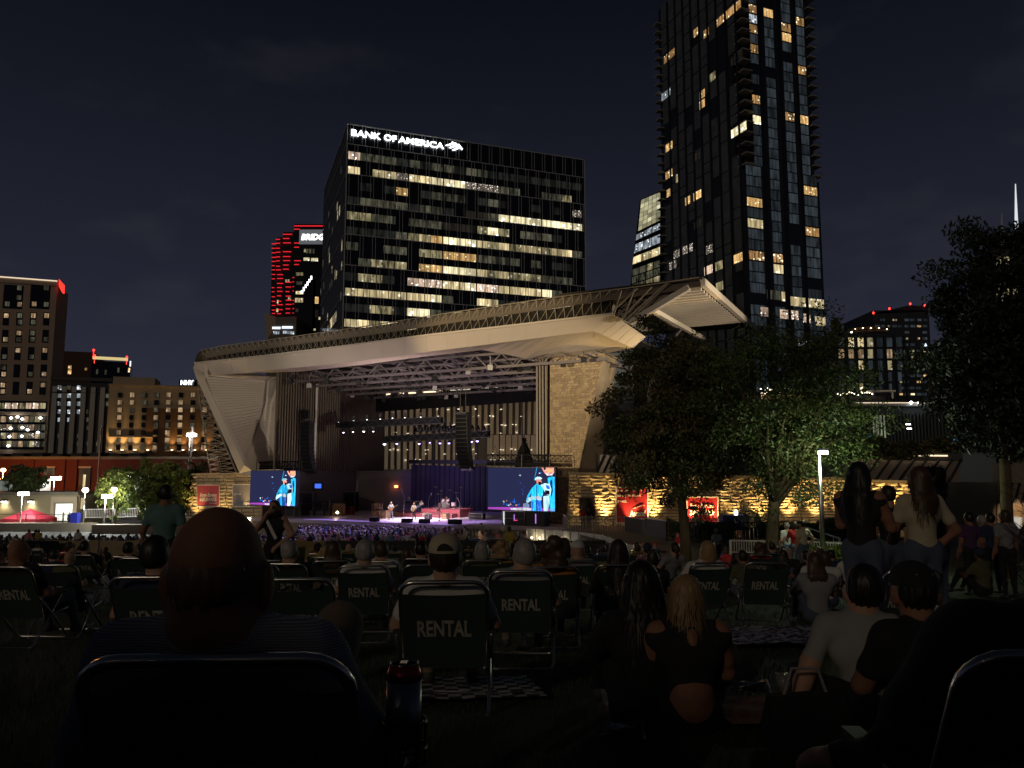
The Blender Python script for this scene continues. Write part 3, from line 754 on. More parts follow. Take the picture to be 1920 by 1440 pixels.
# ---- left hotel
h1 = Bld('hotel_tower', 200, -110, 109, 513, 16, m_tan, 'tall tan hotel tower with paired dark window strips and a red sign at its corner', rz=.36)
h1.boxpx('roof_edge_light', -110, 510, 109, 512, e_roofline, .5, .3)
h1.boxpx('parapet', -112, 512, 110, 521, m_tan, .3, .4)
xs_, zs_ = h1.loc(108, 549)
b = MB(); b.poly([(xs_ + .2, -.6, zs_ + 3.8), (xs_ + 1.6, -.2, zs_ + 2.2), (xs_ + 1.7, -.2, zs_ - .2), (xs_ + 1.2, -.4, zs_), (xs_ + .3, -.6, zs_ + 1.8)], (0, .2, 0)); b.build('sign', E('hotel_sign_red', (1, .03, .02), 2.2), h1.root)
h2r = random.Random(31)
for c_ in range(-4, 4):
    pxc = 89.5 + (c_ - 3) * 25.2
    if c_ % 2 == 0:
        h1.boxpx('glass_bay', pxc - 6, 533, pxc + 31, 578, m_dglass, .05, .1)
        for (dx, dy, ch) in ((0, 570, 'h'), (23, 571, 'h'), (22, 558, 'd'), (23, 540, 'd')):
            if h2r.random() < .8: h1.pane(pxc + dx, dy, 9, 9, 1, LIT[ch] if h2r.random() < .6 else e_dim, depth=.1)
    for r in range(5):
        y0 = 596 + r * 32.5; sh = -(r + 1) * 1.7
        h1.boxpx('window_strip', pxc - 6 + sh, y0 - 10.5, pxc + 6 + sh, y0 + 14, m_dglass, .04, .1)
        for k in (0, 1):
            ch = 'h' if h2r.random() < .32 else ('d' if h2r.random() < .35 else None)
            if ch: h1.pane(pxc + sh, y0 - 4 + k * 12, 8.5, 8.5, 1, LIT[ch], depth=.08)
h1.boxpx('glass_bay', -60, 749, 89, 770, m_dglass, .04, .1); h1.boxpx('glass_bay', -60, 777, 86, 842, m_dglass, .04, .1)
for k in range(10): h1.pane(2 + (k - 3) * 13.0 , 761, 11.5, 11, 2, e_pink if k % 3 else e_mid, depth=.1)
for r in range(4):
    for k in range(9):
        h1.pane(-4 + k * 10.6, 786 + r * 15.5, 9.6, 11, 1, [e_spark, e_mid, e_dim, e_hotel][(k * 3 + r * 5) % 4] if k < 8 else e_dim, depth=.1)
for (px, py) in ((22, 784), (34, 782), (43, 786), (77, 784), (21, 803), (43, 802), (53, 806), (72, 811), (19, 819), (42, 818), (17, 836)):
    x_, z_ = h1.loc(px, py); b = MB(); b.lathe([(.15, -.3), (.42, 0), (.15, .3)], (x_, -.7, z_), 6); b.build('ceiling_lamp', e_bulb2, h1.root)
# ---- building with white fins
f1 = Bld('finned_office_block', 205, 97, 210, 716, 20, M('slate_wall', (.055, .055, .055), .7), 'mid rise office block with tall pale vertical fins left of the cream hotel', rz=.3)
m_fin = M('pale_fin', (.62, .60, .55), .8, var=.1)
for k in range(7):
    px = 103 + k * 18 - 0; x0_, z1_ = f1.loc(px, 737); xb_, zb_ = f1.loc(px - 3, 858)
    b = MB(); b.box((x0_, -.25, z1_ / 2), (1.15, .5, z1_)); b.build('fin', m_fin, f1.root)
    b = MB(); b.box((x0_, -.25, f1.H - 1.9), (1.1, .4, 1.5)); b.build('fin', m_fin, f1.root)
f1.boxpx('cornice', 96, 706, 212, 712, M('grey_cornice', (.10, .09, .08), .8), .5, .6); f1.boxpx('spandrel', 97, 733, 210, 736, m_frame, .32, .2)
for r in range(9):
    for k in range(6):
        ch = {0: 'c', 1: 'c', 2: 'c'}.get(k) if r < 5 and (r + k) < 6 else ('d' if h2r.random() < .5 else None)
        if ch: f1.pane(112 + k * 18, 727 + r * 15, 7, 8, 1, LIT[ch] if h2r.random() < .8 else e_dim, depth=.05)
# ---- brown block and dark block behind it
bb_ = Bld('brown_block', 260, 112, 176, 658, 18, M('brown_wall', (.085, .055, .045), .9), 'plain brown block with two lit windows behind the finned office block', rz=.3)
bb_.pane(131, 689, 6.5, 8, 1, e_orange); bb_.pane(130.5, 698, 6.5, 7, 1, e_orange); bb_.pane(161, 692, 5, 5, 1, e_warm)
db_ = Bld('dark_block', 250, 172, 245, 676, 18, m_dglass, 'dark glass block with a yellow lit roof line and red beacons', rz=.42)
db_.boxpx('roof_light', 174, 668, 240, 673, e_yel, .4, 1.0)
for (px, py) in ((176, 657), (178, 667), (238, 670)):
    x_, z_ = db_.loc(px, py); b = MB(); b.lathe([(.15, -.35), (.35, 0), (.15, .35)], (x_, -.6, z_), 8); b.tube([(x_, -.6, z_ - 2.5), (x_, -.6, z_)], .08); b.build('beacon', e_redb, db_.root)
for (px, py, ch) in ((182, 697, 'd'), (198, 698, 'd'), (222, 694, 'd'), (242, 694, 'o')): db_.pane(px, py, 4, 9, 1, LIT[ch])
db_.boxpx('sign', 243.5, 677, 246, 687, e_signblue)
# ---- cream hotel
h3 = Bld('cream_hotel', 195, 205, 430, 722, 18, m_cream, 'cream and brown hotel with small square windows and amber uplights at its foot', rz=.3)
h3.boxpx('penthouse', 211, 705, 290, 722, m_cream, -1, 10)
h3.boxpx('brick_front', 275, 765, 430, 862, m_brown, .12, .2); h3.boxpx('cornice', 204, 719.5, 430, 722.5, m_cream, .35, .4); h3.boxpx('string_course', 205, 818.5, 286, 820, m_tan, .4, .4)
for c_ in range(9):
    for r in range(8):
        px = 225.5 + c_ * 22.8; py = 740.5 + r * 14.1 - (r > 5) * 0
        v_ = h2r.random(); mt_ = e_hotel if v_ < .40 else (e_dim if v_ < .6 else m_dglass)
        h3.pane(px - r * .5, py, 8.4, 8.6, 1, mt_, depth=.18)
        if c_ > 2 and r > 2: h3.boxpx('sill_panel', px - 4.4 - r * .5, py + 4.6, px + 4.2 - r * .5, py + 7.6, m_tan, .2, .1)
for px in (230, 254, 278, 323, 344, 366, 208, 388):
    x_, z_ = h3.loc(px, 846); b = MB(); b.box((x_, -.9, z_), (.5, .9, .45)); b.mat(1); b.box((x_, -.9, z_ + .28), (.4, .7, .12)); b.build('uplight', [m_dmet, e_lampw], h3.root)
    lamp('SPOT', h3.world(x_, -1.0, z_ + .5), 1100, (1, .62, .22), h3.world(x_, -.1, z_ + 9), .1, 62, .8, 'wall_uplight')
ny = Bld('sign_block', 262, 336, 400, 712, 14, m_dglass, 'dark block above the cream hotel carrying a white lettered roof sign')
x_, z_ = ny.loc(340, 722); text("NHY", (ny.x0 + x_, 261.4, z_ - 6.6), (1, 0, 0), 4.4, 1.6, e_sign, ny.root, bold=.04)

# ---- red brick warehouse
rbk = Bld('brick_warehouse', 122, -60, 410, 860, 14, m_redbr, 'long red brick warehouse with tall windows behind the street lamps at left')
rbk.boxpx('coping', -60, 856, 410, 861, m_conc, .3, .5); rbk.boxpx('pilaster', 114, 862, 124, 960, m_redbr, .25, .3); rbk.boxpx('pilaster', 142, 862, 147, 960, m_redbr, .25, .3); rbk.boxpx('pilaster', 60, 862, 66, 960, m_redbr, .25, .3)
rbk.pane(94, 884, 20, 15, 4, e_dim, depth=.1); rbk.pane(94, 903, 20, 17, 4, e_dim, depth=.1); rbk.boxpx('window_frame', 82.5, 874.5, 105.5, 877, m_tan, .3, .2)
rbk.pane(160, 896, 21, 37, 2, e_curtw, depth=.1); rbk.pane(159.5, 903, 5, 27, 1, e_office, depth=.2); rbk.boxpx('window_frame', 148.5, 874.5, 172.5, 877.5, m_tan, .3, .2)
for px in (215, 300, 350): rbk.pane(px, 896, 20, 36, 3, e_curtw, depth=.1)
# roof parapets/street clutter on top: cars' dark line
for k, px in enumerate(range(-30, 230, 37)): rbk.boxpx('roof_unit', px, 850 - (k % 3), px + 22, 857, m_dmet, -2, 3)
# ---- low stone building with lit doorway, glass room above
lb = Bld('low_stone_pavilion', 97, -60, 150, 927, 6, M('pavilion_stone', (.34, .28, .17), .85, var=.2, scale=1, bump=.3, bscale=6), 'low stone pavilion with a bright doorway and wall lamps at the left edge')
lb.boxpx('roof_slab', -62, 922.5, 152, 928, m_conc, .6, 7); lb.boxpx('portal', 100, 931, 148, 942, m_tan, .45, .5); lb.boxpx('portal', 140.5, 942, 148, 978, m_tan, .45, .5); lb.boxpx('portal', 99, 942, 104, 978, m_tan, .45, .5)
lb.pane(122, 960, 35, 34, 1, e_doorway, name='doorway', depth=.1); lb.pane(152, 944, 6, 22, 2, e_office, name='window', depth=-.4)
for px in (10, 60, -30):
    x_, z_ = lb.loc(px, 938); b = MB(); b.box((x_, -.25, z_), (.5, .5, .25)); b.mat(1); b.box((x_, -.25, z_ - .16), (.4, .4, .08)); b.build('wall_lamp', [m_dmet, e_lamp], lb.root)
    lamp('SPOT', (lb.x0 + x_, 96.5, -6.6 + z_ - .3), 130, (1, .85, .55), (lb.x0 + x_, 97.2, -6.6 + z_ - 3), .15, 120, .7, 'wall_lamp_light')
gr = Bld('glass_walled_room', 108, -60, 56, 898, 5, m_white, 'white framed glazed room above the low stone pavilion')
for k in range(6): gr.pane(46 - k * 18.5, 912, 16.5, 22, 1, EW('glazed_room%d' % k, (.75, .85, .72), .22, scale=.5, lo=.5), depth=.1)

# ---- right side background
mb_ = Bld('terrace_apartments', 170, 1556, 1680, 624, 24, M('slate_blue_wall', (.030, .036, .050), .6), 'slate block with vertical window slots and a rooftop terrace right of the tall tower')
hr = random.Random(77)
for c_ in range(7):
    px = 1577 + c_ * 18
    for r in range(5):
        ch = {(0, 1): 'h', (1, 0): 'L', (1, 1): 'h', (2, 0): 'L', (2, 1): 'h', (2, 2): 'L', (3, 0): 'm', (3, 1): 'm', (5, 1): 'h', (5, 2): 'm', (2, 4): 'L'}.get((c_, r), 'k')
        mb_.pane(px, 642 + r * 21.5, 10.5, 17.5, 2, LIT[ch], depth=.08)
    mb_.boxpx('fin', px + 7, 630, px + 11, 760, memo('finm', lambda: M('slate_fin', (.02, .025, .036), .6)), .35, .4)
um = empty('rooftop_pavilion', (0, 0, 0), 0, 'low brown pyramid roofed pavilion with tiny lights on the rooftop terrace', 'pavilion')
A = [at(x_, y_, 172) for x_, y_ in ((1588, 624), (1604, 614), (1640, 611), (1668, 621))]
b = MB(); b.poly(A, (0, 10, 0)); b.build('roof', M('terrace_roof', (.11, .055, .03), .8), um)
b = MB(); b.box(at(1595, 624, 171), (.5, .5, .5)); b.build('lamp', e_bulb2, um)
for k in range(5): b = MB(); b.box(at(1603 + k * 15, 617 - (k in (1, 2, 3)) * 2, 171.8), (.22, .2, .16)); b.build('lamp', e_bulb, um)
rt = Bld('curved_roof_tower', 330, 1637, 1741, 582, 30, M('grey_tower_wall', (.042, .045, .055), .5), 'dark grey tower with four red roof beacons behind the terrace apartments')
b = MB(); x1_, z1_ = rt.loc(1637, 589); x2_, z2_ = rt.loc(1705, 572); x3_, z3_ = rt.loc(1741, 575)
b.poly([(0, 0, rt.H - 1.5), (x2_, 0, z2_), (x3_, 0, z3_), (rt.W, 0, rt.H - .5)], (0, 25, 0)); b.build('roof', M('grey_roof', (.03, .03, .038), .6), rt.root)
for (px, py) in ((1637, 587), (1667, 579), (1706, 570), (1733, 573)):
    x_, z_ = rt.loc(px, py); b = MB(); b.lathe([(.2, -.45), (.45, 0), (.2, .45)], (x_, -.3, z_), 8); b.build('beacon', e_redb, rt.root)
for r in range(13):
    for c_ in range(9):
        px = 1644 + c_ * 11.2; py = 600 + r * 11.6
        v_ = hr.random(); ch = 'o' if v_ < .10 else ('m' if v_ < .16 else ('B' if v_ < .19 else 'k'))
        if v_ > .75: continue
        rt.pane(px + hr.uniform(-1, 1), py, 8.5 if ch == 'k' else hr.choice((4, 5, 8)), 5.0 if ch == 'k' else 4, 2, LIT[ch], depth=.05)
b = MB(); x_, z_ = rt.loc(1735, 649); b.poly([(x_ - 1, -.5, z_ - 1), (x_ + 1, -.5, z_ - 1), (x_, -.5, z_ + 1.2)], (0, .3, 0)); b.build('sign', e_signblue, rt.root)
ft = Bld('grey_far_block', 300, 1772, 1800, 665, 14, M('far_block', (.10, .09, .085), .8), 'faint grey block glimpsed beside the dark tree at the right')
for r in range(8):
    for c_ in range(3): ft.pane(1777 + c_ * 8, 674 + r * 10, 5, 5, 1, e_dim)
# podium terrace with string lights
pt = Bld('podium_terrace', 140, 1370, 1660, 742, 20, M('podium_wall', (.045, .043, .045), .8), 'dark podium terrace with rows of warm bulbs seen through the middle tree')
for (x0, x1, py) in ((1425, 1500, 730), (1425, 1500, 737), (1570, 1640, 738)):
    n_ = int((x1 - x0) / 4.2)
    for k in range(n_):
        x_, z_ = pt.loc(x0 + k * 4.2 + hr.uniform(-1, 1), py + hr.uniform(-2.5, 3)); b = MB(); b.lathe([(.02, -.13), (.14, 0), (.02, .13)], (x_, -.4, z_), 6); b.build('bulb', e_bulb if k % 3 else e_bulb2, pt.root)
for k in range(6): pt.pane(1432 + k * 13, 745, 11, 9, 2, e_orange, depth=.2)
pt.boxpx('canopy', 1625, 733, 1672, 736, m_white, 1.5, 3); pt.boxpx('canopy_post', 1667, 736, 1669, 748, m_white, 1.2, .3)
gb = Bld('museum_block', 112, 1560, 1860, 757, 16, M('blue_grey_metal', (.10, .125, .145), .5, var=.1), 'long blue grey metal block with a lit slatted window behind the dark right tree')
gb.boxpx('roof_edge_light', 1600, 755, 1742, 756.5, e_roofline, .6, .3); gb.boxpx('cornice', 1560, 757, 1860, 762, M('pale_cornice', (.22, .24, .26), .6), .4, .5)
gb.pane(1647, 800, 28, 44, 5, EW('museum_window', (.75, .85, .55), .28, scale=.5, lo=.4), depth=.1)
for k in range(40): gb.boxpx('facade_fin', 1600 + k * 6.4, 776, 1601.4 + k * 6.4, 848, m_frame, .35, .25)
gb.pane(1699, 796, 9, 3, 2, e_bulb2, depth=.5); gb.pane(1701, 804, 9, 3, 2, e_bulb2, depth=.5); gb.pane(1627, 821, 9, 7, 2, E('blue_sign', (.05, .55, 1), 1.3), depth=.5); gb.pane(1782, 824, 7, 7, 2, E('blue_sign2', (.1, .5, 1), 1.1), depth=.5)
for px in (1703, 1718): 
    x_, z_ = gb.loc(px, 756); b = MB(); b.lathe([(.05, -.25), (.28, 0), (.05, .25)], (x_, -.8, z_), 8); b.build('lamp', e_bulb2, gb.root)
# antenna tower far right
an = empty('spired_tower', (0, 0, 0), 0, 'pale twin spired tower rising behind the crown of the right tree', 'tower')
b = MB(); b.tube([at(1904, 345, 500), at(1906, 430, 500)], [.3, 1.2], 6); b.build('spire', E('spire_lit', (.9, .95, 1), .8), an)
b = MB(); b.tube([at(1878, 400, 500), at(1879, 470, 500)], [.3, 1.2], 6); b.build('spire', m_white, an)
b = MB(); b.poly([at(1868, 470, 500), at(1925, 430, 500), at(1980, 430, 500), at(1980, 900, 500), at(1862, 900, 500)], (0, 30, 0)); b.build('wall', M('spired_wall', (.07, .068, .065), .7), an)
for k in range(12): b = MB(); b.box(at(1872 + (k % 3) * 16, 490 + (k // 3) * 60, 499), (3, .5, 6)); b.build('window', e_mid, an)
b = MB(); b.box(at(1880, 570, 498), (1.5, .5, 38)); b.build('light_strip', E('strip', (1, .95, .85), 1.0), an)
ab = Bld('arena_front', 200, 1842, 1990, 655, 14, M('arena_wall', (.26, .20, .16), .8), 'curved tan lit building front showing through the right tree')
b = MB(); x_, z_ = ab.loc(1857, 690); b.box((x_, -.5, z_), (1.6, 1, 12)); b.build('lit_column', E('column_glow', (1, .85, .5), .35), ab.root)
for k in range(40):
    x_, z_ = ab.loc(hr.uniform(1846, 1920), hr.uniform(665, 850)); b = MB(); b.box((x_, -.7, z_), (.5, .3, .4)); b.build('lamp', e_bulb2 if k % 2 else e_bulb, ab.root)
lw = Bld('shopfront_row', 150, 1745, 1990, 838, 8, M('shopfront_wall', (.05, .05, .055), .8), 'dark shopfront row with small bright windows behind the right tree trunk')
for k in range(16): lw.pane(1760 + k * 10 + hr.uniform(-3, 3), 845 + hr.uniform(-3, 4), hr.choice((3, 5, 8)), 3, 1, e_cold if k % 2 else e_bulb2)
def rebase(root):
    bpy.context.view_layer.update()
    P = [o.matrix_world @ Vector(c) for o in root.children_recursive if o.type == 'MESH' for c in o.bound_box]
    q = Vector(((min(p.x for p in P) + max(p.x for p in P)) / 2, (min(p.y for p in P) + max(p.y for p in P)) / 2, min(p.z for p in P)))
    d = q - root.location; root.location = q
    for ch in root.children: ch.location = ch.location - d if ch.matrix_parent_inverse == Matrix() else ch.location
    return root
for r_o in (wt, um, an): rebase(r_o)
# ================================================================== the amphitheatre stage house
st_ = empty('stage_house', (0, 0, 0), 0, 'open air amphitheatre stage house with a sweeping tan roof, lattice edge and stone side tower', 'stage')
FLOOR = -4.9
def Q(pts, c): return [onc(x, y, c) for x, y in pts]
back = BV
# deck
b = MB(); b.poly([S(-34, -3, FLOOR), S(-6, -3, FLOOR), S(-4, -1.2, FLOOR), S(10, -1.2, FLOOR), S(10, 21, FLOOR), S(-34, 21, FLOOR)], (0, 0, -.35)); b.build('deck', m_deck, st_)
b = MB(); b.poly([S(-34, -2.9, FLOOR - .36), S(-6, -2.9, FLOOR - .36), S(-4, -1.1, FLOOR - .36), S(10, -1.1, FLOOR - .36), S(10, 21, FLOOR - .36), S(-34, 21, FLOOR - .36)], (0, 0, -1.5)); b.build('deck_face', m_conc, st_)
# inner left wall: ribbed metal above, plaster below
AL = -31.6
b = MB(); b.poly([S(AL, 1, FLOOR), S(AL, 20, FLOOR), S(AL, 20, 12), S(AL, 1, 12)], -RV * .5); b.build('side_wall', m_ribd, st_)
zb1 = .1
b = MB(); b.poly([S(AL + .05, -1, FLOOR), S(AL + .05, 20, FLOOR), S(AL + .05, 20, zb1), S(AL + .05, -1, zb1)], RV * .4); b.build('side_wall', m_plas, st_)
c_ = 0.2
while c_ < 20:
    b = MB(); p_ = S(AL + .15, c_, (zb1 + 11.8) / 2 + .05); b.slab(S(AL + .18, c_, zb1 + .02), S(AL + .18, c_, 11.9), .22, .20, BV); b.build('rib', m_rib, st_); c_ += .42
b = MB(); b.tube([S(AL + .6, 6.2, zb1), S(AL + .6, 6.2, 10.5)], .14, 8); b.build('downpipe', m_white, st_)
b = MB(); b.poly([S(AL + .5, 14, FLOOR), S(AL + 5.5, 19.8, FLOOR), S(AL + 5.5, 19.8, .1), S(AL + .5, 14, .1)], RV * .3); b.build('side_wall', m_plas, st_)
b = MB(); b.box(S(AL + 4.3, 17.4, -1.9), (.4, .4, .3)); b.build('exit_lamp', E('exit_red', (1, .25, .08), 6), st_)
# back wall below the tall opening
m_bk = M('backdrop_cloth', (.035, .030, .050), .9, var=.15, scale=.4, bump=.3, bscale=2)
b = MB(); b.poly([S(AL, 20, FLOOR), S(4, 20, FLOOR), S(4, 20, .3), S(AL, 20, .3)], BV * .4); b.build('back_wall', m_plas, st_)
k_ = 0
for i in range(34):   # hanging backdrop folds
    a0 = AL + 5.6 + i * .75
    b = MB(); b.tube([S(a0, 19.5, FLOOR + .02), S(a0, 19.5, .9 - .02 * i)], .38, 7); b.build('backdrop_fold', m_bk, st_)
b = MB(); b.slab(S(AL + 5, 19.3, 1.3), S(4, 19.3, 1.0), .2, .5); b.build('back_beam', m_dmet, st_)
for i in range(12): b = MB(); b.slab(S(AL + 2 + i * 3.2, 20.1, .8), S(AL + 2 + i * 3.2, 20.1, 9.5), .10, .14, BV); b.build('back_mullion', m_dmet, st_)
# upper black drape
p1, p2, p3, p4 = onc(704, 742, 18), onc(1010, 724, 18), onc(1010, 752, 18), onc(704, 772, 18)
b = MB(); b.poly([p1, p2, p3, p4], BV * .3); b.build('drape', m_black, st_)
for (x0, x1, y0, o_) in ((720, 731, 740, 0), (746, 779, 738, 1), (794, 829, 735, 1), (845, 881, 731, 2), (897, 935, 727, 2), (951, 991, 723, 3)):
    b = MB(); b.slab(onc(x0, y0, 17.6), onc(x1, y0 - 2, 17.6), .25, .22); b.build('work_light', e_fix if o_ < 2 else E('work_pale', (.8, .7, .5), .7), st_)
# ceiling steelwork
ZT, ZB = 11.6, 10.3
nt_ = 0
b = MB(); b.poly([S(-36, 0, 12.2), S(10, 0, 12.2), S(10, 21, 12.2), S(-36, 21, 12.2)], (0, 0, .2)); b.build('roof_deck', M('roof_underside', (.06, .05, .05), .8), st_)
for c_ in (1.5, 5, 8.5, 12, 15.5, 19):
    b = MB(); zt0 = ZT - .03 * c_; zb0 = ZB - .05 * c_
    b.slab(S(AL - 1, c_, zt0), S(8, c_, zt0), .22, .22); b.slab(S(AL - .5, c_, zb0), S(8, c_, zb0), .22, .26)
    a = AL; k = 0
    while a < 7:
        b.slab(S(a, c_, zb0), S(a + 1.5, c_, zt0), .12, .12); b.slab(S(a + 1.5, c_, zt0), S(a + 3, c_, zb0), .12, .12); a += 3
    b.build('roof_truss', m_steel, st_)
for a in np.arange(AL + 2, 8, 3.0):
    b = MB(); b.slab(S(a, -1, 11.9), S(a, 20, 11.2), .16, .2); b.build('purlin', m_steel, st_)
    if int(a) % 2 == 0:
        b = MB(); b.slab(S(a, 0, 10.6), S(a + 2.5, 20, 9.4), .5, .06); b.slab(S(a + .7, 0, 11.1), S(a + 3.2, 20, 9.9), .06, .06); b.build('catwalk', m_steel, st_)
cr_ = random.Random(5)
for i in range(46):
    a = cr_.uniform(AL + 1, 7); c_ = cr_.uniform(0, 18)
    b = MB(); b.box(S(a, c_, 10.2 - .05 * c_), (.5, .4, .5)); b.slab(S(a, c_, 10.4 - .05 * c_), S(a, c_, 11.3), .05, .05); b.build('ceiling_fixture', m_white if i % 4 == 0 else m_dmet, st_)
# proscenium columns at the right and the stone tower
for i, px in enumerate((1009, 1014.5, 1020, 1026)):
    p0, p1 = onc(px, 960, 3), onc(px, 668, 3)
    b = MB(); b.slab(Vector((p0.x, p0.y, FLOOR)), Vector((p0.x, p0.y, 11.5)), .17, .35, BV); b.build('proscenium_column', m_rib, st_)
p0 = onc(1006, 960, 3.6); b = MB(); b.poly([Vector((p0.x, p0.y, FLOOR)), Vector((p0.x, p0.y, 11.5)), S(1.4, 3.6, 11.5), S(1.4, 3.6, FLOOR)], BV * .3); b.build('proscenium_panel', m_ribd, st_)
# tower: rough stone face and smoother return, folded along a slanted edge
def stones_quad(root, A, B, C, D, rows, per, mats, seed, name='stone', proud=.12, jit=.05, thick=.25, n=None, maxn=None):
    """courses of stones over quad A(top left) B(top right) C(bottom right) D(bottom left); returns count"""
    rn = random.Random(seed); A, B, C, D = map(Vector, (A, B, C, D)); nn = n or ((B - A).cross(A - D)).normalized()
    if nn.y > 0: nn = -nn
    cnt = 0; extra = MB()
    for j in range(rows):
        u = -rn.random() / per
        while u < 1:
            du = rn.uniform(.6, 1.5) / per; u0 = max(u, 0) + .0008 * 10 / per; u1 = min(u + du, 1); u += du
            if u1 - u0 < .15 / per: continue
            v0 = (j + .05) / rows; v1 = (j + .97) / rows
            def P_(uu, vv): return (A.lerp(B, uu)).lerp(D.lerp(C, uu), vv)
            f_ = [P_(u0, v0), P_(u1, v0), P_(u1, v1), P_(u0, v1)]; um_ = (u0 + u1) / 2
            mid = P_(um_, (v0 + v1) / 2)
            # split front into bulging facets
            fr = [p + nn * (proud * rn.uniform(.35, 1.0)) for p in f_]; cm = mid + nn * proud * rn.uniform(.9, 1.5)
            tgt = extra if maxn and cnt >= maxn else MB()
            tgt.mat(rn.randrange(len(mats)))
            tgt.add([*f_, *[p.lerp(mid, .10) for p in fr], cm], [(0, 1, 5, 4), (1, 2, 6, 5), (2, 3, 7, 6), (3, 0, 4, 7), (4, 5, 8), (5, 6, 8), (6, 7, 8), (7, 4, 8)])
            if tgt is not extra: tgt.build(name, mats, root)
            cnt += 1
    if extra.f: extra.build(name, mats, root, kind='stuff')
    return cnt
m_stT = M('tower_stone', (.42, .32, .19), .9, var=.35, scale=1.3, bump=1.0, bscale=5)
m_stT2 = M('tower_stone_smooth', (.34, .26, .17), .9, var=.2, scale=2.0, bump=.3, bscale=9)
TL, TR, BR_, BL_ = onc(1031, 670, 3.0), onc(1134, 662, 3.0), onc(1062, 985, 3.0), onc(1031, 985, 3.0)
b = MB(); b.poly([TL, TR, BR_, BL_], BV * 3); b.build('stone_tower_wall', m_stT, st_)
extra = MB(); 
stones_quad(st_, TL, TR, BR_, BL_, 66, 9, [m_stT, m_stT2, m_stone], 3, 'tower_stone', proud=.07, n=-BV, maxn=0)
R2, R3 = onc(1140, 662, 5.0), onc(1118, 985, 5.2)
b = MB(); b.poly([TR, R2 + BV * 1.5, R3 + BV * 1.5, BR_], BV * 2.5); b.build('stone_tower_wall', m_stT2, st_)
extraq = stones_quad(st_, TR, R2 + BV * 1.5, R3 + BV * 1.5, BR_, 70, 8, [m_stT2], 4, 'tower_stone', proud=.03, maxn=0)
m_blu = M('blue_grey_cladding', (.10, .12, .125), .5, var=.1)
b = MB(); b.poly([onc(1134, 664, 6), onc(1205, 645, 10), onc(1215, 880, 10), onc(1100, 880, 6), onc(1125, 790, 6)], BV * 1); b.build('side_cladding', m_blu, st_)
for i in range(9):
    y_ = 690 + i * 22; b = MB(); b.slab(onc(1130 - i * 1.5, y_, 5.9), onc(1206, y_ - 8, 9.9), .1, .10); b.build('cladding_seam', m_dmet, st_)

# fascia band and soffit (front edge of the roof)
CF = -6.0
Tt = [(366, 682), (500, 668), (640, 651), (800, 630), (960, 612), (1080, 598), (1150, 590)]
Tb = [(382, 706), (500, 695), (640, 681), (800, 660), (960, 640), (1060, 627), (1113, 621)]
m_seam = M('panel_seam', (.16, .13, .10), .7)
top = [onc(x, y, CF) for x, y in Tt]; bot = [onc(x, y, CF + 1.0) for x, y in Tb]
def sub(pts, n):
    out = []
    for i in range(n + 1):
        t = i / n * (len(pts) - 1); k = min(int(t), len(pts) - 2); out.append(pts[k].lerp(pts[k + 1], t - k))
    return out
NP = 24
tp, bt = sub(top, NP), sub(bot, NP)
for i in range(NP):
    b = MB(); b.poly([tp[i].lerp(tp[i + 1], .006), tp[i + 1], bt[i + 1], bt[i].lerp(bt[i + 1], .006)], BV * .25); b.build('fascia_panel', m_panel, st_)
b = MB()
for i in range(NP): b.slab(tp[i] + Vector((0, 0, .06)), tp[i + 1] + Vector((0, 0, .06)), .35, .16)
b.build('fascia_cap', m_panel, st_)
# soffit: from fascia foot to the inner edge of the ceiling opening
ZS = 10.9
inn_px = [(452, 699), (560, 697), (680, 684), (800, 668), (905, 656), (985, 672), (1006, 673)]
inner = [onc(x, y, c) for (x, y), c in zip(inn_px, (-1.2, -2.2, -2.2, -2.2, -2.0, .6, 2.6))]
inr = sub(inner, NP)
for i in range(NP):
    b = MB(); b.poly([bt[i], bt[i + 1], inr[i + 1], inr[i]], (0, 0, .2)); b.build('soffit_panel', m_soffit, st_)
P1, P2, P3, P4 = onc(1150, 590, CF), onc(1209, 631, CF + 3.2), onc(1186, 652, CF + 4.0), onc(1113, 621, CF + 1.0)
S1, S2 = onc(1136, 663, 3.0), onc(1006, 673, 2.6)
b = MB(); b.poly([P4, P3, S1, S2], (0, 0, .25)); b.build('soffit_panel', m_soffit, st_)
for i in range(5):  # end chamfer, five boards
    t0, t1 = i / 5, (i + 1) / 5 - .012
    b = MB(); b.poly([P1.lerp(P2, t0), P1.lerp(P2, t1), P4.lerp(P3, t1), P4.lerp(P3, t0)], BV * .3); b.build('chamfer_panel', m_panel, st_)
b = MB(); b.poly([P2, P3, onc(1148, 662, 4.5), onc(1205, 640, 6)], (0, 0, .3)); b.build('soffit_return', m_blu, st_)
# lattice wall above the fascia with tan cap
Ct = [(374, 660), (420, 650), (560, 632), (700, 612), (850, 588), (1000, 566), (1100, 552), (1190, 541), (1255, 531), (1316, 522)]
Cl = [(384, 672), (430, 663), (560, 645), (700, 627), (850, 605), (1000, 583), (1100, 568), (1190, 556), (1255, 547), (1310, 537)]
Ll = [(380, 682), (430, 676), (560, 661), (700, 643), (850, 625), (1000, 607), (1150, 590), (1184, 606), (1292, 540), (1316, 528)]
def yat(L, x): 
    xs_i = [p[0] for p in L]; return float(np.interp(x, xs_i, [p[1] for p in L]))
stp = []; x = 384.0
while x < 1312: stp.append(x); x += 9 + (x - 384) / 928 * 11
stp.append(1314.0)
capM = M('roof_cap_metal', (.24, .20, .15), .6, var=.12, scale=.6)
cT = [onc(x, yat(Ct, x), CF + .4) for x in stp]; cB = [onc(x, yat(Cl, x), CF - .1) for x in stp]; lB = [onc(x, yat(Ll, x), CF + .9) for x in stp]
ns = len(stp)
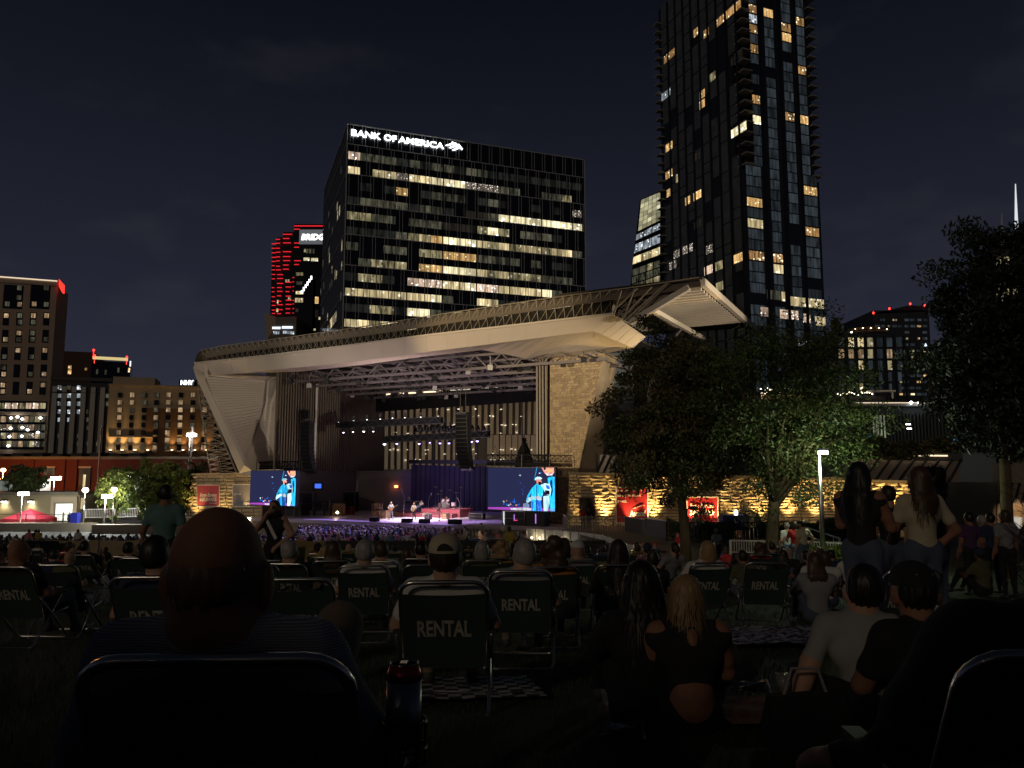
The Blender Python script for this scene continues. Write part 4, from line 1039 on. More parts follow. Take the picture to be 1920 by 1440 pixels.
for i in range(ns - 1):
    b = MB(); b.poly([cT[i].lerp(cT[i + 1], .01), cT[i + 1], cB[i + 1], cB[i].lerp(cB[i + 1], .01)], BV * .2); b.build('cap_panel', capM, st_)
b = MB()
for i in range(ns - 1):
    if stp[i + 1] < 1156: b.poly([cB[i] + BV * .3, cB[i + 1] + BV * .3, lB[i + 1], lB[i]], BV * .1)
b.build('mesh_backing', m_mesh, st_)
for i in range(ns - 1):
    if stp[i] > 1150: break
    fp = onc(stp[i], yat(Ll, stp[i]), CF + .3); fq = onc(stp[i + 1], yat(Ll, stp[i + 1]), CF + .3)
    b = MB(); b.slab(fp, cT[i] - BV * .45, .042, .042)
    b.slab(fp, cT[min(i + 2, ns - 1)] - BV * .45, .042, .042)
    if stp[i] < 760: b.slab(fq, cT[i] - BV * .45, .042, .042)
    b.build('lattice_strut', m_lat, st_)
b = MB()
for i in range(ns - 1): b.tube([cT[i] - BV * .5, cT[i + 1] - BV * .5], .05, 5, False)
b.build('lattice_rail', m_lat, st_)
# left rounded corner of the lattice
b = MB(); arc = [onc(x, y, CF + .2) for x, y in ((367, 680), (366, 674), (369, 665), (376, 658), (386, 654))]; arc2 = [p + BV * 3.5 for p in arc]
for i in range(4): b.poly([arc[i], arc[i + 1], arc2[i + 1], arc2[i]])
b.build('corner_cap', capM, st_)
# wedge of perforated mesh at the right end
W1, W2, W3, W4 = onc(1150, 590, CF + .3), onc(1184, 606, CF + .5), onc(1292, 540, CF + .3), onc(1160, 560, CF + .3)
m_perf = M('perforated_wedge', (.30, .24, .14), .6, var=.5, scale=6)
b = MB(); b.poly([W1, W2, W3, onc(1245, 550, CF + .3), W4], BV * .15); b.build('wedge_mesh', m_mesh, st_)
pf = MB(); rp_ = random.Random(1)
for i in range(900):   # perforated plate: many small bright lands
    s_, t_ = rp_.random(), rp_.random(); L_ = W4.lerp(W3, s_ ** .6); L2 = W1.lerp(W2, min(1, s_ * 4)) if s_ < .25 else W2.lerp(W3, (s_ - .25) / .75)
    p = L_.lerp(L2, t_) - BV * .06; d_ = .10; pf.add([p + RV * -d_, p + UP * d_, p + RV * d_, p - UP * d_], [(0, 1, 2, 3)])
pf.build('perforated_plate', m_lat, st_, kind='stuff')
for (x0, y0, x1, y1) in ((1150, 592, 1165, 545), (1168, 600, 1190, 541), (1152, 580, 1195, 541), (1165, 598, 1222, 538), (1172, 600, 1250, 531), (1178, 603, 1256, 530)):
    b = MB(); b.slab(onc(x0, y0, CF - .05), onc(x1, y1, CF - .1), .09, .09); b.build('lattice_strut', m_lat, st_)
b = MB(); b.slab(W2 - BV * .3, onc(1292, 539, CF - .1), .5, .42); b.build('wedge_beam', m_panel, st_)
# flying roof corner at the right
PR = onc(1317, 524, CF + .2); zc = PR.z
aR = stage_ac(PR)[0]
E1 = S(aR, 15.5, zc - .2); 
b = MB(); b.slab(PR - UP * .2, E1 - UP * .2, .4, .55); b.build('edge_beam', m_panel, st_)
b = MB(); b.poly([PR, E1, S(6, 15.5, zc), S(6, CF + .4, zc)], (0, 0, .25)); b.build('upper_roof', M('upper_roof', (.05, .042, .03), .8), st_)
for i in range(17):
    c_ = CF + 1.0 + i * .92; b = MB(); b.slab(S(8.5, c_, zc - .5), S(aR - .3, c_, zc - .5), .30 if i < 4 else .16, .35); b.build('roof_rafter', m_panel, st_)
b = MB(); b.slab(S(aR - 5.2, CF + .8, zc - 1.2), S(aR - 4.6, 13, zc - 1.4), .35, .4); b.build('roof_brace', m_panel, st_)
b = MB(); b.slab(S(aR - 9, 9, zc - 4), S(aR - 4.8, 6, zc - 1.2), .25, .3); b.build('roof_brace', m_steel, st_)
b = MB(); b.poly([S(8, 9, 4), S(15.5, 9, 4), S(15.5, 9, zc - 2.6), S(8, 9, zc - 2.6)], BV * .3); b.build('back_house_wall', m_ribd, st_)

# left leg and louvred shell
legO = [(364, 690, CF), (366, 704, CF), (392, 760, CF + .6), (428, 838, CF + 1.4), (449, 887, CF + 2.2), (470, 893, CF + 2.6)]
legI = [(384, 700, CF), (382, 710, CF), (408, 765, CF + .6), (440, 835, CF + 1.4), (458, 872, CF + 2.0), (472, 882, CF + 2.6)]
lo_ = [onc(x, y, c) for x, y, c in legO]; li_ = [onc(x, y, c) for x, y, c in legI]
for i in range(5):
    b = MB(); b.poly([lo_[i], lo_[i + 1], li_[i + 1], li_[i]], BV * .5); b.build('leg_panel', m_panel, st_)
b = MB(); b.poly([onc(366, 682, CF), onc(384, 680, CF), onc(384, 704, CF), onc(366, 702, CF), onc(362, 690, CF)], BV * .4); b.build('leg_panel', m_panel, st_)
b = MB(); b.poly([onc(447, 882, CF + 2.2), onc(522, 880, -1), onc(522, 888, -1), onc(470, 893, CF + 2.6)], BV * .8); b.build('leg_foot', m_panel, st_)
shO = sub([onc(*q_) for q_ in ((385, 706, CF + .2), (409, 766, CF + .8), (441, 838, CF + 1.6), (457, 875, CF + 2.2))], 34)
shI = sub([onc(*q_) for q_ in ((500, 716, .6), (497, 756, .6), (474, 820, .2), (456, 881, -.8))], 34)
b = MB()
for i in range(34): b.poly([shO[i], shO[i + 1], shI[i + 1], shI[i]])
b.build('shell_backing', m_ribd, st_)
for i in range(34):
    b = MB(); n_ = Vector((.35, -.9, -.1)) * .06
    b.poly([shO[i] + n_, shO[i].lerp(shO[i + 1], .9) + n_ * 2, shI[i].lerp(shI[i + 1], .9) + n_ * 2, shI[i] + n_], BV * .05); b.build('shell_louvre', m_panel, st_)
b = MB(); eg = [onc(*q_) for q_ in ((500, 716, .6), (510, 710, .7), (524, 714, .9), (516, 732, .9), (500, 765, .9), (478, 822, .6), (454, 878, -.4))]
e2 = [S(AL, 2.0, p.z + .05) for p in eg]
for i in range(6): b.poly([eg[i], eg[i + 1], e2[i + 1], e2[i]])
for i in range(34): b.poly([shI[i], shI[i + 1], S(AL, 2.4, shI[i + 1].z), S(AL, 2.4, shI[i].z)])
b.build('shell_return', m_panel, st_)
b = MB(); b.poly([onc(382, 704, CF + .2), onc(450, 699, -1.2), onc(520, 708, .8), onc(500, 716, .6)], (0, 0, .1)); b.build('soffit_panel', m_soffit, st_)
# lattice scaffold behind the leg
sc = MB()
L0 = [onc(*q_) for q_ in ((370, 706, 2), (378, 770, 2), (388, 840, 2), (396, 890, 2))]; L1 = [onc(*q_) for q_ in ((374, 712, 1), (398, 770, 0), (424, 840, -.5), (444, 886, -1))]
for L_ in (L0, L1): b = MB(); b.tube(L_, .12, 6); b.build('scaffold_post', m_lat, st_)
A_, B_ = sub(L0, 16), sub(L1, 16)
for i in range(16):
    b = MB(); b.tube([A_[i], B_[i]], .05, 4); b.tube([A_[i], B_[i + 1]], .045, 4); b.tube([B_[i], A_[i + 1]], .045, 4); m3 = A_[i].lerp(B_[i], .5); b.tube([m3, A_[i + 1].lerp(B_[i + 1], .2) + BV], .04, 4); b.build('scaffold_brace', m_lat, st_)
rebase(st_)

# ---- striped civic building seen through the stage opening
cv = empty('pale_finned_hall', (0, 0, 0), 0, 'pale building with tall white fins seen through the open back of the stage', 'building')
pv = lambda px, py: at(px, py, 150)
b = MB(); A = [pv(700, 740), pv(1030, 735), pv(1030, 905), pv(700, 905)]; b.poly(A, (0, 12, 0)); b.build('wall', M('hall_wall', (.085, .075, .07), .7), cv)
m_wf = M('hall_fin', (.45, .38, .30), .7, var=.08)
fr_ = random.Random(9); e_hall = E('hall_lamp', (1, .85, .6), 1.6)
for k in range(27):
    px = 726 + k * 11.6
    b = MB(); b.slab(pv(px, 742) - Vector((0, .5, 0)), pv(px - 1, 815 if k > 14 else 880) - Vector((0, .5, 0)), .65, .5, (0, -1, 0)); b.build('fin', m_wf, cv)
for k in range(10):
    px = 925 + k * 11.6 - 6
    b = MB(); b.slab(pv(px, 816) - Vector((0, .5, 0)), pv(px - 1, 880) - Vector((0, .5, 0)), 1.05, .5, (0, -1, 0)); b.build('fin', m_wf, cv)
for i in range(60):
    b = MB(); b.box(pv(fr_.uniform(725, 1000), fr_.choice((768, 781, 797, 812, 843, 851, 862)) + fr_.uniform(-1, 1)) - Vector((0, .9, 0)), (fr_.uniform(.2, .5), .2, .08)); b.build('ceiling_lamp', e_hall, cv)
rebase(cv)
lamp('SPOT', (-8, 118, 1.5), 2600, (1, .74, .42), pv(840, 810), 1.0, 80, .6, 'hall_flood')
lamp('SPOT', (8, 118, 1.5), 2600, (1, .74, .42), pv(960, 810), 1.0, 80, .6, 'hall_flood')

# ---- left stone block with posters
sb = empty('stone_pier', (0, 0, 0), 0, 'low stone pier under the left leg of the roof, uplit amber', 'wall')
A, B, C, D = onc(361, 891, -4), onc(492, 889, -2), onc(492, 986, -2), onc(346, 986, -4)
nb = ((B - A).cross(A - D)).normalized(); nb = -nb if nb.y > 0 else nb
b = MB(); b.poly([A, B, C, D], -nb * 2.0); b.build('core', m_mortar, sb)
stones_quad(sb, A, B, C, D, 15, 9, [m_stone, m_stone2], 12, proud=.16, n=nb)
b = MB(); b.slab(A + nb * .1 + UP * .1, B + nb * .1 + UP * .1, .5, .2); b.build('coping', m_stone2, sb)
b = MB(); b.poly([onc(492, 893, -3), onc(475, 893, -6), onc(475, 986, -6), onc(492, 986, -3)], RV * .5); 
rebase(sb)
def uplight(px, py, c, n_, energy, aim=4.0, off=.9, col=(1, .66, .24), spot=66, plane='c'):
    energy *= 1.0; p = onc(px, py, c) if plane == 'c' else at(px, py, c)
    q_ = p + n_ * off
    e = empty('ground_uplight', q_, 0, None, 'floodlight', 'amber uplights at the foot of the stone walls')
    b = MB(); b.box((0, 0, -.05), (.35, .25, .2)); b.mat(1); b.box((0, 0, .07), (.28, .18, .05)); b.build('housing', [m_dmet, e_lampw], e)
    b = MB(); b.box((0, 0, -.2), (.1, .1, .25)); b.build('stake', m_dmet, e)
    lamp('SPOT', q_ + UP * .15, energy, col, p + UP * aim, .08, spot, .9, 'uplight_beam')
    return e
UPL = [(uplight(366, 984, -4, nb, 900), 'amber uplight at the left end of the stone pier under the insurance poster'),
       (uplight(418, 984, -3.3, nb, 520), 'amber uplight at the middle of the stone pier between two posters'),
       (uplight(474, 982, -2.3, nb, 1500), 'bright amber uplight at the right foot of the stone pier')]
def poster(cn, x0, y0, x1, y1, plane, n_, mat, label, lines, off=.3):
    a_, b_, c3, d_ = [plane(x, y) + n_ * off for x, y in ((x0, y0), (x1, y0), (x1, y1), (x0, y1))]
    e = empty('poster', (a_ + b_ + c3 + d_) / 4, 0, label, 'poster')
    def add(nm, mb, mt):
        o = mb.build(nm, mt); o.parent = e; o.matrix_parent_inverse = parent_inv(e); return o
    b = MB(); b.poly([a_, b_, c3, d_], -n_ * .06); add('banner', b, mat)
    fr = MB()
    for p, q_ in ((a_, b_), (b_, c3), (c3, d_), (d_, a_)): fr.slab(p + n_ * .02, q_ + n_ * .02, .07, .08)
    add('frame', fr, m_white)
    xd = (c3 - d_).normalized(); W = (c3 - d_).length; Hh = (a_ - d_).length
    for (s_, u, v, wf, hf, bold, shr) in lines:
        text(s_, d_ + xd * W * u + UP * Hh * v + n_ * .05, xd, W * wf, Hh * hf, m_txt, e, bold=bold, depth=.02, shear=shr)
    return e, a_, b_, c3, d_
plP = lambda x, y: (lambda d, A_=A, n_=nb: d * (A_.dot(n_) / d.dot(n_)))(ray(x, y))
m_redf = M('faded_red_vinyl', (.42, .06, .09), .6, var=.06); m_gry = M('grey_vinyl', (.24, .22, .24), .6, var=.06)
poster(0, 373, 909, 415, 949, plP, nb, m_redf, 'faded red insurance poster on the left stone pier', [("Farm Bureau", .12, .45, .74, .17, .02, .2), ("INSURANCE", .12, .24, .74, .17, .03, 0), ("FARM BUREAU", .56, .12, .3, .05, .01, 0)])
poster(0, 440, 908, 481, 949, plP, nb, m_gry, 'grey slogan poster partly hidden behind the left video screen', [("Feel the rhythm of", .05, .82, .85, .10, .01, 0), ("steady financial", .05, .66, .75, .12, .01, 0), ("growth.", .05, .50, .33, .12, .01, 0), ("Ascend", .45, .06, .45, .17, .03, .15)])

# ---- right stone wall, running towards the camera on the right
rw = empty('stone_terrace_wall', (0, 0, 0), 0, 'long rough stone wall glowing amber behind the trees at right', 'wall')
Rt = lambda px, py: onc(px, py, -2.2)
A, B, C, D = Rt(1068, 889), Rt(1602, 900), Rt(1602, 992), Rt(1062, 992)
nR = -BV
b = MB(); b.poly([A - nR * .1, B - nR * .1, C - nR * .1, D - nR * .1], -nR * 1.5); b.build('core', m_mortar, rw)
n1 = stones_quad(rw, A, B, C, D, 17, 21, [m_stone, m_stone2], 5, proud=.17, n=nR, jit=.1, maxn=230)
A2, B2, C2, D2 = Rt(1602, 903), Rt(1765, 907), Rt(1765, 1010), Rt(1602, 1005)
b = MB(); b.poly([A2 - nR * .1, B2 - nR * .1, C2 - nR * .1, D2 - nR * .1], -nR * 1.5); b.build('core', m_mortar, rw)
stones_quad(rw, A2, B2, C2, D2, 14, 6, [m_stone, m_stone2], 6, proud=.17, n=nR, maxn=70)
b = MB(); b.slab(A + nR * .05 + UP * .08, B + nR * .05 + UP * .08, .6, .18); b.slab(A2 + nR * .05 + UP * .08, B2 + nR * .05 + UP * .08, .6, .18); b.build('coping', m_conc, rw)
b = MB(); b.poly([Rt(1089, 933), Rt(1117, 933), Rt(1117, 972), Rt(1089, 972)], nR * .35); b.build('doorway', m_black, rw)
rebase(rw)
for px, en, lb_ in ((1136, 700, 'bright amber uplight beside the dark doorway behind the railing'), (1226, 700, 'bright amber uplight between the slogan poster and the left tree trunk'), (1375, 420, 'amber uplight behind the two standing men at the bar'), (1425, 420, 'amber uplight behind the right tree trunk'), (1480, 420, 'amber uplight left of the white lamp post'), (1530, 420, 'amber uplight at the lamp post foot'), (1582, 460, 'amber uplight at the right end of the planted bed'), (1668, 420, 'amber uplight behind the standing women'), (1740, 60, 'faint uplight at the far right end of the stone wall'), (1085, 90, 'dim uplight at the left end of the terrace wall'), (1300, 420, 'amber uplight behind the left tree trunk'), (1185, 380, 'amber uplight under the slogan poster'), (1340, 400, 'amber uplight right of the insurance poster'), (1628, 420, 'amber uplight right of the planted bed'), (1705, 300, 'amber uplight behind the woman in the cream tee')):
    UPL.append((uplight(px, 988, -2.2, nR, en * 2.3, aim=3.2), lb_))
for o, l_ in UPL: o['label'] = l_
plR = lambda x, y: Rt(x, y)
e1, a_, b_, c3, d_ = poster(0, 1158, 914, 1217, 980, plR, nR, m_red, 'red slogan poster on the amber stone wall, left of the trees', [("Feel the rhythm of", .04, .86, .86, .10, .01, 0), ("steady financial", .04, .71, .74, .11, .01, 0), ("growth.", .04, .55, .32, .11, .01, 0), ("Ascend", .44, .18, .5, .17, .03, .12)])
xd = (c3 - d_).normalized(); Wp = (c3 - d_).length
b = MB(); ctr = d_.lerp(a_, .45) + xd * Wp * .25 + nR * .02
b.poly([ctr + xd * math.cos(t) * Wp * .5 * .8 * (1) + UP * math.sin(t) * Wp * .5 * .8 for t in np.linspace(-.9, 2.2, 16)] + [ctr], nR * .01); o = b.build('print_disc', M('dark_red_print', (.36, .01, .02), .55)); o.parent = e1; o.matrix_parent_inverse = parent_inv(e1)
b = MB(); b.tube([d_ + xd * Wp * (.52 + .4 * t) + UP * (Wp * (.42 + .10 * math.sin(t * 1.6))) + nR * .06 for t in np.linspace(0, 1, 8)], [.02, .03, .035, .04, .035, .03, .02, .01], 5); o = b.build('print_swoosh', m_txt); o.parent = e1; o.matrix_parent_inverse = parent_inv(e1)
poster(0, 1290, 932, 1348, 985, plR, nR, m_red, 'red insurance poster behind the left tree trunk', [("Farm Bureau", .12, .62, .76, .15, .02, .2), ("INSURANCE", .12, .36, .78, .19, .04, 0)])

# ---- slanted ribbed roof / eave above the right wall, glazed eave light line and planter
ev = empty('terrace_eave', (0, 0, 0), 0, 'sloping standing seam roof with a glowing slot line above the right stone wall', 'roof')
pe = lambda px, py, c: onc(px, py, c)
A, B, C, D = pe(1596, 860, 1.5), pe(1800, 864, 1.5), pe(1800, 906, -1.6), pe(1596, 901, -1.6)
b = MB(); b.poly([A, B, C, D], (0, .3, .1)); b.build('roof_sheet', M('seam_roof', (.30, .24, .20), .7, var=.1), ev)
for i in range(9):
    u = i / 9; b = MB(); P0 = D.lerp(C, u); P1_ = A.lerp(B, min(1, u + .14)); b.slab(P0 + Vector((0, -.15, .05)), P1_ + Vector((0, -.15, .05)), .12, .16); b.build('roof_seam', m_dmet, ev)
b = MB(); b.slab(pe(1590, 853, 1.6), pe(1805, 858, 1.6), .4, .6); b.build('gutter', m_dmet, ev)
for (x0, x1) in ((1600, 1642), (1648, 1686), (1690, 1731), (1736, 1777)):
    b = MB(); b.slab(pe(x0, 852.5 + (x0 - 1600) * .012, 1.2), pe(x1, 852.5 + (x1 - 1600) * .012, 1.2), .12, .11); b.build('slot_light', memo('slot', lambda: E('slot', (1, .78, .5), 1.3)), ev)
rebase(ev)
ev2 = empty('ribbed_bay', (0, 0, 0), 0, 'slanted ribbed metal bay half hidden by the left tree crown beside the stone tower', 'wall')
b = MB(); b.poly([onc(1120, 852, 1), onc(1200, 856, 1), onc(1200, 888, .2), onc(1118, 888, .2)], BV * .3); b.build('panel', M('bay_panel', (.22, .21, .20), .6), ev2)
for i in range(6): b = MB(); b.slab(onc(1118 + i * 13, 887, .1), onc(1133 + i * 13, 853, .8), .12, .14); b.build('rib', m_dmet, ev2)
b = MB(); b.slab(onc(1118, 850, .8), onc(1118, 888, 0), .15, .15); b.build('edge_post', m_dmet, ev2); rebase(ev2)
# end pavilion at far right: tall grey wall and lit opening
ep = empty('end_pavilion', (0, 0, 0), 0, 'grey rendered pavilion wall with a lit opening at the right edge', 'building')
ca = lambda px, py: at(px, py, 40)
b = MB(); b.poly([ca(1765, 905), ca(1868, 905), ca(1868, 1010), ca(1765, 1010)], (0, 3, 0)); b.build('wall', M('grey_render', (.17, .14, .11), .9, var=.15), ep)
b = MB(); b.poly([ca(1868, 870), ca(2000, 850), ca(2000, 945), ca(1873, 945)], (0, .4, 0)); b.build('canopy_panel', M('canopy_panel', (.24, .19, .15), .7), ep)
for i in range(5): b = MB(); b.slab(ca(1872 + i * 14, 942) - Vector((0, .1, 0)), ca(1872 + i * 14 - 12 + 22, 905) - Vector((0, .1, 0)), .07, .1); b.build('canopy_rib', m_dmet, ep)
b = MB(); b.poly([ca(1870, 945), ca(2000, 945), ca(2000, 1010), ca(1870, 1010)], (0, .4, 0)); b.build('lit_room', M('room_plaster', (.35, .24, .15), .8), ep)
b = MB(); b.poly([ca(1898, 969), ca(1912, 969), ca(1911, 990), ca(1898, 990)], (0, -.2, 0)); b.build('menu_board', E('menu', (.9, .85, .7), .5), ep)
b = MB(); b.slab(ca(1869, 900) - Vector((0, .4, 0)), ca(1872, 1012) - Vector((0, .4, 0)), .15, .15); b.build('post', m_dmet, ep)
rebase(ep)
lamp('SPOT', ca(1905, 944) + Vector((0, -1.2, .2)), 60, (1, .7, .4), ca(1905, 980), .1, 100, .6, 'room_downlight')

# ================================================================== screens
def screen(name, pL, pR, pT, pB, c, label):
    A_, B_, C_, D_ = [onc(x, y, c) for x, y in ((pL, pT), (pR, pT), (pR, pB), (pL, pB))]
    z1 = (A_.z + B_.z) / 2; z0 = (C_.z + D_.z) / 2; L = Vector((A_.x, A_.y, 0)); R = Vector((B_.x, B_.y, 0)); W = (R - L).length; Hh = z1 - z0
    e = empty('video_screen', (L + R) / 2 + UP * z0, math.atan2((R - L).y, (R - L).x), label, 'video screen')
    b = MB(); b.box((0, .25, Hh / 2), (W + .15, .4, Hh + .12)); b.build('cabinet', m_dmet, e)
    def P2(u, v): return ((u - .5) * W, 0, (1 - v) * Hh)
    def shp(pts, mt, lay):
        b = MB(); b.poly([Vector(P2(u, v)) + Vector((0, -.02 - .012 * lay, 0)) for u, v in pts], (0, .008, 0)); b.build('picture_shape', mt, e)
    em = SCR
    shp([(0, 0), (1, 0), (1, 1), (0, 1)], em['navy'], -1)
    b = MB()
    shp([(0, .945), (.52, .92), (1, .95), (1, 1), (.45, 1), (0, .985)], em['magenta'], 1); shp([(.34, .955), (.6, .93), (.7, .97), (.62, 1), (.36, .99)], em['white'], 2)
    # two musicians at the right side of the picture
    E_ = [((.93, .15), (.93, .10), (.99, .2), (1, .35), (1, 1), (.955, 1), (.94, .5), (.90, .25)), ]
    shp([(.90, .24), (.96, .20), (1, .22), (1, 1), (.93, 1), (.92, .6)], em['cyan'], 1)
    shp([(.935, .30), (.965, .28), (.975, .55), (.95, .7), (.935, .5)], em['deep'], 2)
    shp([(.70, .42), (.75, .36), (.80, .40), (.84, .46), (.83, .60), (.80, .78), (.81, 1), (.66, 1), (.655, .75), (.66, .60), (.585, .78), (.60, .66), (.65, .52)], em['cyan'], 2)
    shp([(.585, .78), (.61, .70), (.70, .66), (.72, .70), (.66, .76), (.60, .83)], em['ice'], 3)
    shp([(.72, .74), (.80, .77), (.80, 1), (.735, 1)], em['blue'], 3); shp([(.66, .76), (.69, .8), (.68, 1), (.665, 1)], em['blue'], 3)
    shp([(.73, .27), (.80, .25), (.815, .34), (.79, .40), (.745, .38)], em['skin'], 3); shp([(.765, .33), (.81, .33), (.80, .41), (.77, .40)], em['dark'], 4)
    shp([(.715, .30), (.72, .24), (.75, .21), (.79, .215), (.825, .25), (.80, .27), (.74, .27)], em['ice'], 4)
    shp([(.80, .40), (.86, .36), (.93, .38), (.955, .50), (.94, .64), (.88, .62), (.84, .50)], em['ice'], 4); shp([(.87, .40), (.93, .41), (.935, .50), (.89, .49)], em['blue'], 5)
    shp([(.72, .66), (.79, .66), (.82, .75), (.74, .74)], em['white'], 5); shp([(.84, .66), (.92, .64), (.93, .8), (.90, 1), (.84, 1)], em['ice'], 4); shp([(.86, .52), (.93, .53), (.93, .62), (.87, .62)], em['dark'], 5)
    shp([(.74, 0), (.748, 0), (.712, .27), (.700, .29)], em['cyan'], 3); shp([(.735, .4), (.742, .4), (.745, 1), (.735, 1)], em['dark'], 5)
    shp([(.81, 0), (.99, 0), (.995, .12), (.96, .17), (.90, .185), (.855, .12)], em['skin'], 3); shp([(.87, .05), (.96, .03), (.985, .07), (.93, .11)], em['hot'], 4); shp([(.86, .12), (.91, .155), (.97, .14), (.99, .10), (.97, .175), (.90, .19)], em['white'], 4); shp([(.84, .0), (.88, .0), (.87, .05), (.85, .06)], em['dark'], 4)
    shp([(.54, .84), (.60, .82), (.63, .86), (.63, .93), (.54, .93)], em['pale'], 2)
    shp([(.40, .67 + .04), (.42, .83), (.40, .83)], em['blue'], 1)
    rr = random.Random(14)
    for i in range(16):
        u = .21 + rr.random() * .30; v = .85 + rr.random() * .06 * (1 if i % 3 else -1.3); s_ = rr.uniform(.008, .022)
        shp([(u - s_, v), (u, v - s_ * .9), (u + s_, v), (u, v + s_ * .9)], em[rr.choice(('blue', 'ice', 'skin', 'blue'))], 1)
    for (u, v, s_) in ((.49, .18, .018), (.50, .36, .010), (.52, .51, .012), (.54, .56, .008), (.47, .33, .006), (.43, .78, .007), (.53, .62, .010), (.56, .45, .006), (.78, .13, .015), (.80, .12, .012)):
        shp([(u - s_, v), (u, v - s_), (u + s_, v - s_ * .4), (u + s_ * .4, v + s_)], em['blue' if s_ < .015 else 'ice'], 1)
    for k in range(3): bb = MB(); bb.slab((-W / 2 + .6 + k * (W - 1.2) / 2, .2, Hh), (-W / 2 + .6 + k * (W - 1.2) / 2, .2, Hh + 1.2), .06, .06); bb.build('hanger', m_dmet, e)
    return e
def gradE(name, col, s): return E(name, col, s)
def ES(name, col, s):
    m = EW(name, col, s, scale=2.2, lo=.55, spots=.35, spotcol=tuple(min(1, c * .5 + .5) for c in col), sscale=3.5); return m
SCR = dict(navy=E('scr_navy', (.026, .030, .088), .85), magenta=E('scr_magenta', (.5, .08, .6), .9), white=ES('scr_white', (.9, .9, 1), 1.1), cyan=ES('scr_cyan', (.02, .50, .95), 1.5), deep=ES('scr_deep', (.01, .05, .3), .8), ice=ES('scr_ice', (.55, .92, 1), 1.7), blue=ES('scr_blue', (.02, .16, .9), 1.3), skin=ES('scr_skin', (1, .38, .30), 1.4), hot=E('scr_hot', (1, .55, .2), 1.1), dark=E('scr_dark', (.01, .008, .03), .7), pale=ES('scr_pale', (.25, .35, .6), .9))
s1 = screen('r', 915.5, 1040, 877, 957, 0, 'large right video screen showing a capped guitarist lit cyan')
for m__ in SCR.values(): m__.node_tree.nodes['Principled BSDF'].inputs['Base Color'].default_value = (.002, .002, .002, 1); m__.node_tree.nodes['Principled BSDF'].inputs['Specular IOR Level'].default_value = 0
s2 = screen('l', 470.5, 555.5, 883, 947.5, -5.2, 'left video screen above the stone pier showing the same guitarist')
for s_ in (s1, s2):
    d_ = lamp('AREA', s_.location + Vector((.2, -.6, 2)), 14, (.35, .5, 1), s_.location + Vector((2, -12, -2)), 4, name='screen_spill')
# ================================================================== flown gear
def tree_label(o, l): o['label'] = l
def line_array(px, pyT, pyB, c, n, label, bend=1):
    T, B = onc(px, pyT, c), onc(px, pyB, c); L = (T - B).length / n
    e = empty('line_array_speaker', T, math.atan2(-.469, .883), label, 'speaker')
    z = 0; y = 0
    for i in range(n):
        t = i / n; ang = .02 + bend * .55 * t * t
        b = MB(); M3 = Matrix.Rotation(-ang, 3, 'X'); w_ = 1.30
        b.box((0, y + .35, z - L / 2), (w_, .75, L * .93), M3); b.mat(1); b.box((0, y - .04, z - L / 2), (w_ * .92, .04, L * .8), M3)
        b.build('speaker_cabinet', [m_dmet, m_black], e)
        z -= L * math.cos(ang); y += L * math.sin(ang) * .9
    b = MB(); b.box((0, .3, .12), (1.4, 1.1, .12)); b.slab((-.3, .3, .1), (-.3, .3, 3), .05, .05); b.slab((.3, .3, .1), (.3, .3, 3), .05, .05); b.build('rigging_frame', m_dmet, e)
    return e
line_array(572, 792, 888, -1, 13, 'black curved line array of speakers hanging at the left of the stage')
line_array(865, 777, 882, -1, 14, 'black curved line array of speakers hanging right of stage centre')
line_array(564, 771, 784, 4, 2, 'small speaker cluster hung above the left line array')
def head_fix(b_, p, s=.32):
    b_.box(p, (s * .7, s * .7, s * .5)); b_.lathe([(s * .3, 0), (s * .42, -s * .6), (s * .36, -s * .9)], Vector(p) - UP * s * .3, 8)
def truss(name, x0, y0, x1, y1, c, label, fx, mats=None, thick=.75, cover=True):
    A_, B_ = onc(x0, y0, c), onc(x1, y1, c); e = empty('lighting_truss', (A_ + B_) / 2, 0, label, 'lighting truss'); o_ = (A_ + B_) / 2
    A_ -= o_; B_ -= o_; b = MB(); h_ = thick / 2
    for dz in (-h_, h_):
        for dc in (-h_, h_): b.slab(A_ + UP * dz + BV * dc, B_ + UP * dz + BV * dc, .07, .07)
    n = int((B_ - A_).length / .8)
    for i in range(n):
        p_, q_ = A_.lerp(B_, i / n), A_.lerp(B_, (i + 1) / n); s_ = 1 if i % 2 else -1
        for dc in (-h_, h_): b.slab(p_ + UP * h_ * s_ + BV * dc, q_ - UP * h_ * s_ + BV * dc, .05, .05)
    b.build('truss_frame', m_dmet, e)
    if cover: b = MB(); b.slab(A_ - BV * .1, B_ - BV * .1, thick * .7, thick * .8); b.build('truss_skirt', m_black, e)
    for (px, py, mt, s_) in fx:
        p = onc(px, py, c) - o_; b = MB(); b.box(p + UP * .28, (.30, .30, .30)); b.slab(p + UP * .3, Vector((p.x, p.y, (A_.z + B_.z) / 2)), .05, .05); b.lathe([(.10, .1), (.17, -.1), (.15, -.2)], p + UP * .1, 8)
        if mt is not None: b.mat(1); b.lathe([(.02, .09 * s_), (.13 * s_, 0), (.02, -.09 * s_)], p - UP * .12, 8)
        b.build('spotlight', [m_dmet] + ([mt] if mt else []), e)
    return e
e_spotw = E('spot_white', (.95, .95, 1), 4)
truss('t', 633, 797, 830, 788, 6, 'front lighting truss with round lamps along its top, left of stage centre', [(635, 789, e_bulb2, .7), (663, 787, e_spotw, .7), (688, 785, e_spotw, .7), (713, 784, e_spotw, .7), (736, 782, e_spotw, .7), (759, 781, e_spotw, .6), (789, 780, e_spotw, .6), (644, 809, e_spotw, 1.0), (662, 808, e_bulb2, .7), (682, 807, e_bulb2, 1.1), (700, 807, e_spotw, .9)], thick=.7)
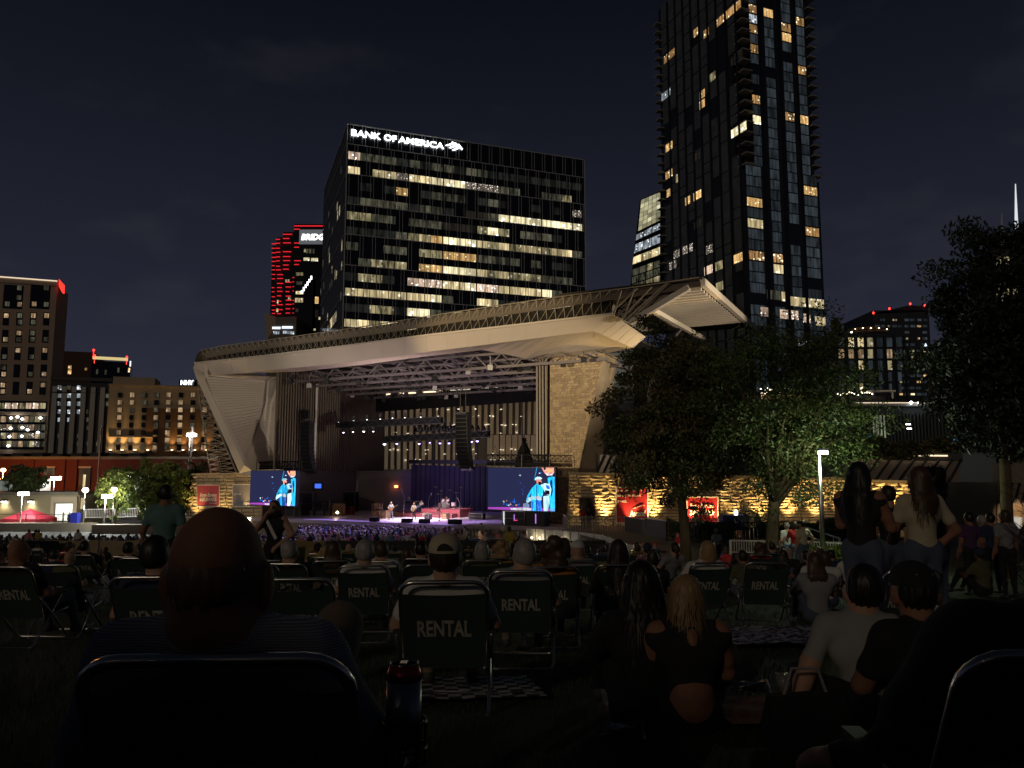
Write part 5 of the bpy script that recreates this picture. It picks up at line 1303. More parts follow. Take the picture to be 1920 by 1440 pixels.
truss('t', 720, 824, 918, 814, 9, 'rear lighting truss glowing with violet spots above the band', [(721, 831, e_spotw, 1.6), (744, 830, e_purp, 1.2), (786, 830, e_purp, 1.2), (806, 828, e_purp, .8), (825, 829, e_purp, 1.1), (842, 829, e_purp, 1.1), (884, 826, e_purp, 1.3), (895, 825, e_purp, 1.3)], thick=.7)
truss('t', 780, 806, 870, 802, 14, 'short upper rear truss crowded with dark fixtures', [(i, 798, None, 1) for i in range(785, 870, 12)], thick=.5)
truss('t', 540, 776, 600, 774, 9, 'small side truss above the left line array with dark lamps', [(550, 770, None, 1), (582, 778, None, 1)], thick=.4)
for i, px in enumerate(range(786, 915, 11)):
    p = onc(px, 803 + (i % 3), 9); e = empty('moving_light', p, 0, ('%s dark moving head light from the left on the rear truss' % ('first second third fourth fifth sixth seventh eighth ninth tenth eleventh twelfth'.split()[i])), 'stage light', 'moving lights on top of the rear truss')
    b = MB(); b.box((0, 0, -.25), (.35, .35, .14)); b.slab((-.18, 0, -.2), (-.18, 0, .15), .05, .12); b.slab((.18, 0, -.2), (.18, 0, .15), .05, .12); b.build('yoke', m_dmet, e)
    b = MB(); b.lathe([(.1, -.18), (.16, 0), (.13, .25)], (0, 0, .1), 8, Matrix.Rotation(.5 * math.sin(i * 2), 3, 'X')); b.build('lamp_head', m_black, e)
# ornamental balustrade banner rail above the right screen and on the left
def balus(x0, y0, x1, y1, c, label):
    A_, B_ = onc(x0, y0, c), onc(x1, y1, c); e = empty('flown_balustrade', A_, 0, label, 'scenery'); D = B_ - A_; n = int(D.length / .55)
    b = MB(); b.slab((0, 0, 0), D, .12, .12); b.slab((0, 0, -.55), D - UP * .55, .10, .10)
    for i in range(n): p_, q_ = D * (i / n), D * ((i + 1) / n); b.slab(p_, q_ - UP * .55, .05, .05); b.slab(p_ - UP * .55, q_, .05, .05); b.slab(p_, p_ - UP * .55, .05, .05)
    b.build('rail', m_black, e)
    b = MB(); m_ = D * .12; b.slab(m_ - RV * .4, m_ + UP * .9, .06, .06); b.slab(m_ + RV * .4, m_ + UP * .9, .06, .06); b.build('finial', m_dmet, e)
    b = MB(); b.slab((0, 0, -.85), D - UP * .85, .2, .35); b.build('base_beam', m_black, e)
balus(914, 853, 1033, 853, .6, 'dark ornamental balustrade on top of the right video screen')
balus(468, 867, 560, 865, .4, 'dark ornamental balustrade above the left video screen')
pc = empty('potted_conifer', onc(983, 868, 4), 0, 'dark conical shrub silhouette behind the balustrade over the right screen', 'shrub')
b = MB(); rr = random.Random(3)
for i in range(240):
    t = rr.random(); a = rr.random() * 6.28; R_ = (1 - t) * 1.25 * rr.uniform(.6, 1); p = Vector((math.cos(a) * R_, math.sin(a) * R_, t * 3.4 - 1)); d_ = .28
    b.add([p, p + Vector((rr.uniform(-d_, d_), rr.uniform(-d_, d_), rr.uniform(0, d_))), p + Vector((rr.uniform(-d_, d_), rr.uniform(-d_, d_), rr.uniform(-d_, d_)))], [(0, 1, 2)])
b.lathe([(1.0, -1), (.9, .2), (.5, 1.4), (.05, 2.3)], (0, 0, 0), 8); b.build('foliage', m_black, pc)

# ================================================================== stage lights (truss fixtures, plus free front and ceiling spots without fixtures)
ctr = S(-13.5, 4, FLOOR)
for a, c_, col, en, tg in ((-18, 9, (.60, .38, 1), 9000, (-16, 3)), (-14, 9, (1, .62, .95), 12000, (-13, 3)), (-9, 9, (.65, .42, 1), 9000, (-9, 3)), (-16, 6, (1, .88, .95), 12000, (-14, 2.5)), (-12, -1, (1, .82, .88), 8000, (-13, 6)), (-7, 2, (.5, .35, 1), 1500, (-5, 3))):
    lamp('SPOT', S(a, c_, 5.0), en * 1.7, col, S(tg[0], tg[1], FLOOR), .2, 44, .8, 'stage_spot')
for a, en in ((-22, 1500), (-15, 1700), (-9, 1100)):
    lamp('SPOT', S(a, 3, 6.5), en * 12, (.45, .32, 1), S(a + 1.5, -8, -5.5), .3, 56, .9, 'audience_wash')
lamp('SPOT', S(-14, 10, 4.8), 900, (.25, .2, 1), S(-14, 19, 0), .3, 120, .9, 'backdrop_wash')
lamp('SPOT', S(-19, 11, 2.5), 1000, (.35, .25, 1), S(-21, 19, -.5), .3, 90, .9, 'backdrop_wash')
lamp('SPOT', S(-14, -7, 5), 9000, (1, .85, .92), S(-13.5, 2, FLOOR + 1), .2, 40, .8, 'band_fill')  # added fill spot for the band, hung on no truss
lamp('SPOT', S(-14, -3, 2), 2600, (.95, .72, .72), S(-14, 4, 12), .5, 140, .9, 'ceiling_wash')
# added floodlights on unseen masts, put in to light roof edge, tower and lawn
def mast(x, y, z, targets, label):
    e = empty('added_flood_mast', (x, y, ground_z(y)), 0, label, 'floodlight')
    b = MB(); b.tube([(0, 0, 0), (0, 0, z - ground_z(y))], .14, 8); b.build('pole', m_alu, e)
    b = MB(); b.box((0, 0, z - ground_z(y) + .3), (1.2, .4, .6)); b.build('housing', m_dmet, e)
    for t_, en, sp, col in targets: lamp('SPOT', (x, y + .5, z + .3), en, col, t_, .35, sp, .5, 'floodlight')
mast(-50, 30, 2.2, [(S(-10, -5, 11.5), 23000, 34, (1, .88, .72)), (S(-30, -4, 8), 15000, 34, (1, .88, .72)), (onc(1080, 700, 3), 85000, 19, (1, .76, .44))], 'added unseen floodlight mast on the left side of the lawn')
mast(46, 34, 1.5, [(S(9, -5, 11), 34000, 26, (1, .85, .64)), (S(14, 3, 14.5), 60000, 22, (1, .85, .64)), (S(-18, -5, 11), 14000, 24, (1, .88, .72))], 'added unseen floodlight mast on the right side of the lawn')

mast(-10, -17, 5.2, [(Vector((-3.2, 9, -1.5)), 300, 44, (1, .86, .66))], 'added unseen floodlight mast behind the audience')  # added behind the camera to light the chairs on the lawn
# ================================================================== people
SK = [M('skin_fair', (.42, .24, .16), .65, var=.15, scale=22, bump=.25, bscale=160), M('skin_tan', (.27, .13, .08), .7, var=.22, scale=24, bump=.35, bscale=170, spec=.3), M('skin_deep', (.10, .05, .03), .6, var=.08)]
cloth = {}
for nm, c_ in dict(black=(.012, .012, .014), white=(.55, .54, .50), grey=(.22, .22, .23), navy=(.02, .03, .07), teal=(.10, .20, .19), red=(.38, .02, .02), pink=(.5, .18, .22), olive=(.09, .09, .04), cream=(.46, .40, .28), orange=(.42, .17, .03), blue=(.06, .13, .28), denim=(.07, .09, .14), khaki=(.26, .2, .13), mustard=(.34, .24, .05), purple=(.07, .03, .09), shaded_white=(.27, .27, .26)).items():  # includes a darkened white: dim light on the boy's tee put into the colour
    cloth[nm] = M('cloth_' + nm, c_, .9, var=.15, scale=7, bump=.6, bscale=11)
hairm = {}
for nm, c_ in dict(black=(.008, .007, .006), dark=(.025, .015, .009), brown=(.06, .032, .016), blonde=(.30, .19, .085), grey=(.28, .26, .24), red=(.14, .045, .02), buzz=(.13, .07, .045)).items():
    hairm[nm] = M('hair_' + nm, c_, .5, var=.4, scale=30, bump=.6, bscale=90)
m_eye = M('eye', (.02, .015, .012), .3); m_lip = M('lip', (.32, .09, .08), .5); m_shoe = M('shoe', (.05, .05, .05), .7); m_shoew = M('shoe_white', (.5, .5, .48), .7)
_geo = {}
def geo(key, prims_fn, h, k):
    if key not in _geo: _geo[key] = surf(prims_fn(), h, k)
    return _geo[key]
_pm = {}
def person(key, J, loc, rz, label, cat='person', group=None, h=.02, k=.014, skin=0, top='black', bottom='denim', shoe=None, hair='short', haircol='dark', face=(0, 1), scale=1.0, cap=None, children=None, **opt):
    gk = (key, h, tuple(sorted((a, str(b)) for a, b in opt.items())), tuple(face))
    v, f, fm = geo(gk, lambda: body_prims(J, face=face, **opt), h, k)
    mk = (gk, skin, top, bottom, shoe)
    if mk not in _pm:
        _pm[mk] = np_mesh('person', v, f, fm, [SK[skin], cloth[top], cloth[bottom], shoe or m_shoe, m_eye, m_lip])
    o = link('person', _pm[mk], None, loc, (0, 0, rz), (scale,) * 3); tag(o, label, cat, group)
    hh = opt.get('head', 1.0)
    if hair not in ('bald', 'cap'):
        hk = ('hair', hair, key, h, tuple(face), hh)
        if (hk, haircol) not in _pm:
            hv, hf, _ = geo(hk, lambda: hair_prims(J, hair, face, hh), max(h * .8, .008), .012)
            me = np_mesh('hair', hv + (.0035 * np.sin(hv[:, :1] * 190) * np.cos(hv[:, 1:2] * 150)) * (h < .03), hf, None, [hairm[haircol]]); _pm[(hk, haircol)] = me
        hob = link('hair', _pm[(hk, haircol)], o)
        if h < .02 and hair in ('long', 'bob', 'curly'):
            sk = ('strand', hk, haircol)
            if sk not in _pm:
                hv, hf, _ = geo(hk, None, 0, 0); R_ = np.random.RandomState(7); n_ = 1500; P0 = hv[R_.randint(0, len(hv), n_)]; c0 = np.array(J['hc']) - [0, .02, .08]
                out = P0 - c0; out[:, 2] *= .15; out /= np.linalg.norm(out, axis=1)[:, None] + 1e-6; L_ = (.05 + .09 * R_.rand(n_))[:, None]; wob = R_.normal(size=(n_, 3)) * .006
                dn = np.array([0, 0, -1.0]) if hair != 'curly' else R_.normal(size=(n_, 3)) * .4
                P1 = P0 + out * .006 + dn * L_ * .5 + wob; P2 = P1 + dn * L_ * .5 + out * (.002 + .012 * R_.rand(n_))[:, None] + wob; sd_ = np.cross(out, [0, 0, 1.0]) * .0022
                V_ = np.stack([P0 - sd_, P0 + sd_, P1 + sd_, P1 - sd_, P2 + sd_ * .3, P2 - sd_ * .3], 1).reshape(-1, 3); b0 = np.arange(n_)[:, None] * 6
                F_ = np.concatenate([b0 + [0, 1, 2, 3], b0 + [3, 2, 4, 5]]); _pm[sk] = np_mesh('hair_strands', V_, F_, None, [hairm[haircol]], False)
            s__ = link('hair_strands', _pm[sk], hob); s__['kind'] = 'stuff'
    if cap:
        ck = ('cap', key, cap, h, tuple(face), hh)
        if ck not in _pm:
            hv, hf, _ = geo(('capg', key, h, tuple(face), hh), lambda: hair_prims(J, 'cap', face, hh), max(h * .7, .007), .010)
            # keep the crown only: cut below the brow line
            zc_ = J['hc'][2] + .028; keep = (hv[hf][:, :, 2].min(1) > zc_)
            me = np_mesh('cap', hv, hf[keep], None, [cloth[cap]]); _pm[ck] = me
        c__ = link('cap', _pm[ck], o)
        bk = ('brim', key, cap, tuple(face))
        if bk not in _pm:
            f_ = Vector((face[0], face[1], 0)).normalized(); r_v = Vector((f_.y, -f_.x, 0)); hc = Vector(J['hc']); b = MB(); n_ = 10
            pts = []
            for i in range(n_ + 1):
                t = PI * i / n_; pts.append(hc + f_ * (.075 + .085 * math.sin(t)) - r_v * math.cos(t) * .075 + UP * (.040 - .012 * math.sin(t)))
            b.poly(pts, (0, 0, .006)); _pm[bk] = b.mesh('brim', cloth[cap])
        link('brim', _pm[bk], o)
    return o

# ---- rental chair
m_fab = M('chair_fabric_green', (.022, .045, .043), .85, var=.2, scale=5, bump=.15, bscale=60)
m_let = M('chair_lettering', (.40, .38, .33), .7, var=.75, scale=26)
m_arm = M('chair_arm_plastic', (.03, .03, .03), .5)
def rloop(w_, y0, z0, y1, z1, r=.075, n=5):
    """U of tube: from (-w,y0,z0) up to (±w, y1,z1) with rounded corners"""
    A_, B_ = Vector((-w_, y0, z0)), Vector((-w_, y1, z1)); d = (B_ - A_).normalized(); pts = [A_, B_ - d * r]
    for i in range(1, n): t = PI / 2 * i / n; pts.append(B_ - d * r + d * r * math.sin(t) + Vector((r * (1 - math.cos(t)), 0, 0)))
    pts.append(B_ + Vector((r, 0, 0))); pts2 = [Vector((-p.x, p.y, p.z)) for p in reversed(pts)]
    return pts + pts2
def make_chair(gap=.065, seg=8):
    e = empty('rental_chair', (0, 0, 0), 0)
    b = MB(); b.tube(rloop(.235, .04, .22, -.25, .757), .0125, seg); b.build('back_frame', m_alu, e, smooth=True)
    b = MB(); b.tube(rloop(.225, -.03, .25, .40, .30, .05), .0115, seg); b.build('seat_frame', m_alu, e, smooth=True)
    b = MB(); b.tube(rloop(.25, .22, .455, -.16, .015, .05), .0115, seg); b.build('leg_frame', m_alu, e, smooth=True)
    b = MB(); b.tube(rloop(.262, -.10, .455, .36, .015, .05), .0115, seg); b.build('leg_frame', m_alu, e, smooth=True)
    b = MB(); nU, nV = 8, 8; vs = []
    for j in range(nV + 1):
        t = j / nV; z_ = .25 + (.757 - gap - .25) * t; y_ = .04 - .29 * (z_ - .22) / .537
        for i in range(nU + 1):
            u = i / nU * 2 - 1; sag = .045 * (1 - u * u) * (1 - .35 * abs(2 * t - 1)); vs.append((u * .232, y_ + sag * .6 - .012, z_ - (.012 * (1 - u * u) if j == nV else 0)))
    n0 = len(vs); b.add(vs + [(x, y_ + .006, z_) for x, y_, z_ in vs], [(j * 9 + i, j * 9 + i + 1, j * 9 + i + 10, j * 9 + i + 9) for j in range(8) for i in range(8)] + [(n0 + j * 9 + i, n0 + j * 9 + i + 9, n0 + j * 9 + i + 10, n0 + j * 9 + i + 1) for j in range(8) for i in range(8)])
    bk = b.build('back_fabric', m_fab, e, smooth=True)
    b = MB(); b.poly([(-.22, -.02, .262), (.22, -.02, .262), (.22, .38, .305), (.0, .395, .285), (-.22, .38, .305)], (0, 0, -.006)); b.build('seat_fabric', m_fab, e)
    for s_ in (-1, 1): b = MB(); b.box((s_ * .262, .07, .468), (.045, .36, .022)); b.build('armrest', m_arm, e)
    me = text_mesh('RENTAL', .03, .5).copy(); me.materials.clear(); me.materials.append(m_let)
    w_, h_ = .30, .098; zc_ = .435
    co = np.empty(len(me.vertices) * 3); me.vertices.foreach_get('co', co); co = co.reshape(-1, 3)
    X = (co[:, 0] - .5) * w_; Z = zc_ + co[:, 1] * h_; u = X / .232; t = (Z - .25) / (.757 - gap - .25)
    Yp = .04 - .29 * (Z - .22) / .537 + .045 * (1 - u * u) * (1 - .35 * np.abs(2 * t - 1)) * .6 - .012 - .004 + (-co[:, 2]) * .002
    me.vertices.foreach_set('co', np.stack([X, Yp, Z], 1).ravel()); me.update(); link('lettering', me, e)
    return e
chair0 = make_chair(); chair_used = [False]
CHAIRS = []
def put_chair(px, Y, rz, label, group='rental chairs on the lawn', dx=0):
    x = at(px, 1060, Y).x; yc = Y + .25
    if not chair_used[0]: c = chair0; chair_used[0] = True
    else: c = copy_tree(chair0)
    z = ground_z(yc); c.location = (x, yc, z); c.rotation_euler = (0.0, 0, rz); c['label'] = label; c['category'] = 'folding chair'; c['group'] = group
    CHAIRS.append((x, yc)); return c
# ================================================================== trees
def make_tree(name, base, height, crown_c, crown_r, seed, label, nleaf=26000, leaf=.10, trunk_r=.2, mats=None, wt_=(.5, .38, .12), gap=.35, nb=9, cat='tree', lowcut=None):
    e = empty(name, base, 0, label, cat); rn = random.Random(seed); R_ = np.random.RandomState(seed)
    base = Vector(base); cc = Vector(crown_c) - base; cr = Vector(crown_r)
    tb = MB(); tips = []; segs = []
    fork = max(.5, (cc.z - cr.z) + cr.z * .18)
    tr_pts = [Vector((0, 0, -.1)), Vector((rn.uniform(-.05, .05), 0, fork * .5)), Vector((cc.x * .25, cc.y * .25, fork))]
    tb.tube(tr_pts, [trunk_r * 1.25, trunk_r, trunk_r * .85], 10)
    tb.build('trunk', m_bark, e, smooth=True)
    lb_ = MB()
    for i in range(nb):
        a = 2 * PI * i / nb + rn.uniform(-.3, .3); el_ = rn.uniform(-.35, 1.2); rr_ = rn.uniform(.55, .85)
        tip = cc + Vector((math.cos(a) * math.cos(el_) * cr.x * rr_, math.sin(a) * math.cos(el_) * cr.y * rr_, math.sin(el_) * cr.z * rr_))
        s0 = tr_pts[2] + Vector((0, 0, rn.uniform(-.1, .1) * fork))
        mid = s0.lerp(tip, .5) + Vector((rn.uniform(-.1, .1), rn.uniform(-.1, .1), rn.uniform(.05, .2))) * cr.x
        pts = [s0, s0.lerp(mid, .5) + Vector((0, 0, .1)), mid, mid.lerp(tip, .5) + Vector((rn.uniform(-.1, .1), 0, .1)), tip]
        lb_.tube(pts, [trunk_r * .5, trunk_r * .4, trunk_r * .28, trunk_r * .17, trunk_r * .08], 6); segs.append(pts); tips += [tip, mid]
        for k in range(4):
            s = pts[1 + k % 3].lerp(pts[2 + k % 3], rn.random()); a2 = rn.uniform(0, 2 * PI)
            t2 = s + Vector((math.cos(a2) * cr.x, math.sin(a2) * cr.y, rn.uniform(-.2, .7) * cr.z)) * rn.uniform(.25, .45)
            lb_.tube([s, s.lerp(t2, .5) + Vector((0, 0, .08)), t2], [trunk_r * .16, trunk_r * .1, trunk_r * .04], 5); tips.append(t2)
    lb_.build('limbs', m_bark, e, smooth=True)
    # clumps through the volume with gaps
    NC = 150; C_ = []
    while len(C_) < NC:
        d = R_.normal(size=3); d /= np.linalg.norm(d); r = R_.rand() ** (1 / 2.2)
        wob = 1 + .16 * mnoise.noise(Vector(d * 2.1) + Vector((seed, 0, 0))) * 2
        if mnoise.noise(Vector(d * r * 2.4) + Vector((0, seed * 1.7, 0))) < -gap: continue
        p = np.array(cc) + d * r * np.array(cr) * wob
        if p[2] < (lowcut if lowcut is not None else .2): continue
        C_.append(p)
    for t in tips: C_.append(np.array(t))
    C_ = np.array(C_); rad = float(min(cr.x, cr.z)) * .20 * (.6 + .8 * R_.rand(len(C_)))
    ci = R_.randint(0, len(C_), nleaf); d = R_.normal(size=(nleaf, 3)); d /= np.linalg.norm(d, axis=1)[:, None]
    P_ = C_[ci] + d * (rad[ci] * (R_.rand(nleaf) ** .45))[:, None] * np.array([1.15, 1.15, .75])
    n1 = R_.normal(size=(nleaf, 3)); n1[:, 2] -= .4; n1 /= np.linalg.norm(n1, axis=1)[:, None]
    n2 = np.cross(n1, R_.normal(size=(nleaf, 3))); n2 /= np.linalg.norm(n2, axis=1)[:, None]
    L_ = leaf * (.6 + .8 * R_.rand(nleaf))[:, None]; Wd = L_ * .38
    v = np.stack([P_ - n1 * L_ * .5, P_ + n2 * Wd * .5, P_ + n1 * L_ * .5, P_ - n2 * Wd * .5], 1)
    ml = mats or m_leaf
    cm = R_.choice(len(ml), size=len(C_), p=np.array(wt_[:len(ml)]) / sum(wt_[:len(ml)])); fm = cm[ci]
    fl = R_.rand(nleaf) < .25; fm[fl] = R_.randint(0, len(ml), fl.sum())
    me = np_mesh('crown', v.reshape(-1, 3), np.arange(nleaf * 4).reshape(-1, 4), fm, ml, False)
    link('crown', me, e); return e
def tree_px(name, px, Y, x0, x1, y0, y1, seed, label, depthf=.9, **k):
    a, b_ = at(x0, (y0 + y1) / 2, Y), at(x1, (y0 + y1) / 2, Y); t, bo = at((x0 + x1) / 2, y0, Y), at((x0 + x1) / 2, y1, Y)
    c = Vector(((a.x + b_.x) / 2, Y, (t.z + bo.z) / 2)); r = Vector(((b_.x - a.x) / 2, (b_.x - a.x) / 2 * depthf, (t.z - bo.z) / 2))
    bp = at(px, 900, Y); base = (bp.x, Y, ground_z(Y)); return make_tree(name, base, 0, c, r, seed, label, **k)
tree_px('magnolia_tree', 1283, 31, 1124, 1392, 612, 968, 4, 'dense dark glossy leaved tree in front of the stone tower, left of the pair', nleaf=52000, leaf=.17, trunk_r=.20, wt_=(.45, .3, .25), gap=.9, mats=[M('magnolia_leaf', (.07, .085, .03), .45, var=.35), M('magnolia_leaf_light', (.13, .14, .05), .45, var=.3), M('magnolia_leaf_brown', (.16, .11, .05), .6, var=.3)])
tree_px('elm_tree', 1444, 28, 1284, 1646, 582, 975, 9, 'broad fine leaved tree around the white lamp post, right of the pair', depthf=.75, nleaf=52000, leaf=.13, trunk_r=.22, gap=.10, nb=13, wt_=(.4, .5, .1))
tree_px('dark_oak_tree', 1880, 22, 1722, 2060, 400, 905, 15, 'very dark ragged tree filling the right edge of the picture', nleaf=56000, leaf=.16, trunk_r=.16, gap=.28, nb=12, wt_=(.8, .2), mats=[M('oak_leaf', (.012, .018, .008), .6, var=.3), M('oak_leaf_light', (.03, .042, .014), .6, var=.3)])
tree_px('street_tree', 222, 92, 186, 258, 872, 965, 21, 'small olive tree lit from below behind the double street lamps', nleaf=9000, leaf=.42, trunk_r=.15, mats=m_leafL, wt_=(.8, .2), nb=6)
tree_px('street_tree', 305, 86, 246, 352, 866, 968, 24, 'round bright green tree behind the standing man in the teal shirt', nleaf=15000, leaf=.42, trunk_r=.2, mats=m_leafL, wt_=(.55, .45), nb=7)
tree_px('street_tree', 362, 90, 338, 392, 866, 965, 27, 'darker green tree between the round tree and the stone pier', nleaf=9000, leaf=.40, trunk_r=.15, nb=6)
tree_px('street_tree', 42, 101, 12, 84, 872, 930, 30, 'small dark tree in front of the orange lit brick wall', nleaf=7000, leaf=.45, trunk_r=.15, mats=m_leaf, nb=6)
tree_px('rooftop_palm', 1569, 168, 1561, 1577, 600, 626, 33, 'small dark tree on the roof edge beside the tall tower', nleaf=500, leaf=1.1, trunk_r=.2, nb=5, lowcut=-100)
# the roof palm stands on the terrace block, shift its base
# hedges and planters
def hedge(x0, x1, y0, y1, Y, seed, label, n=5000, leaf=.14, mats=None, name='hedge'):
    a, b_ = at(x0, y1, Y), at(x1, y0, Y); e = empty(name, ((a.x + b_.x) / 2, Y, a.z), 0, label, 'hedge'); R_ = np.random.RandomState(seed)
    W = b_.x - a.x; H_ = b_.z - a.z
    X = (R_.rand(n) - .5) * W; prof = H_ * (.75 + .25 * np.sin(X * 1.9 + seed) * np.sin(X * .7)); Z = R_.rand(n) ** .7 * prof; Yl = (R_.rand(n) - .5) * 1.6
    P_ = np.stack([X, Yl, Z], 1); n1 = R_.normal(size=(n, 3)); n1 /= np.linalg.norm(n1, axis=1)[:, None]; n2 = np.cross(n1, R_.normal(size=(n, 3))); n2 /= np.linalg.norm(n2, axis=1)[:, None]
    v = np.stack([P_ - n1 * leaf, P_ + n2 * leaf * .5, P_ + n1 * leaf, P_ - n2 * leaf * .5], 1)
    link('foliage', np_mesh('foliage', v.reshape(-1, 3), np.arange(n * 4).reshape(-1, 4), R_.randint(0, 2, n), mats or m_leaf[:2], False), e)
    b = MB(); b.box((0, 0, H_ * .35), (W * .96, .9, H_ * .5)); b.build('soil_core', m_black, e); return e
hedge(1255, 1370, 966, 1010, 47, 3, 'clipped dark hedge behind the black railing, left of the bar table', 6000, .12)
hedge(1430, 1600, 972, 1012, 46, 5, 'dark hedge rising to the right in front of the glowing stone wall', 8000, .12)
hedge(1512, 1590, 1017, 1045, 30, 7, 'pale green bush behind the white railing', 3500, .06, m_leafL)
shade_hedge = empty('hedge', (-4, -3.6, ground_z(-3.6)), 0, 'added unseen hedge behind the audience that shades the nearest rows', 'hedge'); R_ = np.random.RandomState(5); n = 16000  # unseen hedge added behind the camera to shade the nearest rows
X = (R_.rand(n) - .5) * 44; Z = R_.rand(n) ** .6 * (2.20 + .22 * np.sin(X * 1.3) + .15 * np.sin(X * 3.1)); P_ = np.stack([X, (R_.rand(n) - .5) * .9, Z], 1); n1 = R_.normal(size=(n, 3)) * .13; n2 = R_.normal(size=(n, 3)) * .09
link('foliage', np_mesh('foliage', np.stack([P_ - n1, P_ + n2, P_ + n1, P_ - n2], 1).reshape(-1, 3), np.arange(n * 4).reshape(-1, 4), R_.randint(0, 2, n), m_leaf[:2], False), shade_hedge)
b = MB(); b.box((0, 0, .85), (44, .7, 1.7)); b.build('shade_core', m_black, shade_hedge)
hedge(1600, 1790, 818, 858, 58, 9, 'scrubby planting along the top of the sloping roof', 5000, .18, [m_leaf[2], m_leaf[0]])
# ================================================================== lamps
def street_lamp(px, py, Y, kind, label, col, en, yb=None):
    p = at(px, py, Y); gz = ground_z(Y); e = empty('street_lamp', (p.x, Y, gz), 0, label, 'street lamp'); h_ = p.z - gz
    b = MB(); b.tube([(0, 0, 0), (0, 0, h_ - .1)], [.10, .06], 8); b.lathe([(.22, 0), (.2, .25), (.1, .35)], (0, 0, 0), 8); b.build('pole', m_alu, e, smooth=True)
    if kind == 'globe':
        b = MB(); b.lathe([(.05, -.3), (.26, -.18), (.34, 0), (.26, .2), (.05, .3)], (0, 0, h_ + .12), 12); b.build('globe', e_lampw if col[2] < .7 else e_lamp, e, smooth=True)
        b = MB(); b.lathe([(.30, .0), (.16, .12), (.04, .2)], (0, 0, h_ + .38), 10); b.build('hood', m_dmet, e)
        lamp('POINT', (p.x, Y - .1, p.z + .1), en, col, None, .35, name='lamp_light')
    else:
        s_ = 1 if kind == 'armr' else -1; k_ = Y / 42
        b = MB(); b.slab((0, 0, h_), (s_ * .30 * k_, -.1, h_ + .02), .07, .07); b.box((s_ * .12 * k_, -.12, h_ + .05), (.42 * k_, .30 * k_, .08)); b.build('head', m_dmet, e)
        b = MB(); b.box((s_ * .12 * k_, -.16, h_ - .05), (.42 * k_, .30 * k_, .16 * k_)); b.build('lens', e_lamp, e)
        lamp('POINT', (p.x + s_ * .12 * k_, Y - .25, p.z - .35), en, col, None, .18, name='lamp_light')
    return e
street_lamp(1535, 846, 24.8, 'armr', 'white lamp post with a glaring head under the right tree', (.82, 1, .66), 240)
street_lamp(42, 925, 88, 'armr', 'glaring white lamp post in front of the low stone pavilion', (.95, 1, .92), 1500)
street_lamp(160, 921, 88, 'globe', 'warm globe lamp post right of the bright doorway', (1, .78, .48), 600)
street_lamp(198, 930, 86, 'armr', 'white arm lamp of the close pair of lamp posts, the lower one', (.95, 1, .95), 2500)
street_lamp(214, 920, 90, 'globe', 'globe lamp of the close pair of lamp posts, the taller one', (1, .85, .6), 900)
street_lamp(272, 919, 89, 'globe', 'small dim lamp half hidden in the round green tree', (1, .8, .5), 60)
street_lamp(102, 896, 112, 'armr', 'thin lamp post with a small white head before the brick wall', (1, 1, 1), 60)
street_lamp(6, 883, 114, 'globe', 'orange sodium lamp glowing on the brick wall at the left edge', (1, .36, .06), 9000)
street_lamp(233, 890, 108, 'armr', 'distant thin lamp post above the olive tree', (1, 1, .9), 40)
street_lamp(356, 815, 118, 'armr', 'tall thin mast with small lamps in front of the cream hotel', (1, .85, .6), 5)
for px, yt in ((190, 800), (361, 800)):
    p = at(px, yt, 119); e = empty('flag_pole', (p.x, 119, -6.6), 0, 'thin bare pole in front of the %s hotel front' % ('finned block beside the cream' if px < 200 else 'brown part of the'), 'pole'); b = MB(); b.tube([(0, 0, 0), (0, 0, p.z + 6.6)], .16, 6); b.build('shaft', m_steel, e)
# ================================================================== fences, ramps
def railing(name, pts, h_, n, mat, label, cat='railing', rails=(1.0,), r=.03, r2=.014, z0=0.0):
    base = Vector(pts[0]); e = empty(name, base, 0, label, cat); P_ = [Vector(p) - base for p in pts]
    b = MB()
    for t in rails:
        for i in range(len(P_) - 1): b.slab(P_[i] + UP * h_ * t, P_[i + 1] + UP * h_ * t, r * 2, r * 2)
    for i in range(len(P_) - 1): b.slab(P_[i] + UP * .1, P_[i + 1] + UP * .1, r * 1.6, r * 1.6)
    b.build('rail', mat, e); tot = sum((P_[i + 1] - P_[i]).length for i in range(len(P_) - 1))
    for i in range(len(P_)): b = MB(); b.slab(P_[i], P_[i] + UP * h_ * 1.02, r * 2.6, r * 2.6); b.build('post', mat, e)
    bb = MB()
    for i in range(len(P_) - 1):
        m_ = max(1, int(n * (P_[i + 1] - P_[i]).length / tot))
        for k in range(m_): q_ = P_[i].lerp(P_[i + 1], (k + .5) / m_); bb.slab(q_ + UP * .1, q_ + UP * h_, r2 * 2, r2 * 2)
    bb.build('balusters', mat, e, kind='stuff'); return e
G = lambda px, py, Y: at(px, py, Y)
# viewing platform
zf = at(1100, 999, 55).z
pf = empty('viewing_platform', (at(1115, 999, 55).x, 56.5, ground_z(56)), 0, 'raised dark sided platform at the foot of the stone tower', 'platform')
xa, xb = at(1062, 999, 55).x, at(1172, 1002, 55).x
b = MB(); b.box((0, 0, zf - ground_z(56) - .1), (xb - xa, 4, .2)); b.build('floor', m_conc, pf)
b = MB(); b.box((0, 0, (zf - ground_z(56)) / 2 - .12), (xb - xa - .2, 3.6, zf - ground_z(56) - .25)); b.build('skirt', m_black, pf)
railing('platform_railing', [(xa, 58, zf), (xa, 54.6, zf), ((xa + xb) / 2, 54.6, zf), (xb, 54.6, zf)], 1.12, 44, m_alu, 'metal railing round the raised platform in front of the dark doorway')
rp1 = [G(1172, 1000, 54.5), G(1210, 1005, 51), G(1250, 1010, 47.5)]
e = empty('access_ramp_panel', rp1[0], 0, 'grey solid panelled side of the access ramp right of the platform', 'ramp')
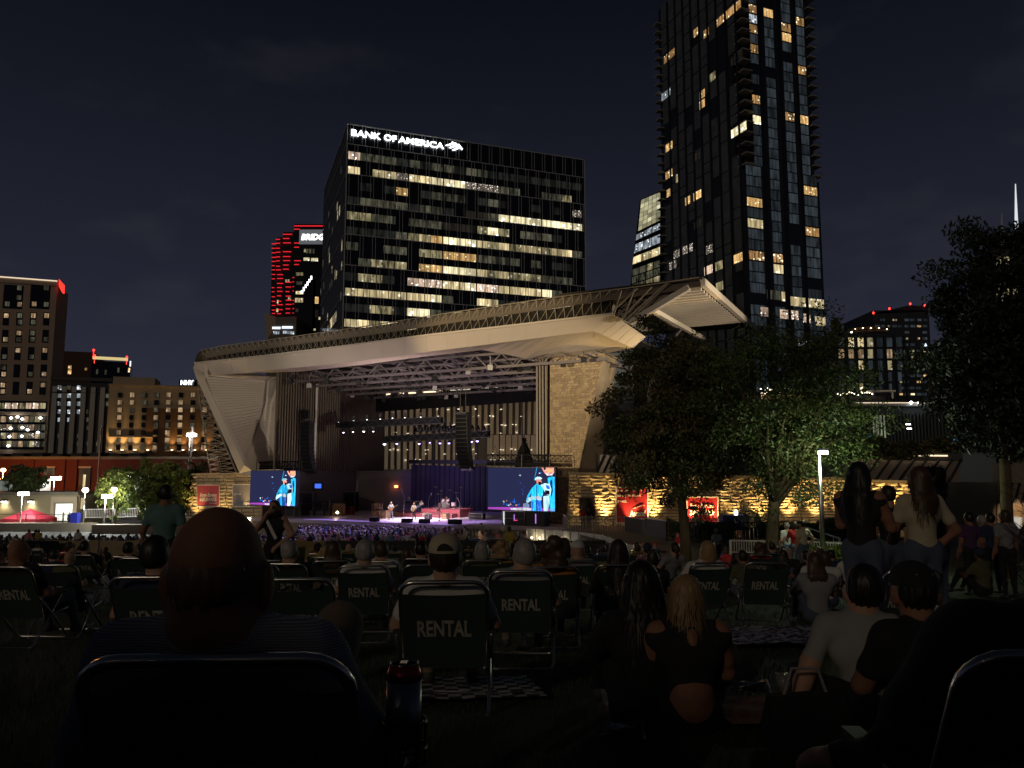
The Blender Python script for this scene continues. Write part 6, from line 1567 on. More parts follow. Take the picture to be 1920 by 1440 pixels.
for i in range(2):
    A_, B_ = rp1[i] - rp1[0], rp1[i + 1] - rp1[0]; b = MB(); b.poly([A_ - UP * .9, B_ - UP * .9, B_ + UP * 1.05, A_ + UP * 1.12], (0, .08, 0)); b.build('panel', M('ramp_panel%d' % i, (.10, .09, .08), .6, metal=.3), e)
    b = MB(); b.slab(B_ - UP * 1.4, B_ + UP * 1.15, .09, .09); b.slab(A_ + UP * 1.15, B_ + UP * 1.08, .06, .06); b.build('post', m_alu, e)
railing('black_railing', [G(1250, 1016, 44), G(1330, 1018, 43), G(1410, 1018, 43), G(1480, 1016, 43)], 1.1, 60, m_dmet, 'black metal railing in front of the hedge and tree trunks')
railing('white_railing', [G(1370, 1040, 31), G(1440, 1041, 31), G(1510, 1042, 30.5), G(1586, 1046, 30)], .55, 46, m_white, 'low white railing behind the lawn crowd at right')
railing('stair_handrail', [G(1490, 1000, 40), G(1575, 1030, 36)], .5, 4, m_white, 'sloping white handrail by the lamp post')
railing('terrace_railing', [G(-20, 981, 88), G(48, 981, 88), G(130, 982, 88), G(152, 981, 88)], 1.0, 6, m_dmet, 'thin dark railing in front of the red tent')
railing('white_path_railing', [G(160, 972, 92), G(215, 971, 92), G(262, 970, 92)], 1.05, 34, m_white, 'white picket railing lit by the street lamps at left')
# lit white panel fence going down beside the ramp
pts = [G(988, 1012, 60), G(1040, 1017, 56), G(1085, 1022, 52), G(1130, 1030, 47.5), G(1175, 1050, 42), G(1215, 1062, 39)]
e = empty('white_panel_fence', pts[0], 0, 'glowing white panel fence running down from the stage corner towards the lawn', 'fence')
for i in range(5):
    for k in range(3):
        A_ = pts[i].lerp(pts[i + 1], k / 3) - pts[0]; B_ = pts[i].lerp(pts[i + 1], (k + .93) / 3) - pts[0]; b = MB(); b.poly([A_, B_, B_ + UP * .85, A_ + UP * .85], (.0, .05, 0)); b.build('panel', m_white, e)
        b = MB(); b.slab(A_ - Vector((0, .04, 0)), A_ + UP * .9 - Vector((0, .04, 0)), .06, .06); b.build('post', m_alu, e)
for (px, py, Y, en) in ((997, 1008, 58.5, 26), (1012, 1009, 57.5, 16), (1050, 1013, 54, 8), (1125, 1022, 46, 14), (1185, 1036, 40, 10)):
    p = G(px, py, Y); lamp('POINT', p, en, (1, .82, .5), None, .1, name='fence_light')
    e2 = empty('fence_light', p, 0, 'small warm lamp at the foot of the white panel fence', 'lamp', 'small lamps along the white panel fence'); b = MB(); b.lathe([(.02, -.1), (.09, 0), (.02, .1)], (0, 0, 0), 8); b.build('bulb', e_bulb, e2)
def tarp_fence(x0, x1, y0, y1, Y, mat, label, seed, name='tarp_fence', amp=.05):
    A_, B_ = G(x0, y0, Y), G(x1, y0, Y); z1 = A_.z; z0 = ground_z(Y) - .05; e = empty(name, ((A_.x + B_.x) / 2, Y, z0), 0, label, 'fence'); W = B_.x - A_.x; H_ = z1 - z0
    b = MB(); nx_, nz_ = max(12, int(W * 3)), 6; vs = []
    for j in range(nz_ + 1):
        for i in range(nx_ + 1):
            x_ = -W / 2 + W * i / nx_; z_ = H_ * j / nz_; sag = -.06 * abs(math.sin(PI * i / nx_ * max(1, int(W / 2.4)))) if j == nz_ else 0
            vs.append((x_, -.05 + amp * mnoise.noise(Vector((x_ * 1.7 + seed, z_ * 2.5, 0))) * 2, z_ + sag))
    b.add(vs, [(j * (nx_ + 1) + i, j * (nx_ + 1) + i + 1, (j + 1) * (nx_ + 1) + i + 1, (j + 1) * (nx_ + 1) + i) for j in range(nz_) for i in range(nx_)]); b.build('tarp', mat, e, smooth=True)
    for k in range(int(W / 2.4) + 1): b = MB(); b.slab((-W / 2 + k * 2.4, .05, 0), (-W / 2 + k * 2.4, .05, H_ + .05), .05, .05); b.build('post', m_dmet, e)
    return e
m_tarp = M('tan_tarp', (.34, .25, .15), .8, var=.2, scale=1.2, bump=.6, bscale=5); m_tarpd = M('dark_tarp', (.03, .028, .024), .85, var=.3)
tf = tarp_fence(18, 186, 1012, 1045, 44, m_tarp, 'tan tarp fence with white numerals at the far left of the lawn', 1)
xx, zz = at(36, 1041, 43.8), 0; text('10', (at(37, 1038, 43.75).x, 43.72, at(37, 1038, 43.75).z), (1, 0, 0), .42, .56, m_txt, tf, bold=.03)
b = MB(); A_ = at(50, 1014, 43.6); b.box((at(80, 1014, 43.6).x - tf.location.x, -.45, A_.z - tf.location.z - .6), (1.85, .06, 1.2)); b.build('dark_flap', m_black, tf)
tarp_fence(188, 262, 1012, 1048, 43, m_tarp, 'creased tan tarp fence panel left of the standing man in teal', 8, amp=.12)
tarp_fence(484, 545, 1013, 1050, 40, m_tarp, 'tan tarp fence panel beside the standing woman in black', 3)
tarp_fence(552, 632, 1013, 1048, 41, M('yellow_tarp', (.22, .17, .06), .8, var=.2, bump=.5, bscale=4), 'mustard tarp fence panel below the purple lit crowd', 5)
tarp_fence(634, 778, 1013, 1046, 44, m_tarpd, 'dark mesh fence below the band, left of the man in the cream cap', 6)
tarp_fence(780, 1025, 1012, 1044, 46, m_tarpd, 'dark mesh fence below the right video screen', 7)
tarp_fence(1032, 1135, 1012, 1046, 44, m_tarpd, 'dark mesh fence below the raised platform', 9)
# low concrete terrace edge at left and wall
b = MB(); A_, B_ = G(-60, 981, 87), G(172, 981, 87); b.box(((A_.x + B_.x) / 2, 87.6, A_.z - .6), (B_.x - A_.x, 1.2, 1.2)); o = b.build('terrace_wall', m_conc); tag(o, 'low concrete terrace wall under the thin dark railing', 'wall')
b = MB(); A_, B_ = G(172, 984, 84), G(360, 984, 84); b.box(((A_.x + B_.x) / 2, 84.6, A_.z - .9), (B_.x - A_.x, 1.2, 1.8)); o = b.build('terrace_wall', m_conc); tag(o, 'tan concrete planter wall below the round green tree', 'wall')
# front stage side platform (right) tan face + red stripe rail
b = MB(); A_, B_ = G(1186, 1019, 43), G(1234, 1020, 43); b.slab(A_, B_, .08, .09); o = b.build('red_rail', M('red_paint', (.5, .02, .02), .5)); tag(o, 'short red rail in front of the ramp panels', 'rail')
# red tent at left
tn = empty('red_tent', (at(55, 975, 90).x, 90, -6.6), 0, 'red pop up canopy in front of the low stone pavilion', 'tent')
b = MB(); hw = at(88, 960, 90).x - at(55, 960, 90).x; z1 = at(55, 972, 90).z + 6.6; z2 = at(55, 954, 90).z + 6.6
b.add([(-hw, -2, z1), (hw, -2, z1), (hw, 2, z1), (-hw, 2, z1), (0, 0, z2)], [(0, 1, 4), (1, 2, 4), (2, 3, 4), (3, 0, 4)]); b.build('canopy', memo('tentred', lambda: M('tent_red', (.30, .012, .03), .7)), tn)
b = MB(); b.box((0, -2, z1 - .2), (hw * 2, .05, .4)); b.box((hw, 0, z1 - .2), (.05, 4, .4)); b.build('valance', memo('tentred', None), tn)
for sx_ in (-1, 1):
    for sy_ in (-1, 1): b = MB(); b.slab((sx_ * hw * .98, sy_ * 1.95, 0), (sx_ * hw * .98, sy_ * 1.95, z1), .06, .06); b.build('leg', m_alu, tn)
b = MB(); A_ = G(146, 972, 88); b.box((A_.x, 87.5, A_.z), (.8, .7, 1.3)); o = b.build('blue_bin', M('blue_plastic', (.02, .03, .30), .5)); tag(o, 'blue bin beside the bright doorway', 'bin')

# ================================================================== stage equipment and band
def on_stage(px, c): 
    p = onc(px, 975, c); return Vector((p.x, p.y, FLOOR))
def sbox(name, cat, px, c, w_, d_, h_, mat, label, z=0, extra=None, rz=None):
    p = on_stage(px, c); e = empty(name, p + UP * z, math.atan2(-.469, .883) if rz is None else rz, label, cat); b = MB(); b.box((0, 0, h_ / 2), (w_, d_, h_)); b.build('body', mat, e)
    if extra: extra(e)
    return e
m_case = M('road_case', (.04, .04, .045), .5); m_rise = M('riser_skirt', (.30, .06, .08), .7, var=.3, scale=3); m_amp = M('amp_tan', (.35, .20, .10), .7)
def edges(w_, d_, h_):
    def f(e):
        b = MB()
        for x_ in (-w_ / 2, w_ / 2): b.slab((x_, -d_ / 2 - .02, 0), (x_, -d_ / 2 - .02, h_), .05, .05)
        for z_ in (0, h_): b.slab((-w_ / 2, -d_ / 2 - .02, z_), (w_ / 2, -d_ / 2 - .02, z_), .05, .05)
        b.slab((-w_ / 2, -d_ / 2 - .02, h_ * .5), (w_ / 2, -d_ / 2 - .02, h_ * .5), .03, .03); b.build('metal_edging', m_alu, e)
    return f
sbox('stage_riser', 'riser', 785, 7.5, 10.5, 3, .40, m_rise, 'long red skirted riser across the middle of the stage', extra=edges(10.5, 3, .40))
sbox('stage_riser', 'riser', 838, 8.5, 5.0, 2.6, .9, m_rise, 'taller riser carrying the drum kit', extra=edges(5, 2.6, .9))
rc = empty('stage_rack', on_stage(707, 3.5), math.atan2(-.469, .883), 'open metal equipment rack left of the first guitarist', 'rack')
b = MB()
for x_ in (-.5, .5): 
    for y_ in (-.25, .25): b.slab((x_, y_, 0), (x_, y_, 1.5), .05, .05)
b.build('rack_frame', m_alu, rc)
for z_ in (.15, .55, .95, 1.3): b = MB(); b.box((0, 0, z_), (1.0, .5, .05)); b.box((rnd.uniform(-.2, .2), 0, z_ + .12), (.5, .4, .18)); b.build('shelf', m_amp, rc)
for (px, c, w_, h_, m, l_) in ((800, 6, .6, .5, m_amp, 'small orange amplifier between two musicians'), (722, 2.5, .75, .8, m_amp, 'tan amplifier behind the first guitarist'), (836, 4.5, .6, .6, m_amp, 'tan amplifier right of the bass player'), (803, 3, .5, .55, m_case, 'dark cabinet in the middle of the stage'), (895, 6, 1.6, .6, m_case, 'low dark equipment case at the right side of the stage'),
                       (575, 3.0, 2.3, 2.6, m_case, 'tall dark speaker stack behind the left screen'), (547, 0.5, 1.3, 1.9, m_case, 'silver edged road case left of the tall stack'), (600, 3.5, 1.3, 1.55, m_case, 'black and white edged road case'), (614, 4, 1.1, 1.7, m_case, 'second road case right of the edged one'), (633, 4.5, 1.6, 1.3, m_amp, 'brown crate stack beside the small white lamp'), (650, 6.5, 1.8, .9, M('red_case', (.25, .02, .015), .6), 'dull red crate at the left of the stage'),
                       (560, 6, 1.6, 3.4, m_case, 'dark tall cabinet against the side wall'), (648, 12, 3.4, 2.4, m_black, 'wide dark screen on a stand at the back left of the stage')):
    sbox('equipment_case' if 'case' in l_ or 'crate' in l_ or 'cabinet' in l_ else ('amplifier' if 'amp' in l_ else 'speaker_stack'), 'stage equipment', px, c, w_, .7, h_, m, l_, extra=edges(w_, .7, h_))
p = on_stage(632, 2.2); e = empty('floor_lamp', p, 0, 'small glowing floor lamp at the left of the stage', 'lamp'); b = MB(); b.lathe([(.02, 0), (.2, .15), (.02, .35)], (0, 0, .3), 8); b.build('bulb', e_bulb, e); lamp('POINT', p + Vector((0, -.8, .7)), 14, (1, .7, .5), None, .1, name='floor_lamp_light')
p = on_stage(594, 3); e = empty('monitor', p + UP * 3.3, math.atan2(-.469, .883), 'blue glowing monitor above the road cases', 'monitor'); b = MB(); b.box((0, 0, 0), (1.4, .2, .9)); b.mat(1); b.box((.15, -.12, 0), (.9, .05, .5)); b.build('panel', [m_dmet, E('monitor_blue', (.05, .15, 1), 1.2)], e)
# speaker stacks under the right screen
sbox('speaker_stack', 'speaker', 968, -.5, 2.3, 1.1, 1.35, m_case, 'speaker cabinet with lit meter strip under the right screen', extra=edges(2.3, 1.1, 1.3))
def meters(e):
    for k in range(14): b = MB(); b.box((-.98, -.6, .12 + k * .085), (.13, .03, .05)); b.build('meter_light', memo('mtw', lambda: E('meter_white', (.95, 1, 1), 1.2)), e)
    b = MB(); b.box((.1, -.6, .75), (.06, .03, .55)); b.build('meter_light', e_purp2, e); b = MB(); b.box((.25, -.6, .5), (.36, .03, .06)); b.build('meter_light', E('meter_red', (1, .05, .2), 1.3), e)
e_purp2 = E('meter_purple', (.6, .25, 1), 1.0)
meters([o for o in scene.objects if o.name.startswith('speaker_stack') and o.parent is None][-1])
def tube_l(e): b = MB(); b.box((.1, -.6, .7), (.08, .03, .85)); b.build('meter_light', e_purp2, e)
sbox('speaker_stack', 'speaker', 1008, -.5, 1.9, 1.1, 1.35, m_case, 'dark cabinet with a violet light strip under the right screen', extra=tube_l)
sbox('monitor_wedge', 'monitor', 763, -2.2, 1.0, .5, .4, m_black, 'wedge monitor at the stage edge in front of the singer'); sbox('monitor_wedge', 'monitor', 796, -2.2, 1.0, .5, .4, m_black, 'wedge monitor at the stage edge right of the singer'); sbox('monitor_wedge', 'monitor', 853, -1.9, 1.2, .6, .45, m_black, 'wedge monitor at the right part of the stage edge'); sbox('monitor_wedge', 'monitor', 702, -2.4, .9, .5, .4, m_black, 'wedge monitor left of the first guitarist')
b = MB(); b.poly([S(-3, 9, FLOOR), S(3, 9, FLOOR), S(3, 9, -1.6), S(-3, 9, -1.3)], BV * .1); o = b.build('red_curtain', M('dark_red_cloth', (.16, .01, .02), .9)); tag(o, 'dark red curtain low at the back right of the stage', 'curtain')
# drum kit
dkp = on_stage(838, 8.2) + UP * .9; e = empty('drum_kit', dkp, -.45, 'drum kit with tall cymbals on the riser right of centre', 'drum kit')
def cyl(r, h_, c, rot=None, mt=m_white, nm='drum', n=14):
    b = MB(); b.lathe([(r, -h_ / 2), (r, h_ / 2)], (0, 0, 0), n); b.mat(1); b.lathe([(r * 1.03, -h_ / 2 - .02), (r * 1.03, -h_ / 2 + .03)], (0, 0, 0), n); b.lathe([(r * 1.03, h_ / 2 - .03), (r * 1.03, h_ / 2 + .02)], (0, 0, 0), n)
    o = b.build(nm, [mt, m_alu], e, smooth=False); o.location = c; o.rotation_euler = rot or (0, 0, 0); return o
mdr = M('drum_pearl', (.5, .4, .45), .3)
cyl(.36, .5, (0, -.3, .36), (PI / 2, 0, 0), mdr, 'bass_drum'); cyl(.18, .22, (-.3, -.3, .92), (.3, 0, 0), mdr, 'tom'); cyl(.18, .22, (.3, -.3, .92), (.3, 0, 0), mdr, 'tom'); cyl(.25, .4, (.75, .1, .45), None, mdr, 'floor_tom'); cyl(.2, .15, (-.6, .1, .65), None, mdr, 'snare_drum')
for (x_, y_, z_, r_2) in ((-1.0, -.2, 1.55, .32), (-.5, -.5, 1.9, .28), (.6, -.5, 2.0, .3), (1.2, -.1, 1.7, .34), (1.6, .2, 2.3, .25), (-1.5, 0, 2.3, .25)):
    b = MB(); b.lathe([(r_2, 0), (r_2 * .3, .03), (.02, .06)], (x_, y_, z_), 14); b.build('cymbal', memo('brass', lambda: M('brass', (.7, .5, .25), .3, metal=1)), e)
    b = MB(); b.tube([(x_, y_, z_), (x_, y_, .05)], .015, 5); b.tube([(x_ - .25, y_ - .15, 0), (x_, y_, .4), (x_ + .25, y_ - .15, 0)], .012, 4); b.build('stand', m_alu, e)
for mi_, (px, c, h_, tilt) in enumerate(((729, 1.2, 1.55, 0), (757, 5, 3.3, -.5), (771, 1.2, 1.5, 0), (819, 1.8, 1.5, 0), (803, 8, 2.6, .3), (880, 8, 1.4, .2), (862, 7, 2.2, -.3))):
    p = on_stage(px, c); e = empty('microphone_stand', p, 0, ['microphone stand in front of the guitarist in white', 'tall boom microphone stand with tilted arm left of the singer', 'microphone stand in front of the singer', 'microphone stand in front of the bass player', 'tall boom stand between the singer and the drum kit', 'microphone stand at the right end of the drum riser', 'boom microphone stand over the drum kit'][mi_] , 'microphone stand', 'microphone stands around the band'); b = MB(); b.tube([(0, 0, 0), (0, 0, h_ * .7), (tilt, 0, h_)], .025, 5); b.lathe([(.18, 0), (.16, .03)], (0, 0, 0), 8); b.build('stand', m_alu, e); b = MB(); b.lathe([(.02, -.08), (.05, 0), (.03, .08)], (tilt, 0, h_), 6); b.build('microphone', m_black, e)
p = on_stage(785, 8.8) + UP * .6; e = empty('keyboard', p, -.45, 'electric keyboard on a stand behind the singer', 'keyboard'); b = MB(); b.box((0, 0, .9), (1.4, .4, .12)); b.slab((-.5, 0, 0), (.5, 0, .85), .05, .05); b.slab((.5, 0, 0), (-.5, 0, .85), .05, .05); b.build('body', m_case, e); b = MB(); b.box((0, -.1, .97), (1.3, .16, .02)); b.build('keys', m_txt, e)
# musicians
def guitar(parent, J, mt, long_=False):
    b = MB(); c = Vector((.03, .17, 1.02)); d = Vector((-.75, .05, .42)).normalized() if True else None
    b.lathe([(.02, -.03), (.15, -.03), (.17, 0), (.15, .03), (.02, .03)], c, 12, Matrix.Rotation(PI / 2, 3, 'X')); b.lathe([(.02, -.03), (.12, -.03), (.13, 0), (.12, .03)], c + d * .18, 12, Matrix.Rotation(PI / 2, 3, 'X'))
    b.mat(1); b.slab(c + d * .2, c + d * (.95 if long_ else .78), .05, .03, Vector((0, 1, 0))); b.slab(c + d * (.78 if not long_ else .95), c + d * (.9 if not long_ else 1.07), .08, .03, Vector((0, 1, 0)))
    e = empty('guitar', parent.location, parent.rotation_euler.z, {0: 'amber guitar held by the musician in white', 1: 'dark bass guitar with a long neck held at the right', 2: 'tan guitar held by the singer at centre stage'}[mt], 'guitar'); b.build('body', [M('guitar_wood%d' % mt, ((.45, .18, .06), (.10, .04, .02), (.4, .25, .1))[mt], .3), m_bark], e)
gp = dict(ell=(-.30, .08, 1.15), elr=(.32, .02, 1.14), hal=(-.42, .28, 1.22), har=(.10, .26, 1.06), knl=(-.16, .06, .49), anl=(-.24, 0, .09), anr=(.14, -.02, .09))
Jg = pose_stand(1.78, **gp)
fs = math.atan2(-.469, .883) + PI   # facing the audience
a1 = person('guitarist', Jg, on_stage(733, 1.2), fs + .25, 'guitarist in white shirt and pale trousers at the left of the band', 'person', h=.03, k=.018, fingers=True, sleeve='long', top='white', bottom='grey', hair='short', haircol='grey'); guitar(a1, Jg, 0)
a2 = person('guitarist', Jg, on_stage(776, 1.0), fs, 'singer with long blond hair and dark trousers at centre stage', 'person', h=.03, k=.018, fingers=True, sleeve='long', top='cream', bottom='black', hair='long', haircol='blonde'); guitar(a2, Jg, 2)
a3 = person('guitarist', Jg, on_stage(824, 1.6), fs - .9, 'bass player in dark brown clothes turned side on at the right of the band', 'person', h=.03, k=.018, fingers=True, sleeve='long', top='khaki', bottom='khaki', hair='short', haircol='grey'); guitar(a3, Jg, 1, True)
Jd = pose_chair(hal=(-.2, .4, .62), har=(.2, .4, .62)); dz = UP * .35
person('drummer', Jd, on_stage(836, 9.0) + UP * 1.15, fs, 'drummer in grey seated behind the drum kit', h=.03, k=.018, fingers=False, top='grey', bottom='black', hair='short', haircol='brown')
person('drummer', Jd, on_stage(789, 7.6) + UP * .75, fs, 'keyboard player in white seated on the red riser', h=.03, k=.018, fingers=False, top='white', bottom='blue', hair='short', haircol='grey')
person('drummer', Jd, on_stage(766, 8.2) + UP * 1.1, fs + .3, 'percussionist in dark blue behind the singer', h=.03, k=.018, fingers=False, top='blue', bottom='black', hair='short', haircol='dark')
# ================================================================== audience on the lawn
def stripes_mat():
    m = M('ribbed_sweater', (.15, .15, .18), .95, var=.1, scale=8); t = m.node_tree; b = t.nodes['Principled BSDF']
    wv = nd(t, 'ShaderNodeTexWave'); wv.bands_direction = 'Z'; wv.inputs['Scale'].default_value = 62; wv.inputs['Distortion'].default_value = .6; tcn = nd(t, 'ShaderNodeTexCoord')
    t.links.new(tcn.outputs['Object'], wv.inputs['Vector']); mx = nd(t, 'ShaderNodeMixRGB'); mx.inputs[1].default_value = (.20, .20, .23, 1); mx.inputs[2].default_value = (.42, .42, .48, 1)
    t.links.new(wv.outputs['Fac'], mx.inputs[0]); t.links.new(mx.outputs[0], b.inputs['Base Color'])
    bp = nd(t, 'ShaderNodeBump'); bp.inputs['Strength'].default_value = .5; bp.inputs['Distance'].default_value = .01; t.links.new(wv.outputs['Fac'], bp.inputs['Height']); t.links.new(bp.outputs[0], b.inputs['Normal'])
    return m
cloth['sweater'] = stripes_mat()
def seat(px, Y, rz=0.0, clabel='', occ=None, plabel='', group='rental chairs on the lawn', face=None, chair=True):
    yc = Y + .25; x = at(px, 1060, Y).x; z = ground_z(yc)
    if chair: put_chair(px, Y, rz, clabel, group)
    if occ is not None:
        o = dict(occ); key = o.pop('key', 'chA'); J = POSE[key]; hh = o.pop('h', .010 if Y < 2 else .014 if Y < 6 else .022 if Y < 14 else .034)
        return person(key, J, (x + o.pop('dx', 0), yc, z + o.pop('dz', 0)), rz + o.pop('drz', 0), plabel, group=o.pop('group', None), h=hh, k=.012 if hh < .02 else .016, fingers=hh < .016, **o)
POSE = dict(chA=pose_chair(), chB=pose_chair(hc=(.03, -.06, .865), ell=(-.28, .02, .50), har=(.15, .30, .50)),
            chC=pose_chair(hc=(-.02, -.085, .875), elr=(.30, .10, .52), har=(.16, .20, .72)), chD=pose_chair(knl=(-.12, .46, .50), anl=(.1, .62, .30), hal=(-.08, .25, .45), har=(.08, .26, .45)),
            bigman=pose_chair(nec=(0, -.088, .775), hc=(0, -.085, .882), shl=(-.185, -.075, .735), shr=(.185, -.075, .735), ell=(-.30, .0, .47), elr=(.325, .02, .47), knr=(.15, .46, .68), anr=(-.10, .62, .42)),
            grA=pose_ground(), grB=pose_ground(ell=(-.30, -.10, .28), hal=(-.38, -.16, .04), hc=(.02, .04, .71)), grC=pose_ground(knl=(-.14, .34, .42), knr=(.14, .34, .42), anl=(-.13, .55, .07), anr=(.13, .55, .07), hal=(-.1, .38, .40), har=(.1, .38, .40), ell=(-.24, .16, .34), elr=(.24, .16, .34)),
            stA=pose_stand(), stB=pose_stand(ell=(-.27, .04, 1.13), hal=(-.12, .22, 1.06), har=(.2, .10, .9)), stC=pose_stand(elr=(.34, -.06, 1.12), har=(.17, .02, .96)),
            stW=pose_stand(ell=(.0, 0, 0)))
POSE['stW'] = pose_stand(1.66, shl=(-.16, 0, 1.40), ell=(-.33, .02, 1.16), hal=(-.14, .14, .98), shr=(.16, 0, 1.40), elr=(.30, .10, 1.22), har=(.10, .16, 1.46), hc=(.02, .02, 1.60))
# --- nearest chairs
seat(393, 1.385, 0.05, 'nearest rental chair, holding the bald man in the ribbed grey sweater', dict(key='bigman', top='sweater', bottom='khaki', skin=1, hair='buzz', haircol='buzz', sleeve='long', head=1.10, neckw=1.35, w=1.03, h=.009, dx=-.050), 'bald man in ribbed grey sweater seated closest to the camera')
seat(2062, 1.42, -.05, 'rental chair cut off by the right edge, only its curved tube showing')
seat(545, 4.6, .04, 'empty rental chair with bright letters right beside the bald head of the nearest man')
seat(829, 4.25, .03, 'rental chair of the man in the cream strap back cap', dict(key='chA', top='white', bottom='khaki', hair='short', haircol='dark', skin=0, sleeve='short', cap='cream', face=(0, 1), w=1.08), 'man wearing a cream cap with an open strap back, seated in a rental chair')
seat(978, 6.0, -.03, 'rental chair of the grey haired man, right of the cream cap', dict(key='chB', top='grey', bottom='khaki', hair='short', haircol='grey', skin=0, h=.016), 'grey haired man in a grey tee, right of the cream cap')
seat(677, 7.6, .06, 'rental chair with clear lettering between the nearest man and the cream cap', dict(key='chA', top='white', bottom='khaki', hair='short', haircol='grey', skin=0, h=.018), 'close cropped man in white seated left of the cream cap')
seat(274, 4.9, .05, 'dark rental chair at the left shoulder of the nearest man', dict(key='chC', top='navy', bottom='denim', hair='short', haircol='black', h=.016), 'dark haired person just left of the bald man head')
seat(1164, 7.9, -.02, 'rental chair of the long haired woman with mustard sleeves', dict(key='chA', top='mustard', bottom='denim', hair='long', haircol='dark', h=.018), 'long haired woman in mustard sleeves in a rental chair')
seat(1443, 8.9, -.10, 'empty rental chair with sharp lettering near the patterned blanket')
seat(1329, 8.8, .12, 'rental chair of the blond woman, left of the empty one with sharp lettering', dict(key='chB', top='white', bottom='denim', hair='bob', haircol='blonde', h=.02), 'blond woman with bobbed hair in a rental chair under the trees')
seat(1036, 7.2, .02, 'rental chair half hidden behind the grey haired man, end of its lettering showing', dict(key='chB', top='orange', bottom='denim', hair='curly', haircol='brown', h=.02), 'curly haired person in rust sleeves behind the grey haired man')
seat(711, 9.6, -.05, 'rental chair partly hidden behind the cropped man in white', dict(key='chA', top='white', bottom='denim', hair='short', haircol='brown', h=.022), 'brown haired person in white behind the cropped man')
seat(618, 9.9, .08, 'rental chair in the third row right of the bald head', dict(key='chD', top='black', bottom='denim', hair='long', haircol='brown', h=.022), 'long haired woman looking sideways, right of the bald head')
seat(512, 10.2, .1, 'rental chair below the standing woman in black', None)
seat(535, 8.4, -.08, 'rental chair in the second row right of the bald head', dict(key='chA', top='black', bottom='denim', hair='short', haircol='grey', h=.022), 'pale haired person in black behind the empty chair')
seat(470, 7.8, .1, 'rental chair hidden mostly by the bald man head'); seat(95, 7.9, .06, 'dark rental chair at the far left with faint lettering'); seat(12, 7.2, -.05, 'rental chair cut by the left edge', dict(key='chA', top='black', bottom='denim', hair='bald', skin=1, h=.022), 'round headed person at the left edge')
seat(1712, 6.3, .05, 'rental chair behind the man in the lettered black cap'); seat(795, 7.9, .12, 'rental chair directly behind the cream cap'); seat(1085, 10.3, 0, 'rental chair with letters low down behind the long haired woman', dict(key='chA', top='grey', bottom='denim', hair='cap', cap='white', h=.022), 'person in a white cap left of the long haired woman')
seat(787, 11.6, -.05, 'small rental chair behind and left of the cream cap', dict(key='chA', top='black', bottom='denim', hair='short', haircol='black', h=.022), 'dark haired head left of the cream cap')
seat(902, 10.2, .03, 'small rental chair right of the cream cap', dict(key='chA', top='olive', bottom='denim', hair='bob', haircol='grey', h=.022), 'grey bobbed woman right of the cream cap')
seat(935, 12.1, .03, 'small rental chair of the person in the patterned top', dict(key='chB', top='mustard', bottom='denim', hair='curly', haircol='blonde', h=.022), 'curly blond person two seats right of the cream cap')
seat(250, 12.0, .02, 'small rental chair below the creased tarp'); seat(230, 13.5, .05, 'small rental chair tube glinting below the creased tarp', dict(key='chA', top='black', bottom='denim', hair='short', haircol='black', h=.024), 'dark head in front of the creased tarp')
hm = [o for o in scene.objects if o.get('label', '').startswith('man wearing a cream cap')][0]; hcv = Vector(POSE['chA']['hc'])
b = MB(); b.poly([hcv + Vector((math.cos(t) * .040, -.020 - .115 * math.sqrt(max(.1, 1 - (math.cos(t) * .040 / .095) ** 2 - (math.sin(t) * .040 / .094) ** 2)), .046 + math.sin(t) * .040)) for t in np.linspace(0, PI, 11)], (0, -.006, 0)); b.build('strap_opening', hairm['black'], hm)
b = MB(); b.tube([hcv + Vector((x_, -.016 - math.sqrt(max(0, .119 ** 2 - (x_ * 1.2) ** 2)), .036)) for x_ in np.linspace(-.06, .06, 9)], .0085, 6); b.build('cap_strap', cloth['cream'], hm)
# --- people on the ground, front right
def on_lawn(px, Y): p = at(px, 1060, Y); return (p.x, Y, ground_z(Y))
person('grWoman', pose_ground(hc=(0, .05, .71)), on_lawn(1287, 4.0), .05, 'blond woman in a black keyhole back top sitting on the ground at right', h=.009, k=.012, top='black', bottom='black', skin=1, sleeve='none', hair='bob', haircol='blonde', crop=True, scale=.93)
person('grDark', POSE['grC'], on_lawn(1205, 4.1), .1, 'black haired person in black sitting left of the blond woman in the keyhole top', h=.010, top='black', bottom='black', hair='long', haircol='black', sleeve='long')
person('grBoy', POSE['grB'], on_lawn(1612, 3.9), -.25, 'dark haired boy in a white tee leaning on one arm on the ground', h=.009, top='shaded_white', bottom='black', hair='short', haircol='black', w=.92)
cm = person('grCap', POSE['grA'], on_lawn(1722, 3.55), .1, 'man in black with a lettered black cap sitting beside the boy in white', h=.009, top='black', bottom='black', hair='short', haircol='black', cap='black', w=1.1, skin=1)
hc = POSE['grA']['hc']
for k, (s_, zz) in enumerate((('NEW', .118), ('YORK', .092))): 
    pass
lt = MB()
for k in range(5):   # embroidered white letter marks on the back of the cap
    for r in range(2): lt.box((hc[0] - .035 + k * .017, hc[1] - .108 + .006 * r + abs(k - 2) ** 2 * .0016, hc[2] + .080 - r * .024), (.010, .004, .016 - .004 * ((k + r) % 2)))
o = lt.build('cap_embroidery', m_txt, cm)
person('grBig', pose_chair(shl=(-.25, -.10, .74), shr=(.2, -.10, .74), ell=(-.38, .02, .50), hal=(-.40, .2, .42), nec=(.02, -.08, .80), hc=(.03, -.07, .93)), on_lawn(1962, 1.75), .1, 'large dark clothed person with loose hair filling the right edge', h=.014, top='black', bottom='black', hair='curly', haircol='black', w=1.6, sleeve='long', head=1.15)
person('stW', POSE['stW'], on_lawn(513, 13), PI - .15, 'woman in a black tank top with a shoulder strap, standing turned to the camera', h=.016, top='black', bottom='black', skin=0, sleeve='none', hair='long', haircol='brown')
